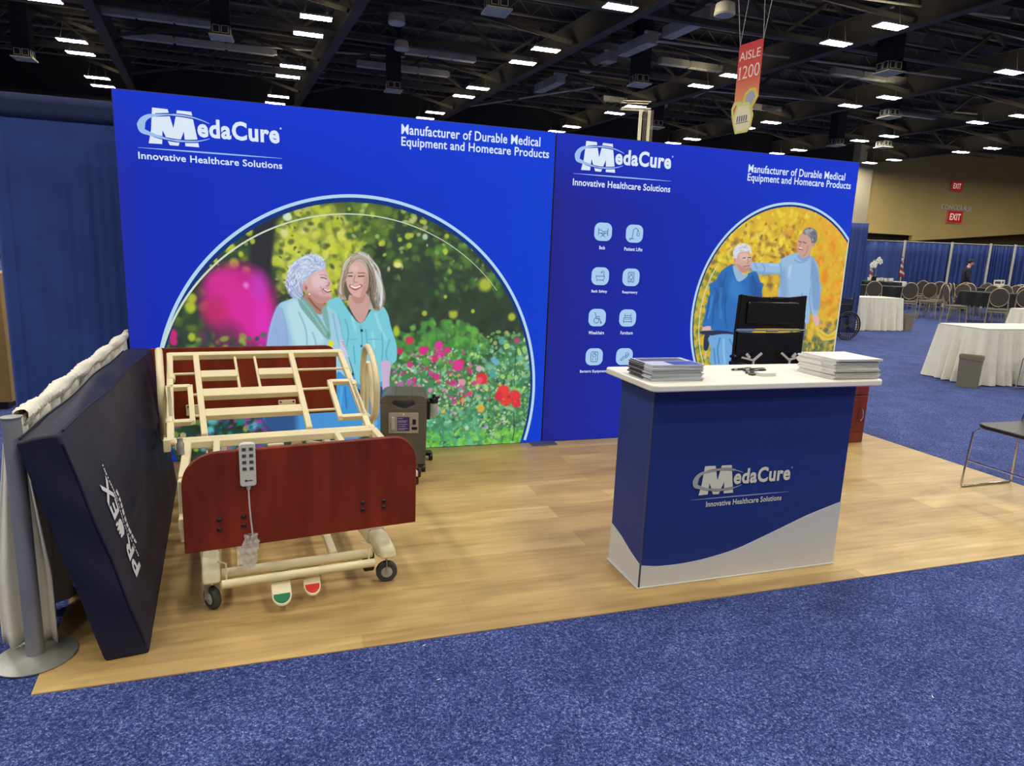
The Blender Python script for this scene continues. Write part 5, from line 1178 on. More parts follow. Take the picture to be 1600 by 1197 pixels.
while hh < 0.52:
    w = rg.uniform(0.018, 0.028)
    b.flat([mat_pt(x / 1.9, y / 0.87, 1, 0.004) for x, y in ((0.342, hh), (0.312 + rg.uniform(0, 0.01), hh + 0.003), (0.312, hh + w), (0.338 + rg.uniform(0, 0.006), hh + w))]); hh += w + rg.choice((0.004, 0.006))
b.build('small_print', M_INK, mattress, smooth=False, fix=False)

# ------------------------------------------------------------------ oxygen concentrator: local front faces -y
oc = empty('oxygen_concentrator', (-1.205, -0.52, 0), -0.17, 'grey oxygen concentrator on casters beside the bed headboard', 'oxygen concentrator')
oc.scale = (1, 1, 0.955)
D0, D1 = 0.0, 0.30
ex = lambda a, c, t: (a, t, c)
b = MB()
sm = [(-0.075 + 0.15 * k / 10, 0.492 - 0.030 * math.sin(PI * k / 10)) for k in range(11)]
b.prism([(-0.150, 0.05), (0.150, 0.05), (0.155, 0.30), (0.155, 0.50)] + [(0.075, 0.50)] + sm[::-1] + [(-0.075, 0.50), (-0.155, 0.50), (-0.155, 0.30)], ex, D0, D1)
b.prism([(-0.155, 0.50), (-0.075, 0.50), (-0.070, 0.515), (-0.055, 0.522), (-0.055, 0.56), (-0.115, 0.56), (-0.140, 0.548), (-0.155, 0.525)], ex, D0, D1)
b.prism([(0.155, 0.50), (0.155, 0.525), (0.140, 0.548), (0.115, 0.56), (0.055, 0.56), (0.055, 0.522), (0.070, 0.515), (0.075, 0.50)], ex, D0, D1)
b.prism([(-0.055, 0.522), (0.055, 0.522), (0.055, 0.56), (-0.055, 0.56)], ex, D0, D1)
b.build('body', M_GREY_CASE, oc, bevel=0.012, seg=3)
MB().prism(rounded(-0.10, 0.285, 0.10, 0.435, 0.006, 3), ex, -0.006, 0.002).build('control_panel', M_PANEL_GREY, oc, bevel=0.002)
sc = MB().bb((-0.042, -0.009, 0.303), (0.040, -0.004, 0.405)).build('display', M_SCREEN, oc, bevel=0.002)
b = MB()
for z, w in ((0.392, 0.03), (0.375, 0.062), (0.366, 0.055), (0.35, 0.06), (0.335, 0.05), (0.32, 0.062), (0.311, 0.045)): b.bb((-0.036, -0.0098, z), (-0.036 + w, -0.0088, z + 0.004))
b.build('display_text', pm('display_ink', (176, 172, 214), 0.5), sc, smooth=False)
b = MB(); b.cyl((-0.070, -0.013, 0.315), (-0.070, -0.013, 0.405), 0.012, seg=14); b.cyl((-0.070, -0.022, 0.32), (-0.070, -0.01, 0.32), 0.012, seg=12); b.build('flow_meter', pm('clear_tube', (196, 196, 188), 0.15, alpha=0.7), oc, bevel=0.003)
MB().bb((0.060, -0.012, 0.35), (0.082, -0.004, 0.388)).build('power_switch', M_BLACK, oc, bevel=0.003)
MB().bb((0.055, -0.010, 0.312), (0.092, -0.004, 0.332)).build('hour_counter', M_BLACK, oc, bevel=0.002)
b = MB(); b.lathe([(0.002, -0.008), (0.006, -0.007), (0.006, -0.002)], (0.0, 0, 0.422), 12, 'Y'); b.build('indicator', M_PAPER, oc)
bo = MB().lathe([(0.024, 0), (0.028, 0.004), (0.028, 0.10), (0.022, 0.108)], (0.205, 0.13, 0.375), 18).build('humidifier_bottle', pm('bottle_plastic', (176, 182, 176), 0.15, alpha=0.55), oc)
b = MB(); b.lathe([(0.031, 0), (0.031, 0.03), (0.018, 0.036), (0.012, 0.04), (0.012, 0.06), (0.006, 0.062)], (0.205, 0.13, 0.478), 16); b.cyl((0.205, 0.13, 0.515), (0.245, 0.12, 0.52), 0.008, seg=10); b.build('bottle_cap', M_BLACK, bo)
MB().bb((0.15, 0.09, 0.36), (0.18, 0.17, 0.50)).build('bottle_holder', M_BLACK, oc, bevel=0.004)
for x, y in ((-0.12, 0.03), (0.125, 0.01), (-0.12, 0.27), (0.18, 0.27)):
    c = MB(); c.bar((x, y, 0.05), (x, y, 0.035), 0.05, 0.05, (1, 0, 0)); c.bar((x, y, 0.045), (x + 0.01, y - 0.012, 0.026), 0.03, 0.02, (1, 0, 0))
    c = c.build('caster', M_BLACK, oc, bevel=0.004)
    MB().lathe([(0.01, -0.014), (0.024, -0.014), (0.026, -0.010), (0.026, 0.010), (0.024, 0.014), (0.01, 0.014)], (x + 0.012, y - 0.014, 0.026), 16, 'X').build('wheel', M_BLACK, c)
b = MB(); b.bar((0.14, 0.27, 0.06), (0.20, 0.27, 0.055), 0.06, 0.02); b.build('rear_plinth', M_BLACK, oc, bevel=0.006)

# ------------------------------------------------------------------ reception counter
ct = empty('reception_counter', label='blue and white branded reception counter with a white top', cat='counter')
CX0, CX1, CY0, CY1, CH = -0.408, 0.706, -2.398, -2.088, 0.946
MB().bb((CX0, CY0, 0.008), (CX1, CY1, CH)).build('body', M_COUNTER_BLUE, ct, bevel=0.004)
fr = [(-0.408, 0.117), (-0.33, 0.104), (-0.24, 0.101), (-0.15, 0.104), (-0.04, 0.116), (0.113, 0.146), (0.29, 0.205), (0.509, 0.282), (0.706, 0.336)]
frs = [(v[0], v[1]) for v in smooth_pts([(p[0], p[1], 0) for p in fr], 5)]
b = MB()
b.prism([(CX0, 0.008)] + [(CX1, 0.008)] + frs[::-1], lambda a, c, t: (a, t, c), CY0 - 0.0025, CY0 - 0.0002)
sd = [(v[0], v[1]) for v in smooth_pts([(CY0 - 0.0025, 0.117, 0), (-2.30, 0.142, 0), (-2.20, 0.176, 0), (-2.13, 0.192, 0), (CY1, 0.198, 0)], 4)]
b.prism([(CY1, 0.008), (CY0 - 0.0025, 0.008)] + sd, lambda a, c, t: (t, a, c), CX0 - 0.0025, CX0 - 0.0002)
b.build('white_swoosh', M_COUNTER_WHITE, ct, smooth=False)
MB().bb((CX0 - 0.0035, CY0 - 0.0035, 0.0), (CX0 + 0.003, CY0 + 0.003, CH)).build('corner_edge', pm('counter_edge', (64, 68, 96), 0.5), ct)
MB().bb((CX0 - 0.012, CY0 - 0.006, 0.0), (CX1 + 0.006, CY1 + 0.006, 0.008)).build('base_plate', M_COUNTER_WHITE, ct, bevel=0.002)
MB().prism(rounded(-0.462, -2.482, 0.79, -2.0, 0.035, 6), lambda a, c, t: (a, c, t), CH, 0.975).build('tabletop', M_TABLE_WHITE, ct, bevel=0.006, seg=3)
P_W = pm('counter_logo_white', (222, 222, 206), 0.55); P_G = pm('counter_logo_grey', (168, 172, 176), 0.55); P_R = pm('counter_rule', (150, 158, 206), 0.55); P_O = pm('counter_logo_gap', (130, 130, 116), 0.55)
logo(ct, -0.176, 0.428, 0.555, CY0 - 0.0026, (P_W, P_G, P_O, P_R), 'Innovative Healthcare Solutions', (-0.09, 0.374, 0.335, 0.402))

# ------------------------------------------------------------------ brochures and small things on the counter
M_SPINE = pm('brochure_spine', (74, 66, 64), 0.5); M_COVER = pm('brochure_cover', (196, 204, 224), 0.35); M_COVER2 = pm('brochure_cover_warm', (222, 222, 218), 0.35)
M_COVBLUE = pm('cover_blue', (66, 84, 170), 0.35); M_COVDARK = pm('cover_grey', (92, 98, 120), 0.35)
ORD = ['lowest', 'second', 'third', 'fourth', 'fifth', 'sixth', 'seventh', 'eighth', 'ninth', 'tenth', 'eleventh', 'twelfth', 'topmost']
def brochure(cover, spine, w, d, t, top):
    r = empty('brochure')
    b = MB()
    for k in range(3): b.bb((0.001, 0.002 + 0.001 * k, t * (0.08 + 0.28 * k)), (w - 0.002 * (k % 2), d - 0.001, t * (0.08 + 0.28 * k) + t * 0.25))
    b.build('pages', M_PAPER, r, smooth=False)
    b = MB(); b.bb((0, 0, t * 0.93), (w, d, t)); b.bb((0, 0, 0), (w, d, t * 0.06)); cv = b.build('cover', cover, r, smooth=False)
    MB().bb((-0.0008, d * 0.34, 0), (0.0, d, t)).build('spine', spine, r, smooth=False)
    if top:
        b = MB(); b.flat([(x, y, t + 0.0004) for x, y in ((w * .42, d * .04), (w * .97, d * .04), (w * .97, d * .5), (w * .42, d * .5))]); b.build('cover_picture', M_COVBLUE, cv, smooth=False, fix=False)
        b = MB(); b.flat([(x, y, t + 0.0004) for x, y in ((w * .05, d * .55), (w * .9, d * .55), (w * .9, d * .92), (w * .05, d * .92))]); b.build('cover_picture', M_COVDARK, cv, smooth=False, fix=False)
    return r
def stack(x, y, n, t, w, d, cover, spine, where, group, seed):
    rg = random.Random(seed)
    proto = brochure(cover, spine, w, d, t, False)
    tag(proto, cat='brochure', group=group)
    z = 0.9755
    for i in range(n):
        nm = ORD[i] if i < n - 1 else 'topmost'
        lab = '%s brochure of the pile %s' % (nm, where) if i in (0, n - 1) else '%s brochure from the bottom of the pile %s' % (nm, where)
        sh = 0.010 if i % 3 == 2 else 0.004
        p = (x + rg.uniform(-sh, sh), y + rg.uniform(-sh, sh), z); rz = rg.uniform(-0.03, 0.03)
        if i == n - 1 and cover is M_COVER:
            o = brochure(cover, spine, w, d, t, True); o.location = p; o.rotation_euler = (0, 0, rz); tag(o, lab, 'brochure', group)
        elif i == 0: o = proto; o.location = p; o.rotation_euler = (0, 0, rz); tag(o, lab)
        else: dup(proto, p, rz, lab)
        z += t + 0.0003
stack(-0.425, -2.395, 11, 0.0062, 0.262, 0.208, M_COVER, M_SPINE, 'with dark spines on the white counter top', 'brochures with dark spines', 3)
stack(0.508, -2.455, 12, 0.0078, 0.262, 0.250, M_COVER2, M_PAPER, 'with white spines on the white counter top', 'brochures with white spines', 8)
def pen(x, y, a, lab):
    o = empty('pen', (x, y, 0.9815), a, lab, 'pen', 'pens on the counter')
    b = MB(); b.tube([(-0.066, 0, 0), (-0.055, 0, 0), (0.05, 0, 0), (0.066, 0, 0)], [0.002, 0.0055, 0.0055, 0.004], 10); b.build('barrel', M_BLACK, o)
    b = MB(); b.tube([(-0.05, 0, 0), (-0.03, 0, 0)], 0.0058, 10); b.build('grip', M_STEEL, o)
    b = MB(); b.bar((0.025, 0, 0.0065), (0.066, 0, 0.0065), 0.003, 0.0015); b.build('clip', M_CHROME, o)
pen(0.205, -2.165, 0.15, 'black pen nearest the display walls in the small pen pile on the counter')
pen(0.255, -2.20, -0.05, 'black pen in the middle of the small pen pile on the counter')
pen(0.215, -2.235, 0.45, 'black pen lying slantwise at the front of the small pen pile on the counter')
pen(0.275, -2.172, 0.02, 'black pen beside the white cards, behind the others in the pile')
kt = empty('key_tag', (0.185, -2.285, 0.9755), 0.5, 'black key tag with a ring lying in front of the pens', 'key tag')
MB().bb((-0.03, -0.013, 0), (0.03, 0.013, 0.006)).build('fob', M_BLACK, kt, bevel=0.003)
MB().tube([(0.045 + 0.014 * math.cos(2 * PI * k / 14), 0.014 * math.sin(2 * PI * k / 14), 0.003) for k in range(14)], 0.0018, 6, True).build('ring', M_CHROME, kt)
cd = empty('card_stack', (0.19, -2.335, 0.9755), 0.02, 'small stack of white business cards in front of the pens', 'business cards')
for k in range(5): MB().bb((0.001 * (k % 2), 0.001 * (k % 3), 0.0032 * k), (0.088, 0.052, 0.0032 * k + 0.0028)).build('card', M_PAPER, cd, smooth=False)

# ------------------------------------------------------------------ tall-backed wheelchair behind the counter
wc = empty('wheelchair', (1.55, -0.70, 0), 0, 'tall-backed black wheelchair standing between the counter and the autumn display wall', 'wheelchair')
b = MB()
for x in (-0.305, 0.305):
    b.tube([(x * 0.97, 0.012, 1.262), (x, 0.012, 1.0), (x * 1.02, 0.0, 0.45), (x * 1.02, -0.02, 0.36)], 0.0115, 10)
    b.tube([(x * 1.02, 0.02, 0.45), (x * 1.02, -0.45, 0.43), (x * 1.0, -0.52, 0.30), (x * 0.6, -0.54, 0.12)], 0.0115, 10, False, 3)
    b.tube([(x * 1.02, 0.02, 0.70), (x * 1.05, -0.04, 0.735), (x * 1.05, -0.34, 0.735), (x * 1.05, -0.38, 0.60), (x * 1.02, -0.40, 0.44)], 0.010, 8, False, 3)
b.tube([(-0.30, -0.05, 0.16), (0.30, -0.40, 0.43)], 0.010, 8); b.tube([(0.30, -0.05, 0.16), (-0.30, -0.40, 0.43)], 0.010, 8)
b.build('frame', pm('black_tube', (30, 30, 32), 0.35, 0.3), wc)
def sling(z0, z1, sag, x=0.296):
    def f(i, j):
        u = -1 + 2 * i; z = z0 + (z1 - z0) * j
        top = 0.020 * (1 - u * u) * (1 if j > 0.99 else 0) * sag
        return (u * x * (1.0 + (0.02 if j < 0.5 else 0)), 0.012 + 0.035 * (1 - u * u) * (0.6 + 0.4 * math.sin(PI * j)) * 0.5 - 0.012 + 0.005 * math.sin(7 * u + 9 * j) * (1 - u * u), z - top)
    return f
MB().grid(sling(1.012, 1.268, 1.0), 20, 10).build('upper_backrest', M_BLACK_VINYL, wc, solid=0.018, bevel=0.004)
MB().grid(sling(0.60, 0.990, 0.5), 20, 12).build('lower_backrest', M_BLACK_VINYL, wc, solid=0.018, bevel=0.004)
b = MB()
b.prism(rounded(-0.235, 1.05, 0.225, 1.215, 0.02, 4), lambda a, c, t: (a, t + 0.012 * (1 - (a / 0.28) ** 2), c), -0.022, -0.002); b.build('head_cushion', M_BLACK_VINYL, wc, bevel=0.008, seg=3)
b = MB(); b.cyl((-0.31, -0.004, 1.001), (-0.03, -0.004, 1.001), 0.0075, seg=10); b.cyl((0.05, -0.004, 1.001), (0.31, -0.004, 1.001), 0.0075, seg=10); b.cyl((-0.04, -0.004, 0.998), (0.06, -0.004, 0.998), 0.011, seg=10); b.build('cross_bar', pm('satin_bar', (150, 150, 150), 0.5, 0.4), wc)
for x, s in ((-0.16, 1), (0.17, -1)):
    b = MB()
    b.bar((x - 0.10 * s, -0.035, 0.80), (x, -0.04, 0.778), 0.010, 0.014); b.bar((x, -0.04, 0.775), (x + 0.075 * s, -0.035, 0.83), 0.010, 0.016); b.bar((x - 0.06 * s, -0.035, 0.825), (x - 0.03 * s, -0.035, 0.795), 0.010, 0.02); b.cyl((x, -0.045, 0.74), (x, -0.045, 0.79), 0.008, seg=8)
    b.build('recline_lever', pm('bright_lever', (206, 208, 208), 0.4), wc)
MB().prism(rounded(-0.29, -0.46, 0.29, 0.0, 0.03, 4), lambda a, c, t: (a, c, t), 0.45, 0.50).build('seat', M_BLACK_VINYL, wc, bevel=0.012, seg=3)
for x in (-0.325, 0.325):
    MB().bb((x - 0.025, -0.36, 0.74), (x + 0.025, 0.0, 0.772)).build('armrest', M_BLACK_VINYL, wc, bevel=0.01, seg=3)
    MB().tube([(x * 0.97, 0.02, 0.80), (x * 1.0, -0.03, 0.815), (x * 1.02, -0.06, 0.80)], 0.013, 8).build('release_grip', M_BLACK, wc)
    w = MB().tube([(x * 1.1, 0.0 + 0.29 * math.cos(2 * PI * k / 32), 0.30 + 0.29 * math.sin(2 * PI * k / 32)) for k in range(32)], 0.012, 8, True)
    for k in range(8): w.cyl((x * 1.1, 0, 0.30), (x * 1.1, 0.28 * math.cos(PI * k / 4), 0.30 + 0.28 * math.sin(PI * k / 4)), 0.003, seg=6)
    w.cyl((x * 1.03, 0, 0.30), (x * 1.14, 0, 0.30), 0.025, seg=12); w.build('drive_wheel', M_BLACK, wc)
    w = MB().lathe([(0.02, -0.015), (0.09, -0.012), (0.10, 0), (0.09, 0.012), (0.02, 0.015)], (x * 0.72, -0.36, 0.10), 20, 'X'); w.bar((x * 0.72, -0.36, 0.10), (x * 0.95, -0.34, 0.40), 0.02, 0.02, (0, 1, 0)); w.build('front_caster', M_BLACK, wc)
    MB().bar((x * 0.6, -0.54, 0.12), (x * 0.15, -0.56, 0.10), 0.12, 0.012).build('footrest', M_BLACK, wc)

# ------------------------------------------------------------------ bedside cabinet
cb = empty('bedside_cabinet', (2.36, -0.50, 0), 0, 'small cherry wood bedside cabinet with chrome handle behind the counter', 'cabinet')
MB().bb((0.0, 0.0, 0.0), (0.445, 0.38, 0.50)).build('body', M_CHERRY2, cb, bevel=0.004)
MB().bb((-0.01, -0.012, 0.505), (0.437, 0.385, 0.53)).build('top', M_CHERRY2, cb, bevel=0.005)
dr = MB().bb((0.010, -0.014, 0.425), (0.425, 0.0, 0.497)).build('drawer', M_CHERRY2, cb, bevel=0.004)
do = MB().bb((0.010, -0.014, 0.100), (0.425, 0.0, 0.417)).build('door', M_CHERRY2, cb, bevel=0.004)
MB().prism(rounded(0.05, 0.135, 0.345, 0.385, 0.004, 1), lambda a, c, t: (a, t, c), -0.019, -0.013).build('door_panel', M_CHERRY2, do, bevel=0.004)
MB().tube([(0.362, -0.014, 0.315), (0.364, -0.035, 0.30), (0.372, -0.042, 0.255), (0.364, -0.035, 0.21), (0.362, -0.014, 0.195)], 0.0055, 8, False, 4).build('handle', M_CHROME, do)
MB().tube([(0.16, -0.014, 0.46), (0.17, -0.036, 0.46), (0.27, -0.036, 0.46), (0.28, -0.014, 0.46)], 0.005, 8, False, 4).build('handle', M_CHROME, dr)
MB().bb((0.004, -0.010, 0.0), (0.430, 0.0, 0.095)).build('plinth', M_CHERRY2, cb, bevel=0.003)

# ------------------------------------------------------------------ white side drape on its upright, blue back drape
ML = lambda y: -2.814 - 0.06 * (y + 2.24)
sdp = empty('drape_upright', (-2.812, -2.324, 0), 0, 'grey drape upright with a round flat steel base in front of the white drape', 'drape stand')
MB().lathe([(0.126, 0.0), (0.128, 0.006), (0.05, 0.012), (0.036, 0.016)], (0, 0, 0.0005), 40).build('base', M_STEEL, sdp)
b = MB(); b.cyl((0, 0, 0.014), (0, 0, 0.895), 0.0285, seg=24); b.build('pole', pm('anodised_pole', (146, 148, 152), 0.42, 0.35, var=0.1, var_scale=6), sdp)
b = MB(); b.lathe([(0.029, 0.0), (0.031, 0.003), (0.031, 0.008), (0.012, 0.009)], (0, 0, 0.888), 24); b.box((0.0, 0.032, 0.86), (0.02, 0.012, 0.05)); b.build('cap', M_STEEL, sdp)
rg = random.Random(2)
def side_drape(i, j):
    y = -2.235 + 2.34 * i; z = 0.875 - 0.855 * j
    f = math.sin(2 * PI * 15 * i + 1.2 * math.sin(9 * i)) * (0.006 + 0.030 * min(1, j * 2.2)) + math.sin(2 * PI * 7 * i + 2) * 0.014 * j
    near = max(0, 1 - i / 0.12)
    x = ML(y) + f * (1 - 0.4 * near) - 0.02 * j
    z += 0.004 * math.sin(2 * PI * 29 * i) * (1 - j) + 0.003 * math.sin(2 * PI * 61 * i + 1) * (1 - j)
    return (x, y - 0.03 * near * j, z)
sd_ = empty('side_drape', label='white gathered side drape on a low rail behind the navy mattress', cat='drape')
MB().grid(side_drape, 300, 24).build('curtain', M_WHITE_CLOTH, sd_, solid=0.006, angle=80)
def ruff(i, j):
    y = -2.235 + 2.34 * i; a = 2 * PI * j
    r = 0.020 * (1 + 0.13 * math.sin(2 * PI * 38 * i) + 0.13 * math.sin(2 * PI * 91 * i + 2 * a) + 0.10 * math.sin(3 * a + 40 * i) + 0.22 * math.sin(2 * PI * 5 * i + 1))
    return (ML(y) + r * math.cos(a), y, 0.872 + r * 1.25 * math.sin(a))
MB().grid(ruff, 420, 12).build('rod_pocket', M_WHITE_CLOTH, sd_, angle=80)
def near_end(i, j):      # the gathered front end hanging beside the upright
    x = -2.945 + 0.185 * i; z = 0.84 - 0.825 * j
    w = 0.25 + 0.75 * min(1, j * 1.5)
    return (-2.845 + (x + 2.845) * w, -2.225 + 0.022 * math.sin(2 * PI * 2.6 * i + 0.8) * w - 0.02 * j, z)
MB().grid(near_end, 60, 16).build('front_fold', M_WHITE_CLOTH, sd_, solid=0.005, angle=80)
cs = MB().bb((-3.62, -1.85, 0.0), (-3.085, -1.45, 0.32)).build('storage_case', pm('dark_grey_fabric', (74, 74, 76), 0.9, var=0.1, var_scale=40), bevel=0.015)
tag(cs, 'dark grey storage case on the carpet outside the white drape', 'storage case')
pp = empty('display_plinth', (-4.9, 2.0, 0), 0, 'tan wooden plinth beyond the free edge of the tall navy drape', 'plinth')
MB().bb((-0.6, -0.2, 0.06), (0.66, 0.3, 1.17)).build('body', pm('tan_wood', (150, 120, 66), 0.6, var=0.1, var_scale=4), pp, bevel=0.006); MB().bb((-0.56, -0.17, 0), (0.62, 0.27, 0.06)).build('plinth_base', M_BLACK, pp)

def drape(name, p0, p1, z0, z1, m, label, folds, amp, group=None, band=None, seed=0, parent=None, nu=160, nv=14, flat=0.0):
    """hanging cloth between two floor points"""
    p0, p1 = Vector((p0[0], p0[1], 0)), Vector((p1[0], p1[1], 0)); d = (p1 - p0); L = d.length; n = Vector((-d.y, d.x, 0)).normalized()
    rg = random.Random(seed); ph = [rg.uniform(0, 6) for _ in range(4)]
    def f(i, j):
        k = 0.35 + 0.65 * min(1, j * 3)
        o = amp * k * (math.sin(2 * PI * folds * i + ph[0] + 1.5 * math.sin(5 * i + ph[1])) + 0.5 * math.sin(2 * PI * folds * 2.3 * i + ph[2]))
        if flat: o *= 0.25 + 0.75 * (1 if i > 1 - flat or i < 0.10 else 0)
        q = p0 + d * i + n * o
        return (q.x, q.y, z1 - (z1 - z0) * j)
    root = empty(name)
    MB().grid(f, nu, nv).build('cloth', m, root, solid=0.006, angle=80)
    if band:
        MB().grid(lambda i, j: tuple(Vector(f(i, j * band / (z1 - z0))) - n * 0.006), nu, 3).build('rod_pocket', M_BLUE_DRAPE2, root, solid=0.004, angle=80)
    tag(root, label, 'drape', group)
    return root
drape('backdrop_drape', (-3.735, 0.40), (-2.70, 0.40), 0.03, 2.385, M_BLUE_DRAPE, 'tall navy drape hanging beside the garden display wall', 7, 0.018, band=0.15, seed=4, flat=0.3)
b = MB(); b.cyl((-4.6, 0.462, 2.36), (-2.5, 0.462, 2.36), 0.02, seg=12); b.cyl((-4.6, 0.47, 0.0), (-4.6, 0.47, 2.38), 0.025, seg=12); b.cyl((-2.5, 0.47, 0.0), (-2.5, 0.47, 2.38), 0.025, seg=12)
tag(b.build('drape_rail', M_STEEL), 'steel pipe rail carrying the tall navy drape', 'drape rail')

# ------------------------------------------------------------------ chrome sled chairs
def sled_chair(loc, rz, label):
    """faces -x; runners along x"""
    r = empty('sled_chair', loc, rz, label, 'chair', 'chrome sled chairs')
    MB().prism(rounded(-0.02, -0.23, 0.44, 0.23, 0.07, 6), lambda a, c, t: (a, c, t + 0.018 * abs(c / 0.23) ** 2 - 0.02 * math.sin(PI * max(0, min(1, a / 0.44)))), 0.432, 0.458).build('seat', M_BLACK, r, bevel=0.008, seg=3)
    b = MB()
    for y in (-0.235, 0.235):
        b.tube([(0.02, y * 0.92, 0.43), (-0.01, y, 0.40), (-0.045, y, 0.02), (-0.03, y, 0.008), (0.43, y, 0.008), (0.45, y, 0.02), (0.44, y, 0.44), (0.47, y * 0.97, 0.62), (0.53, y * 0.93, 0.84)], 0.008, 8)
    b.cyl((-0.028, -0.235, 0.2), (-0.028, 0.235, 0.2), 0.006, seg=8); b.cyl((0.44, -0.235, 0.40), (0.44, 0.235, 0.40), 0.007, seg=8)
    b.build('frame', M_CHROME, r)
    MB().grid(lambda i, j: (0.455 + 0.075 * j + 0.02 * math.sin(PI * i), -0.235 + 0.47 * i, 0.56 + 0.29 * j), 14, 6).build('backrest', M_BLACK, r, solid=0.018, bevel=0.006)
    return r
sled_chair((2.60, -1.86, 0), 0.0, 'chrome sled chair with black seat straddling the edge of the oak floor covering')
sled_chair((7.18, 1.02, -0.004), 0.05, 'chrome sled chair with black seat beside the nearer white skirted table')

# scraps of paper on the carpet
for (x, y, a, lab) in ((-1.447, -2.598, 0.6, 'tiny white paper scrap on the carpet close to the oak floor edge'), (-1.435, -2.818, 0.2, 'tiny white paper scrap on the carpet below the scrap by the oak floor edge'), (0.252, -3.363, 1.0, 'tiny white paper scrap on the carpet in front of the counter, near the frame edge')):
    o = MB().prism([(-0.009, -0.002), (0.006, -0.002), (0.009, 0.001), (-0.003, 0.002)], lambda p, q, t: (p, q, t + 0.002 * abs(p) / 0.012), 0.0, 0.0015).build('paper_scrap', M_PAPER, None, (x, y, -0.0035), (0, 0, a), smooth=False)
    tag(o, lab, 'scrap', 'paper scraps on the carpet')

# ------------------------------------------------------------------ furniture across the hall
def skirted_table(x0, y0, x1, y1, h, label, rz=0.0, folds=26):
    r = empty('skirted_table', ((x0 + x1) / 2, (y0 + y1) / 2, -0.004), rz, label, 'table', 'white skirted tables')
    w, d = (x1 - x0) / 2, (y1 - y0) / 2
    MB().prism(rounded(-w, -d, w, d, 0.05, 5), lambda a, c, t: (a, c, t), h - 0.012, h).build('top_cloth', M_WHITE_CLOTH, r, bevel=0.005)
    P = rounded(-w, -d, w, d, 0.05, 4)
    per = []
    for k in range(len(P)):
        a, b = Vector(P[k]), Vector(P[(k + 1) % len(P)])
        n = max(1, int((b - a).length / 0.022))
        per += [a + (b - a) * t / n for t in range(n)]
    N_ = len(per)
    def f(i, j):
        k = int(round(i * N_)) % N_
        p = per[k]; q = (per[(k + 1) % N_] - per[k - 1]); n = Vector((q.y, -q.x)).normalized()
        o = (0.008 + 0.052 * j) * (1 + math.sin(2 * PI * folds * i + 2.1 * math.sin(11 * i * PI)) + 0.6 * math.sin(2 * PI * folds * 1.7 * i + 1)) + 0.015 * j
        return (p.x + n.x * o, p.y + n.y * o, h - 0.012 - (h - 0.025) * j)
    MB().grid(f, N_, 10, True).build('skirt', M_WHITE_CLOTH, r, angle=80)
    for sx in (-1, 1):
        for sy in (-1, 1): MB().cyl((sx * (w - 0.12), sy * (d - 0.12), 0), (sx * (w - 0.12), sy * (d - 0.12), h - 0.02), 0.015, seg=8).build('leg', M_STEEL, r)
    return r
skirted_table(6.79, 1.52, 8.62, 2.24, 0.765, 'white skirted table with a taupe bin at its corner, near the frame edge', 0.0)
skirted_table(10.66, 7.72, 12.2, 8.46, 0.79, 'white skirted table in front of the round banquet tables, beside the dark wheelchair', -0.07)
skirted_table(12.66, 4.72, 14.4, 5.46, 0.765, 'white skirted table between the nearer skirted table and the banquet chairs')
def bin_(loc, rz, label, h):
    r = empty('waste_bin', loc, rz, label, 'waste bin', 'taupe waste bins')
    b = MB()
    o, i = (0.13, 0.095), (0.115, 0.08)
    B0 = [(-i[0], -i[1]), (i[0], -i[1]), (i[0], i[1]), (-i[0], i[1])]; B1 = [(-o[0], -o[1]), (o[0], -o[1]), (o[0], o[1]), (-o[0], o[1])]
    V = [[b.bm.verts.new((p[0], p[1], z)) for p in L] for L, z in ((B0, 0), (B1, h), ([(p[0] * .93, p[1] * .93) for p in B1], h), ([(p[0] * .93, p[1] * .93) for p in B0], 0.02))]
    b.bm.faces.new(V[0][::-1])
    for A, C in zip(V, V[1:]):
        for k in range(4): b.bm.faces.new((A[k], A[(k + 1) % 4], C[(k + 1) % 4], C[k]))
    b.bm.faces.new(V[3])
    b.build('body', M_TAUPE, r, bevel=0.008)
    MB().grid(lambda u, v: ((o[0] + 0.004 + 0.004 * math.sin(40 * u)) * (1 if 0 else math.cos(2 * PI * u)) * (1.0 / max(abs(math.cos(2 * PI * u)), abs(math.sin(2 * PI * u)))) , (o[1] + 0.004) * math.sin(2 * PI * u) / max(abs(math.cos(2 * PI * u)), abs(math.sin(2 * PI * u))), h + 0.006 - (0.05 + 0.012 * math.sin(9 * u) ) * v), 48, 3, True).build('liner', pm('bin_liner', (136, 128, 106), 0.35, alpha=0.8), r)
    return r
bin_((6.535, 1.47, -0.004), math.radians(-58), 'taupe waste bin standing at the corner of the nearer white skirted table', 0.42)
bin_((12.47, 7.78, -0.004), 0.0, 'taupe waste bin beside the white skirted table in front of the banquet tables', 0.40)

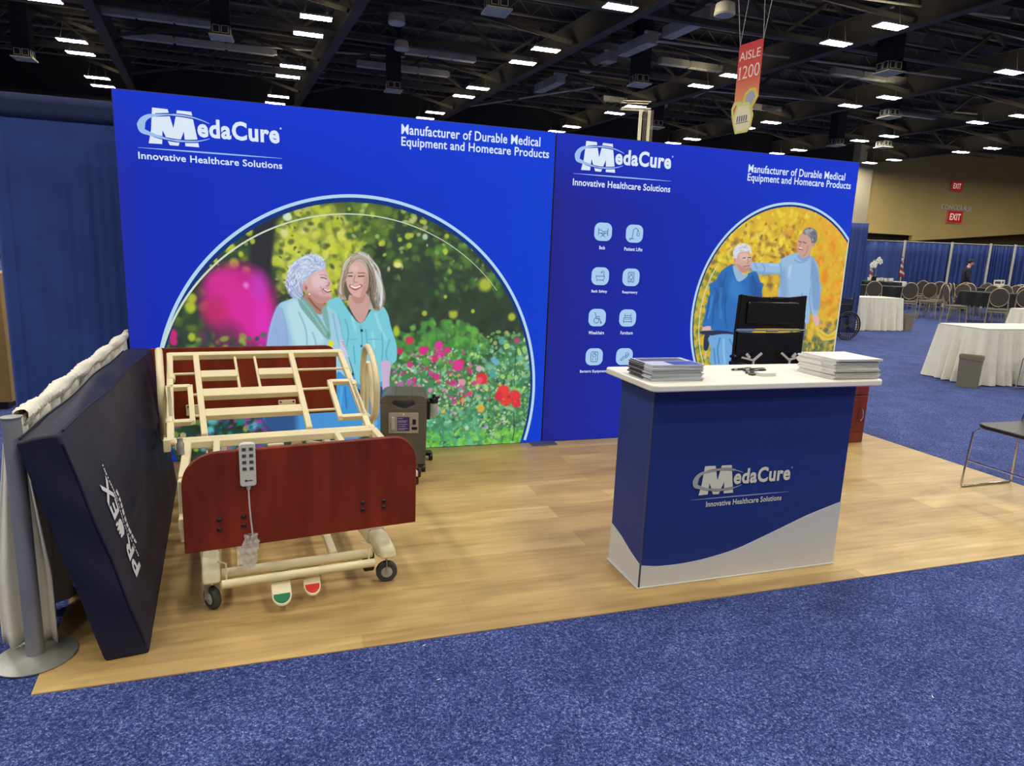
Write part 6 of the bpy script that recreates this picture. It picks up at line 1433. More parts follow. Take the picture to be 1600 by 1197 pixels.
# dark wheelchair half hidden by the autumn display wall
w2 = empty('wheelchair', (8.98, 6.34, -0.004), math.radians(-93), 'dark wheelchair parked beyond the edge of the autumn display wall by a skirted table', 'wheelchair')
for x in (-0.28, 0.28):
    b = MB().tube([(x, 0.30 * math.cos(2 * PI * k / 28), 0.30 + 0.285 * math.sin(2 * PI * k / 28)) for k in range(28)], 0.016, 8, True)
    for k in range(28): b.cyl((x, 0, 0.30), (x, 0.28 * math.cos(PI * k / 14), 0.30 + 0.28 * math.sin(PI * k / 14)), 0.007, seg=6)
    b.tube([(x, 0.25 * math.cos(2 * PI * k / 28), 0.30 + 0.25 * math.sin(2 * PI * k / 28)) for k in range(28)], 0.012, 8, True)
    b.build('drive_wheel', M_BLACK, w2)
    MB().tube([(x * 0.85, 0.1, 0.98), (x * 0.85, 0.08, 0.5), (x * 0.85, -0.4, 0.48), (x * 0.85, -0.5, 0.12)], 0.013, 8).build('side_frame', M_BLACK, w2)
    MB().bb((x * 0.85 - 0.025, -0.3, 0.70), (x * 0.85 + 0.025, 0.06, 0.735)).build('armrest', M_BLACK, w2, bevel=0.008)
    MB().lathe([(0.01, -0.014), (0.07, -0.014), (0.078, 0), (0.07, 0.014), (0.01, 0.014)], (x * 0.85, -0.45, 0.078), 16, 'X').build('front_caster', M_BLACK, w2)
MB().bb((-0.24, -0.4, 0.46), (0.24, 0.06, 0.51)).build('seat', pm('petrol_vinyl', (24, 48, 62), 0.4), w2, bevel=0.015)
MB().bb((-0.24, 0.06, 0.52), (0.24, 0.10, 0.86)).build('backrest', pm('petrol_vinyl_back', (24, 40, 54), 0.4), w2, bevel=0.015)
bx = MB().bb((8.95, 6.9, -0.004), (9.42, 7.25, 0.97)).build('carton', pm('pale_carton', (196, 186, 156), 0.7), bevel=0.004)
tag(bx, 'pale upright carton standing behind the dark wheelchair', 'carton')

# drapes of the far booths
b0_ = drape('tall_drape', (8.6, 7.62), (10.16, 7.06), 0.02, 2.435, M_BLUE_FAR, 'tall blue drape standing out beyond the edge of the autumn display wall', 8, 0.03, seed=9)
FA, FBv = Vector((20.53, 17.17)), Vector((26.476, 15.192))
fp = lambda t: FA + (FBv - FA) * t
cuts = (-0.35, 0.2125, 0.517, 0.767, 0.925, 1.22)
names = ['blue far drape nearest the tall blue drape', 'blue far drape behind the striped flags', 'blue far drape behind the person in the dark suit', 'narrow blue far drape past the person in the dark suit', 'blue far drape running out of the frame']
for k in range(5):
    a, c = fp(cuts[k]), fp(cuts[k + 1])
    drape('far_drape', a, c, 0.02, 2.53, M_BLUE_FAR, names[k], 7 + k % 2, 0.06, group='blue drapes along the far booths', seed=20 + k, nu=110, nv=6)
plab = ['pale drape pole beside the flag with the red tip', 'pale drape pole between the striped flag and the person', 'pale drape pole just past the person in the dark suit', 'pale drape pole nearest the frame edge']
for k in range(4):
    a = fp(cuts[k + 1]); r = empty('drape_pole', (a.x - 0.04, a.y - 0.14, -0.004), 0, plab[k], 'drape pole', 'poles of the far drapes')
    MB().cyl((0, 0, 0), (0, 0, 2.62), 0.045, seg=12).build('pole', pm('pale_pole', (190, 186, 172), 0.5), r)
    MB().lathe([(0.2, 0), (0.2, 0.01), (0.05, 0.02)], (0, 0, 0), 20).build('base', M_STEEL, r)
b = MB(); a, c = fp(-0.35), fp(1.22); b.cyl((a.x, a.y, 2.565), (c.x, c.y, 2.565), 0.024, seg=10)
tag(b.build('drape_rail', M_STEEL), 'long pipe rail along the top of the far blue drapes', 'drape rail')

# banquet tables with black cloths
def round_table(x, y, r, label, cl_label, h=0.90):
    t = empty('banquet_table', (x, y, -0.004), 0, label, 'table', 'round banquet tables')
    MB().lathe([(0.02, h - 0.03), (r, h - 0.03), (r + 0.004, h - 0.015), (r, h), (0.02, h)], (0, 0, 0), 40).build('tabletop', M_DARK_STEEL, t)
    for k in range(4): MB().cyl((0.4 * math.cos(PI * (k / 2 + .25)), 0.4 * math.sin(PI * (k / 2 + .25)), 0), (0.4 * math.cos(PI * (k / 2 + .25)), 0.4 * math.sin(PI * (k / 2 + .25)), h - 0.03), 0.02, seg=8).build('leg', M_STEEL, t)
    rg = random.Random(int(x * 100)); ph = rg.uniform(0, 6)
    def f(i, j):
        a = 2 * PI * i
        if j < 0.4: q = r * 1.012 * j / 0.4; return (q * math.cos(a), q * math.sin(a), h + 0.006)
        k = (j - 0.4) / 0.6; q = r * 1.012 + 0.012 + (0.03 + 0.05 * math.sin(14 * a + ph) + 0.02 * math.sin(23 * a)) * k
        return (q * math.cos(a), q * math.sin(a), h + 0.004 - 0.40 * k)
    o = MB().grid(f, 90, 10, True).build('tablecloth', M_BLACK_CLOTH, None, (x, y, -0.004), angle=80)
    tag(o, cl_label, 'tablecloth', 'black cloths on the banquet tables')
def chair_proto():
    r = empty('banquet_chair')
    MB().prism(rounded(-0.21, -0.21, 0.21, 0.22, 0.06, 5), lambda a, c, t: (a, c, t), 0.43, 0.49).build('seat', M_CHAIR_FABRIC, r, bevel=0.02, seg=2)
    out = [(0.17 * math.cos(a), 0.77 + 0.20 * math.sin(a)) for a in [2 * PI * k / 28 for k in range(28)]]
    MB().prism(out, lambda a, c, t: (a, t - 0.12 * (c - 0.5), c), -0.235, -0.200).build('backrest', M_CHAIR_FABRIC2, r, bevel=0.01)
    b = MB()
    b.tube([(p[0] * 1.13, -0.218 - 0.12 * (p[1] - 0.5), 0.77 + (p[1] - 0.77) * 1.10) for p in out], 0.011, 8, True)
    b.build('back_frame', M_CHAMPAGNE, r)
    for s in (-1, 1):
        MB().tube([(0.19 * s, -0.25, 0.74), (0.205 * s, -0.20, 0.45), (0.21 * s, -0.24, 0.0)], 0.013, 8).build('leg', M_CHAMPAGNE, r)
        MB().tube([(0.20 * s, 0.19, 0.43), (0.215 * s, 0.23, 0.0)], 0.013, 8).build('leg', M_CHAMPAGNE, r)
    MB().tube([(-0.2, 0.19, 0.42), (0.2, 0.19, 0.42), (0.2, -0.19, 0.42), (-0.2, -0.19, 0.42)], 0.011, 6, True).build('seat_frame', M_CHAMPAGNE, r)
    return r
CHP = chair_proto(); CHP.scale = (1.08, 1.08, 1.10)
tag(CHP, cat='chair', group='round-backed banquet chairs')
round_table(16.95, 12.75, 0.86, 'round banquet table behind the white skirted table', 'black cloth on the banquet table behind the white skirted table')
round_table(17.9, 9.75, 0.86, 'round banquet table nearest the camera, one round-backed chair in front', 'black cloth on the banquet table nearest the camera')
round_table(21.4, 14.65, 0.80, 'round banquet table in front of the striped flag', 'black cloth on the banquet table in front of the striped flag', 0.97)
round_table(21.25, 12.25, 0.80, 'round banquet table behind the nearest banquet table', 'black cloth on the banquet table behind the nearest one', 0.93)
round_table(18.55, 14.75, 0.85, 'round banquet table beneath the white orchid, set with white cups', 'dark cloth on the banquet table beneath the white orchid', 0.99)
CHAIRS = [  # x, y, heading (degrees, 0 = faces away from the camera along the line of sight), label
 (14.89, 11.22, 0, 'grey round-backed chair behind the white skirted table, closest to the tall blue drape'),
 (15.90, 10.88, 5, 'grey round-backed chair seen from behind, just past the taupe bin and white skirted table'),
 (17.28, 11.51, 25, 'grey round-backed chair at the table behind the white skirted table, second from its bin'),
 (16.90, 10.95, 75, 'grey chair turned sideways at the corner of the table behind the white skirted table'),
 (17.94, 11.61, 110, 'grey chair turned sideways with its back to the open aisle'),
 (20.00, 13.30, 0, 'grey round-backed chair standing alone under the striped flag'),
 (20.10, 14.20, 20, 'dark grey chair at the far table between the orchid and the striped flag'),
 (15.87, 9.28, 290, 'grey chair turned sideways at the aisle side of the nearest black-clothed table'),
 (15.99, 8.17, 0, 'grey round-backed chair seen squarely from behind at the nearest black-clothed table'),
 (18.74, 11.39, 280, 'tilted dark grey chair beside the person in the dark suit'),
 (19.34, 11.68, 180, 'grey chair facing the camera just below the person in the dark suit'),
 (19.96, 12.03, 200, 'brownish grey chair below the arm of the person in the dark suit'),
 (18.18, 10.96, 180, 'grey chair facing the camera behind the aisle side of the nearest black-clothed table'),
 (20.10, 11.05, 175, 'greenish grey chair at the table behind the nearest black-clothed table'),
 (22.24, 13.33, 170, 'grey chair with a dark back close to the far drape pole past the person'),
 (19.00, 10.55, 190, 'grey chair with rounded top facing the camera behind the nearest black-clothed table'),
 (20.78, 11.11, 185, 'grey chair second from the frame edge in the second row'),
 (22.93, 13.28, 180, 'grey chair in the back row with a white sign behind it'),
 (22.95, 12.57, 180, 'grey chair in the back row near the last drape pole'),
 (22.50, 12.09, 190, 'grey chair at the frame edge in the back row'),
 (19.75, 10.05, 200, 'grey chair cut by the frame edge beside the nearest black-clothed table'),
 (21.5, 13.5, 0, 'dark chair directly between the person in the dark suit and the banquet table'),
 (16.90, 8.05, 350, 'grey chair at the frame edge in front of the nearest black-clothed table'),
]
first = True
for x, y, hd, lab in CHAIRS:
    rz = math.radians(hd) + math.atan2(-(x + 1.9), y + 4.92)
    if first: CHP.location = (x, y, -0.004); CHP.rotation_euler = (0, 0, rz); tag(CHP, lab); first = False
    else: dup(CHP, (x, y, -0.004), rz, lab)
# things on the tables
rg = random.Random(6)
for k, (x, y) in enumerate(((18.15, 14.25), (18.4, 14.15), (18.75, 14.3), (19.0, 14.45), (18.9, 14.8), (18.2, 14.7))):
    r = empty('cup', (x, y, 0.998), 0, 'white cup on the dark-clothed table beneath the orchid', 'cup', 'white cups beneath the orchid')
    MB().lathe([(0.03, 0), (0.05, 0.02), (0.055, 0.13), (0.05, 0.13), (0.04, 0.03)], (0, 0, 0), 14).build('bowl', M_PAPER, r)
    MB().tube([(0.05, 0, 0.11), (0.085, 0, 0.09), (0.08, 0, 0.05), (0.05, 0, 0.035)], 0.006, 6).build('cup_handle', M_PAPER, r)
bx = MB().bb((19.55, 14.95, 0.0), (20.3, 15.3, 1.0)).build('white_display_box', M_PAPER, bevel=0.01); tag(bx, 'long white box standing between the orchid table and the striped flag', 'box')
orc = empty('orchid', (18.62, 14.85, 0.998), 0, 'potted white orchid on the dark-clothed table in front of the far drape', 'orchid')
MB().lathe([(0.08, 0), (0.11, 0.16), (0.10, 0.16), (0.09, 0.02)], (0, 0, 0), 16).build('pot', M_BLACK, orc)
MB().tube([(0, 0, 0.1), (0.02, 0, 0.4), (0.0, 0, 0.62), (-0.10, 0, 0.76), (-0.2, 0, 0.70)], 0.012, 6, False, 4).build('stem', pm('orchid_stem', (110, 126, 90), 0.6), orc)
for k, (x, z) in enumerate(((0.06, 0.78), (0.14, 0.70), (-0.02, 0.70), (-0.16, 0.62), (-0.25, 0.55), (-0.10, 0.56))):
    b = MB()
    for p in range(5):
        a = 2 * PI * p / 5 + k; b.ball((x + 0.06 * math.cos(a), -0.03 + 0.01 * (p % 2), z + 0.06 * math.sin(a)), 0.05, (1, 0.3, 1), 8)
    b.build('blossom', M_PAPER, orc)
M_RED = pm('flag_red', (150, 40, 44), 0.7); M_FLAGW = pm('flag_white', (206, 196, 190), 0.7)
for (x, y, top, lab) in ((20.95, 15.9, 1.95, 'furled red and white striped flag between two far drape poles'), (19.55, 16.0, 1.75, 'flag with a red tip hanging by the first far drape pole')):
    r = empty('flag', (x, y, -0.004), 0, lab, 'flag')
    MB().cyl((0, 0, 0), (0, 0, top), 0.02, seg=8).build('staff', M_BLACK, r)
    MB().lathe([(0.18, 0), (0.18, 0.03), (0.03, 0.06)], (0, 0, 0), 16).build('foot', M_BLACK, r)
    for k in range(6):
        z1 = top - 0.05 - 0.12 * k
        MB().prism([(-0.02, z1), (0.05 + 0.03 * k, z1 - 0.10), (0.05 + 0.03 * k, z1 - 0.17), (-0.02, z1 - 0.10)], lambda a, c, t: (a, t + 0.03 * math.sin(20 * a), c), -0.03, 0.03).build('stripe', M_RED if k % 2 else M_FLAGW, r)
for (x, y, z, lab) in ((20.35, 11.5, 0.935, 'white table sign standing among the chairs behind the nearest black-clothed table'), (21.3, 12.1, 0.935, 'white table sign near the back row of chairs')):
    r = empty('table_sign', (x, y, z), math.radians(-50), lab, 'table sign', 'white table signs')
    MB().bb((-0.11, -0.01, 0.03), (0.11, 0.01, 0.30)).build('card', M_PAPER, r); MB().bb((-0.08, -0.06, 0), (0.08, 0.06, 0.03)).build('stand', M_CHROME, r)
    MB().bb((-0.08, -0.012, 0.18), (0.08, -0.0101, 0.26)).build('printing', M_DARK_STEEL, r)

# the person in the dark suit
def skin(name, verts, edges, m, parent, sub=2):
    me = bpy.data.meshes.new(name); me.from_pydata([v[0] for v in verts], edges, [])
    o = bpy.data.objects.new(name, me); COL.objects.link(o); o.parent = parent; me.materials.append(m)
    sk = o.modifiers.new('skin', 'SKIN'); sk.use_smooth_shade = True
    for i, v in enumerate(verts):
        r = v[1] if isinstance(v[1], tuple) else (v[1], v[1]); me.skin_vertices[0].data[i].radius = r
    me.skin_vertices[0].data[0].use_root = True
    s = o.modifiers.new('sub', 'SUBSURF'); s.levels = sub; s.render_levels = sub
    return o
pe = empty('person', (22.43, 14.3, -0.004), math.radians(-125), 'person in a dark suit standing among the tables, turned away with head lowered', 'person')
pe.scale = (1.06, 1.06, 1.08)
M_SKIN = pm('skin', (196, 150, 128), 0.6); M_SUIT = pm('dark_suit', (26, 26, 40), 0.85); M_TROUSER = pm('dark_trousers', (20, 20, 28), 0.85); M_HAIR = pm('dark_hair', (34, 28, 26), 0.7)
# body: pelvis, spine, neck, head, limbs (faces +y)
V = [((0, 0, 0.95), (0.15, 0.11)), ((0, 0, 1.2), (0.15, 0.10)), ((0, 0.01, 1.40), (0.12, 0.08)), ((0, 0.03, 1.52), 0.055), ((0, 0.06, 1.58), 0.055), ((0, 0.085, 1.66), (0.074, 0.092)), ((0, 0.11, 1.735), (0.066, 0.085)),
     ((0.18, 0.0, 1.40), 0.045), ((0.24, -0.01, 1.16), 0.045), ((0.23, 0.10, 0.92), 0.034), ((0.225, 0.13, 0.84), (0.02, 0.035)),
     ((-0.18, 0.0, 1.40), 0.045), ((-0.24, -0.01, 1.16), 0.045), ((-0.23, 0.10, 0.92), 0.034), ((-0.225, 0.13, 0.84), (0.02, 0.035)),
     ((0.09, 0, 0.88), 0.09), ((0.10, 0.02, 0.50), 0.06), ((0.10, -0.01, 0.09), 0.04), ((0.10, 0.12, 0.04), 0.035),
     ((-0.09, 0, 0.88), 0.09), ((-0.10, 0.02, 0.50), 0.06), ((-0.10, -0.01, 0.09), 0.04), ((-0.10, 0.12, 0.04), 0.035)]
Ed = [(0, 1), (1, 2), (2, 3), (3, 4), (4, 5), (5, 6), (2, 7), (7, 8), (8, 9), (9, 10), (2, 11), (11, 12), (12, 13), (13, 14), (0, 15), (15, 16), (16, 17), (17, 18), (0, 19), (19, 20), (20, 21), (21, 22)]
# five fingers to each hand
for s, w in ((1, 10), (-1, 14)):
    for k in range(5):
        i = len(V); bx_ = 0.225 * s; off = (-0.03 + 0.018 * k) if k < 4 else -0.045
        L = (0.065, 0.078, 0.074, 0.06, 0.045)[k]
        V.append(((bx_ + (0.004 if k < 4 else -0.012 * s), 0.135 + off, 0.80 if k < 4 else 0.825), 0.0085)); V.append(((bx_ - 0.012 * s, 0.14 + off * 1.05, 0.80 - L), 0.0075))
        Ed += [(w, i), (i, i + 1)]
skin('body', V, Ed, M_SKIN, pe)
J = [((0, 0, 0.90), (0.18, 0.14)), ((0, 0, 1.18), (0.175, 0.125)), ((0, 0.0, 1.40), (0.185, 0.115)), ((0, 0.025, 1.49), (0.085, 0.075)), ((0.20, 0, 1.41), 0.088), ((0.25, -0.01, 1.16), 0.064), ((0.235, 0.09, 0.94), 0.05), ((-0.20, 0, 1.41), 0.088), ((-0.25, -0.01, 1.16), 0.064), ((-0.235, 0.09, 0.94), 0.05), ((0, 0, 0.80), (0.175, 0.14))]
skin('jacket', J, [(0, 1), (1, 2), (2, 3), (2, 4), (4, 5), (5, 6), (2, 7), (7, 8), (8, 9), (0, 10)], M_SUIT, pe)
T_ = [((0, 0, 0.93), (0.165, 0.125)), ((0.09, 0, 0.85), 0.105), ((0.10, 0.02, 0.5), 0.078), ((0.10, -0.01, 0.09), 0.064), ((-0.09, 0, 0.85), 0.105), ((-0.10, 0.02, 0.5), 0.078), ((-0.10, -0.01, 0.09), 0.064)]
skin('trousers', T_, [(0, 1), (1, 2), (2, 3), (0, 4), (4, 5), (5, 6)], M_TROUSER, pe)
MB().ball((0, 0.072, 1.715), 0.094, (0.90, 1.0, 0.98), 16).build('hair', M_HAIR, pe)
b = MB(); b.tube([(0.058 * math.cos(2 * PI * k / 16), 0.035 + 0.055 * math.sin(2 * PI * k / 16), 1.535 - 0.012 * math.sin(2 * PI * k / 16)) for k in range(16)], 0.014, 8, True); b.build('shirt_collar', M_PAPER, pe)
b = MB()
for s in (-1, 1): b.ball((0.03 * s, 0.163, 1.665), 0.010, (1, 0.6, 0.7), 8)
b.build('eyes', M_BLACK, pe)
b = MB(); b.tube([(0, 0.168, 1.665), (0, 0.19, 1.635), (0, 0.172, 1.628)], [0.008, 0.013, 0.008], 8); b.build('nose', M_SKIN, pe)
b = MB(); b.ball((0, 0.158, 1.597), 0.02, (1.1, 0.5, 0.3), 8); b.build('mouth', pm('lips', (160, 96, 88), 0.6), pe)
for s in (-1, 1):
    MB().ball((0.077 * s, 0.085, 1.655), 0.022, (0.4, 0.8, 1.2), 8).build('ear', M_SKIN, pe)
    MB().prism(rounded(0.055 * s - 0.0 if s > 0 else -0.145, -0.08, 0.145 if s > 0 else -0.055, 0.20, 0.04, 5), lambda a, c, t: (a, c, t), 0.0, 0.075).build('shoe', M_BLACK, pe, bevel=0.02)

# ------------------------------------------------------------------ signs on the far wall
def exit_sign(x, z, w, h, label):
    r = empty('exit_sign', (x, 43.98, z), 0, label, 'exit sign')
    MB().bb((-w / 2 - 0.09, -0.10, -h / 2 - 0.09), (w / 2 + 0.09, 0.0, h / 2 + 0.09)).build('housing', M_SIGN_FRAME, r)
    MB().bb((-w / 2, -0.13, -h / 2), (w / 2, -0.10, h / 2)).build('face', M_RED_SIGN, r)
    text('lettering', 'EXIT', M_SIGN_WHITE, r, (-w * 0.38, -h * 0.28, w * 0.38, h * 0.28), wallplane(-0.135), 0.02)
exit_sign(57.25, 6.40, 1.75, 1.05, 'larger red EXIT sign below the CONCOURSE lettering on the tan wall')
exit_sign(56.9, 9.16, 1.25, 0.85, 'smaller red EXIT sign high on the tan wall above the CONCOURSE lettering')
r = empty('wall_lettering', (57.35, 43.98, 7.2), 0, 'pale raised CONCOURSE lettering on the tan wall between two exit signs', 'wall sign')
o = text('lettering', 'CONCOURSE', pm('letter_pale', (244, 240, 222), 0.6), r, (-1.95, -0.24, 1.95, 0.28), wallplane(-0.06), 0.02)
md = o.modifiers.new('solid', 'SOLIDIFY'); md.thickness = 0.05; md.offset = 0

# ------------------------------------------------------------------ aisle banner
BA = Vector((7.28, 8.286, 0)); BBv = Vector((7.397, 7.646, 0)); be = (BBv - BA).normalized()
bn = empty('aisle_banner', (BA.x, BA.y, 0), math.atan2(be.y, be.x), 'red to orange hanging banner reading AISLE 1200 with hexagon emblems', 'banner')
ban = [(0.0, 6.02), (0.645, 6.02), (0.645, 5.10), (0.655, 4.90), (0.515, 4.67), (0.57, 4.54), (0.525, 4.29), (0.44, 4.21), (0.10, 4.21), (0.035, 4.37), (-0.04, 4.56), (-0.07, 4.75), (0.0, 4.90)]
def banner_mat():
    m = pm('banner_red', (190, 40, 36), 0.6)
    nt = m.node_tree; N = nt.nodes; L = nt.links
    tc = N.new('ShaderNodeTexCoord'); sp = N.new('ShaderNodeSeparateXYZ'); L.new(tc.outputs['Object'], sp.inputs[0])
    mr = N.new('ShaderNodeMapRange'); mr.inputs[1].default_value = 6.0; mr.inputs[2].default_value = 4.8; L.new(sp.outputs['Z'], mr.inputs[0])
    rp = N.new('ShaderNodeValToRGB'); L.new(mr.outputs[0], rp.inputs[0]); el = rp.color_ramp.elements
    el.new(0.5)
    for e, (p, c) in zip(el, ((0.0, (196, 26, 36)), (0.5, (206, 66, 48)), (1.0, (224, 150, 96)))): e.position = p; e.color = (*lin(c), 1)
    L.new(rp.outputs[0], N['Principled BSDF'].inputs['Base Color'])
    return m
MB().prism(ban, lambda a, c, t: (a, t, c), -0.004, 0.004).build('panel', banner_mat(), bn, smooth=False)
fl = lambda d: (lambda a, c: (a, -0.004 - d, c))
def hexa(P, m1, m2, d, k, nm):
    cx, cz = sum(p[0] for p in P) / len(P), sum(p[1] for p in P) / len(P)
    h = MB().flat([fl(d)(*p) for p in P]).build(nm, m1, bn, smooth=False, fix=False)
    MB().flat([fl(d + 0.001)(cx + (p[0] - cx) * k, cz + (p[1] - cz) * k) for p in P]).build('emblem_field', m2, h, smooth=False, fix=False)
    return h
M_YEL = pm('emblem_yellow', (216, 190, 72), 0.6); M_CRM = pm('emblem_cream', (226, 216, 176), 0.6); M_GRY = pm('emblem_grey', (156, 160, 172), 0.6); M_LIME = pm('emblem_lime', (204, 206, 110), 0.6); M_ORG = pm('emblem_orange', (206, 110, 60), 0.6)
hexa([(0.43, 5.10), (0.575, 5.075), (0.65, 4.90), (0.505, 4.67), (0.30, 4.72), (0.24, 4.87), (0.29, 5.02)], M_YEL, M_GRY, 0.001, 0.66, 'emblem')
hexa([(0.02, 4.88), (0.19, 4.86), (0.22, 4.62), (0.10, 4.5), (-0.03, 4.56), (-0.065, 4.75)], M_LIME, M_ORG, 0.002, 0.6, 'emblem')
hexa([(0.10, 4.84), (0.43, 4.82), (0.565, 4.55), (0.522, 4.29), (0.44, 4.215), (0.11, 4.215), (0.04, 4.36), (0.0, 4.53)], M_LIME, M_CRM, 0.004, 0.82, 'emblem')
M_BANW = pm('banner_white', (236, 214, 200), 0.6)
text('lettering', 'AISLE', M_BANW, bn, (0.03, 5.69, 0.60, 5.865), wallplane(-0.006), 0.0)
text('lettering', '200', M_BANW, bn, (0.155, 5.315, 0.615, 5.575), wallplane(-0.006), -0.005)
b = MB(); b.flat([(x, -0.0062, z) for x, z in ((0.065, 5.318), (0.095, 5.318), (0.095, 5.572), (0.078, 5.572), (0.035, 5.535), (0.035, 5.522), (0.065, 5.538))]); b.flat([(x, -0.0063, z) for x, z in ((0.035, 5.315), (0.125, 5.315), (0.125, 5.327), (0.035, 5.327))])
b.build('lettering', M_BANW, bn, smooth=False, fix=False)
b = MB()
for k in range(5): b.flat([fl(0.007)(0.12 + 0.062 * k + q[0], 4.45 + q[1]) for q in ((0, 0), (0.03, 0), (0.04, 0.12), (0.008, 0.12))])
b.flat([fl(0.007)(*q) for q in ((0.10, 4.42), (0.45, 4.42), (0.45, 4.435), (0.10, 4.435))])
b.build('emblem_mark', pm('emblem_navy', (70, 76, 116), 0.6), bn, smooth=False, fix=False)
for x0, x1 in ((0.01, -0.16), (0.01, 0.14), (0.635, 0.55), (0.635, 0.80)):
    MB().cyl((x0, 0, 6.01), (x0 + (x1 - x0) * 4.6, 0, 10.4), 0.006, seg=6).build('cord', pm('banner_cord', (150, 150, 148), 0.5), bn)

# ------------------------------------------------------------------ high bay lamps in view
ROWS = (15.75, 18.05, 23.75, 26.05, 31.7, 33.9, 39.2, 41.4)
rows_w = ('first', 'second', 'third', 'fourth', 'fifth', 'sixth', 'seventh', 'eighth')
def lamp_proto():
    r = empty('ceiling_light')
    b = MB()
    b.bb((-0.58, -0.26, 0.012), (0.58, 0.26, 0.05)); b.bb((-0.58, -0.022, -0.012), (0.58, 0.022, 0.02))
    for s in (-0.585, 0.575): b.bb((s, -0.26, -0.012), (s + 0.01, 0.26, 0.05))
    for s in (-0.265, 0.255): b.bb((-0.58, s, -0.012), (0.58, s + 0.01, 0.05))
    b.build('housing', M_LAMP_BODY, r)
    for s in (-1, 1): MB().bb((-0.57, 0.135 * s - 0.1, 0.0), (0.57, 0.135 * s + 0.1, 0.011)).build('lens', M_LAMP, r, smooth=False)
    MB().bb((-0.5, -0.09, 0.05), (0.5, 0.09, 0.054)).build('added_uplight', M_ADDED_UPLIGHT, r, smooth=False)  # added glow strip that brightens the roof steel and ducts
    for x in (-0.45, 0.45): MB().cyl((x, 0, 0.05), (x * 0.6, 0, 0.9), 0.006, seg=6).build('suspension_wire', M_DARK_STEEL, r)
    return r
LP = lamp_proto(); tag(LP, cat='ceiling light', group='high bay lamps'); first = True
COLN = {-2: 'the row above the navy drape', -1: 'the row above the garden wall logo', 0: 'the row above the display walls\' seam', 1: 'the row passing behind the aisle banner', 2: 'the row just past the aisle banner', 3: 'the second row past the aisle banner', 4: 'the row above the exit signs'}
START = {-2: 3, -1: 2, 0: 1, 1: 0, 2: 1, 3: 2, 4: 4}
for i in range(-2, 5):
    for k, y in enumerate(ROWS):
        x, y = lamp_xy(i, y)
        if k < START[i]: continue
        lab = 'white lamp, %s from the front in %s' % (rows_w[k - START[i]], COLN[i])
        if first: LP.location = (x, y, 9.98); tag(LP, lab); first = False
        else: dup(LP, (x, y, 9.98), 0.0, lab)

# ------------------------------------------------------------------ roof steel, ducts and air outlets
n_trim = 2
def trim(b, m):
    global n_trim
    o = b.build('trim_%d' % n_trim, m, smooth=False); n_trim += 1
    return tag(o, kind='structure')
gx = lambda i, y: 0.34 + 9.37 * i - 0.105 * (y - 26)
for i in range(-2, 6):            # main girders running away from the camera
    b = MB(); y0, y1 = 4.0, 43.8
    for z, w, h in ((10.25, 0.42, 0.06), (11.25, 0.42, 0.06)): b.bar((gx(i, y0), y0, z), (gx(i, y1), y1, z), w, h)
    b.bar((gx(i, y0), y0, 10.75), (gx(i, y1), y1, 10.75), 0.06, 1.0)
    trim(b, M_DARK_STEEL)
for y in (12.0, 19.6, 27.4, 35.2):     # cross trusses
    b = MB(); b.bar((-30, y, 10.5), (60, y, 10.5), 0.28, 0.22); b.bar((-30, y, 12.1), (60, y, 12.1), 0.28, 0.2)
    x = -29.0; s = 1
    while x < 58:
        b.bar((x, y, 10.5 if s > 0 else 12.1), (x + 2.3, y, 12.1 if s > 0 else 10.5), 0.12, 0.12); x += 2.3; s = -s
    trim(b, M_DARK_STEEL)
b = MB()
for k in range(19):
    y = 8 + 1.95 * k; b.bar((-30, y, 12.45), (60, y, 12.45), 0.10, 0.2)
trim(b, M_DARK_STEEL)
b = MB()
for k in range(19):
    y = 8 + 1.95 * k; b.bar((-30, y, 11.8), (60, y, 11.8), 0.09, 0.07)
    x = -30.0
    while x < 58: b.bar((x, y, 11.8), (x + 0.6, y, 12.4), 0.03, 0.03); b.bar((x + 0.6, y, 12.4), (x + 1.2, y, 11.8), 0.03, 0.03); x += 1.2
trim(b, M_JOIST)
b = MB()
for i in range(-2, 6):
    for k, y in enumerate((16, 23.8, 31.6, 39.4)):
        x = gx(i, y); b.bar((x + 0.2, y, 10.4), (x + 4.4, y + 3.4, 12.2), 0.16, 0.16); b.bar((x - 0.2, y, 10.4), (x - 4.4, y + 3.4, 12.2), 0.16, 0.16)
trim(b, M_DARK_STEEL)
def duct(name, pts, r, label, m=M_DUCT, seg=14):
    o = MB().tube(pts, r, seg).build(name, m); return tag(o, label, 'duct' if 'duct' in name else 'pipe')
segs = [(13.9, 19.6, 13.55, 22.6), (13.35, 23.4, 13.05, 25.8), (12.95, 26.6, 12.6, 29.2), (12.3, 31.6, 12.0, 34.4)]
dl = ['pale square duct length nearest the aisle banner cords', 'second pale duct length along the middle girder', 'third pale duct length along the middle girder', 'pale duct length above the seam of the display walls']
for (x0, y0, x1, y1), lab in zip(segs, dl):
    b = MB(); b.bar((x0, y0, 10.95), (x1, y1, 10.95), 0.55, 0.45); b.bar((x0, y0, 11.2), (x0 - 0.01, y0 + 0.2, 11.2), 0.8, 0.1)
    tag(b.build('duct', M_DUCT, bevel=0.03), lab, 'duct', 'pale duct lengths')
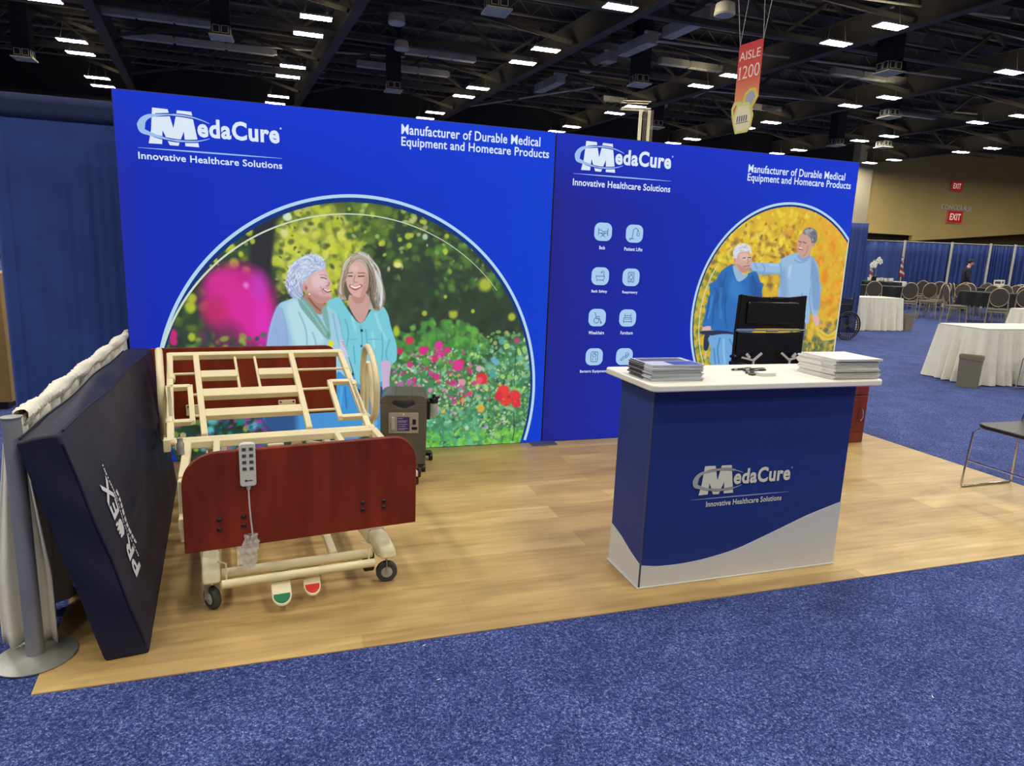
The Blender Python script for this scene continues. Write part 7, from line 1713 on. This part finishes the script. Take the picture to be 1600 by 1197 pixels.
HX = [(-9.6, -5.1, 30.4, 'pale duct run across the roof above the navy drape'), (-9.4, -2.4, 33.9, 'second pale duct run above the navy drape, further back'), (3.6, 7.2, 30.5, 'pale duct run between the two middle girders'), (1.6, 6.6, 34.0, 'pale duct run above the headline of the garden display wall'), (-4.0, 0.2, 37.6, 'pale duct run above the garden wall logo'), (15.5, 20.5, 26.6, 'pale duct run behind the aisle banner'), (24.0, 29.5, 24.4, 'pale duct run between the girders past the aisle banner'), (16.5, 21.0, 35.2, 'far pale duct run beyond the aisle banner'), (24.5, 30.0, 32.8, 'far pale duct run above the concourse'), (34.5, 40.0, 30.0, 'far pale duct run above the exit signs')]
for x0, x1, y, lab in HX:
    b = MB()
    n = 3; w = (x1 - x0) / n
    for k in range(n): b.bar((x0 + k * w, y, 11.05), (x0 + (k + 0.94) * w, y, 11.05), 0.34, 0.30); b.bar((x0 + (k + 0.94) * w, y, 11.05), (x0 + (k + 1) * w, y, 11.05), 0.24, 0.2)
    tag(b.build('duct', M_DUCT), lab, 'duct', 'pale duct runs across the roof')
PP_ = [((-10.5, 36, 11.4), (4, 33, 11.4), 'thin pale pipe crossing above the garden display wall'), ((10.6, 17, 10.9), (24, 15.5, 10.9), 'thin pale pipe crossing above the aisle banner'), ((13, 22.5, 10.55), (34, 21.0, 10.55), 'thin pale pipe below the girders past the aisle banner'), ((19, 30, 10.8), (40, 27, 10.8), 'thin pale pipe above the far lamps'), ((9.0, 38.5, 10.45), (13.8, 30.5, 10.45), 'slanting pale brace above the seam of the display walls'), ((20, 17, 11.2), (21.5, 33, 11.2), 'pale pipe running along the girder past the aisle banner')]
for a, c, lab in PP_: duct('pipe', [a, c], 0.05, lab, seg=8)
def outlet():
    r = empty('air_outlet')
    MB().bb((-0.62, -0.62, 0.0), (0.62, 0.62, 5.4)).build('drop_duct', M_DIFF, r, smooth=False)
    MB().bb((-0.78, -0.78, -0.10), (0.78, 0.78, 0.0)).build('flange', M_DUCT, r, smooth=False)
    for k in range(4):
        c, s = (1, 0, -1, 0)[k], (0, 1, 0, -1)[k]
        b = MB()
        for o in (-0.29, 0.29):
            for (a0, a1, z0, z1) in ((-0.25, 0.25, 0.12, 0.16), (-0.25, 0.25, 0.60, 0.64), (-0.25, -0.20, 0.16, 0.60), (0.20, 0.25, 0.16, 0.60)):
                P = [(o + a0, -0.645, z0), (o + a1, -0.62, z1)]
                q = [(p[0] * c - p[1] * s, p[0] * s + p[1] * c, p[2]) for p in P]
                b.bb(q[0], q[1])
        b.build('grille', M_DUCT, r, smooth=False)
    return r
OP = outlet(); OP.scale = (0.56, 0.56, 0.56); tag(OP, cat='air outlet', group='square air outlets on drop ducts')
OUT = [(22.1, 19.0, 'square air outlet nearest the camera past the aisle banner'), (29.2, 25.6, 'second square air outlet down the line past the aisle banner'), (36.6, 33.0, 'third square air outlet down the line, close to the tan wall'), (-4.4, 26.4, 'square air outlet high above the garden wall logo'), (-13.6, 34.2, 'square air outlet above the navy drape'), (4.9, 18.9, 'square air outlet above the headline of the garden display wall'), (3.3, 32.4, 'far square air outlet low above the garden display wall'), (13.9, 25.5, 'square air outlet above the seam of the display walls'), (19.9, 34.5, 'square air outlet just left of the aisle banner foot'), (33.5, 34.0, 'far square air outlet above the corner of the autumn display wall')]
for k, (x, y, lab) in enumerate(OUT):
    if k == 0: OP.location = (x, y, 9.55); tag(OP, lab)
    else: dup(OP, (x, y, 9.55), 0.0, lab)
for k, (x, y, z, lab) in enumerate(((11.6, 15.5, 9.4, 'pale round roof speaker left of the aisle banner cords'), (2.9, 27.0, 10.2, 'pale round roof speaker above the garden display wall'), (2.2, 23.6, 10.2, 'small pale roof speaker between the two middle lamp columns'))):
    r = empty('roof_speaker', (x, y, z), 0, lab, 'speaker', 'roof speakers')
    MB().lathe([(0.12, 0.35), (0.30, 0.25), (0.34, -0.05), (0.30, -0.10), (0.02, -0.11)], (0, 0, 0), 16).build('horn', M_DUCT, r); MB().cyl((0, 0, 0.3), (0, 0, 2.6), 0.03, seg=8).build('hanger', M_DARK_STEEL, r)

# lift mast standing behind the autumn display wall
ms = empty('lift_mast', (11.0, 19.2, -0.004), -0.3, 'pale lift mast with hanging cables rising behind the autumn display wall', 'mast')
b = MB()
for x in (-0.20, 0.12): b.bar((x, 0, 0.2), (x, 0, 7.0), 0.11, 0.14, (0, 1, 0))
b.build('columns', pm('mast_pale', (206, 196, 158), 0.5), ms, bevel=0.01)
b = MB()
for x in (-0.09, -0.03, 0.03, 0.2, 0.25): b.tube([(x, -0.09, 7.0), (x + 0.02, -0.1, 5), (x, -0.09, 0.3)], 0.018, 6)
b.build('cables', pm('mast_cable', (96, 90, 78), 0.6), ms)
b = MB(); b.tube([(-0.95, -0.3, 7.0), (0.1, -0.3, 7.0), (0.1, 0.3, 7.05), (-0.95, 0.3, 7.05)], 0.03, 6, True); b.tube([(-0.95, -0.3, 7.25), (0.1, -0.3, 7.25), (0.1, 0.3, 7.3), (-0.95, 0.3, 7.3)], 0.02, 6, True); b.build('basket_rail', M_DUCT, ms)
MB().bb((-0.8, -0.6, 0.0), (0.8, 0.6, 0.25)).build('base', M_DARK_STEEL, ms, bevel=0.02)
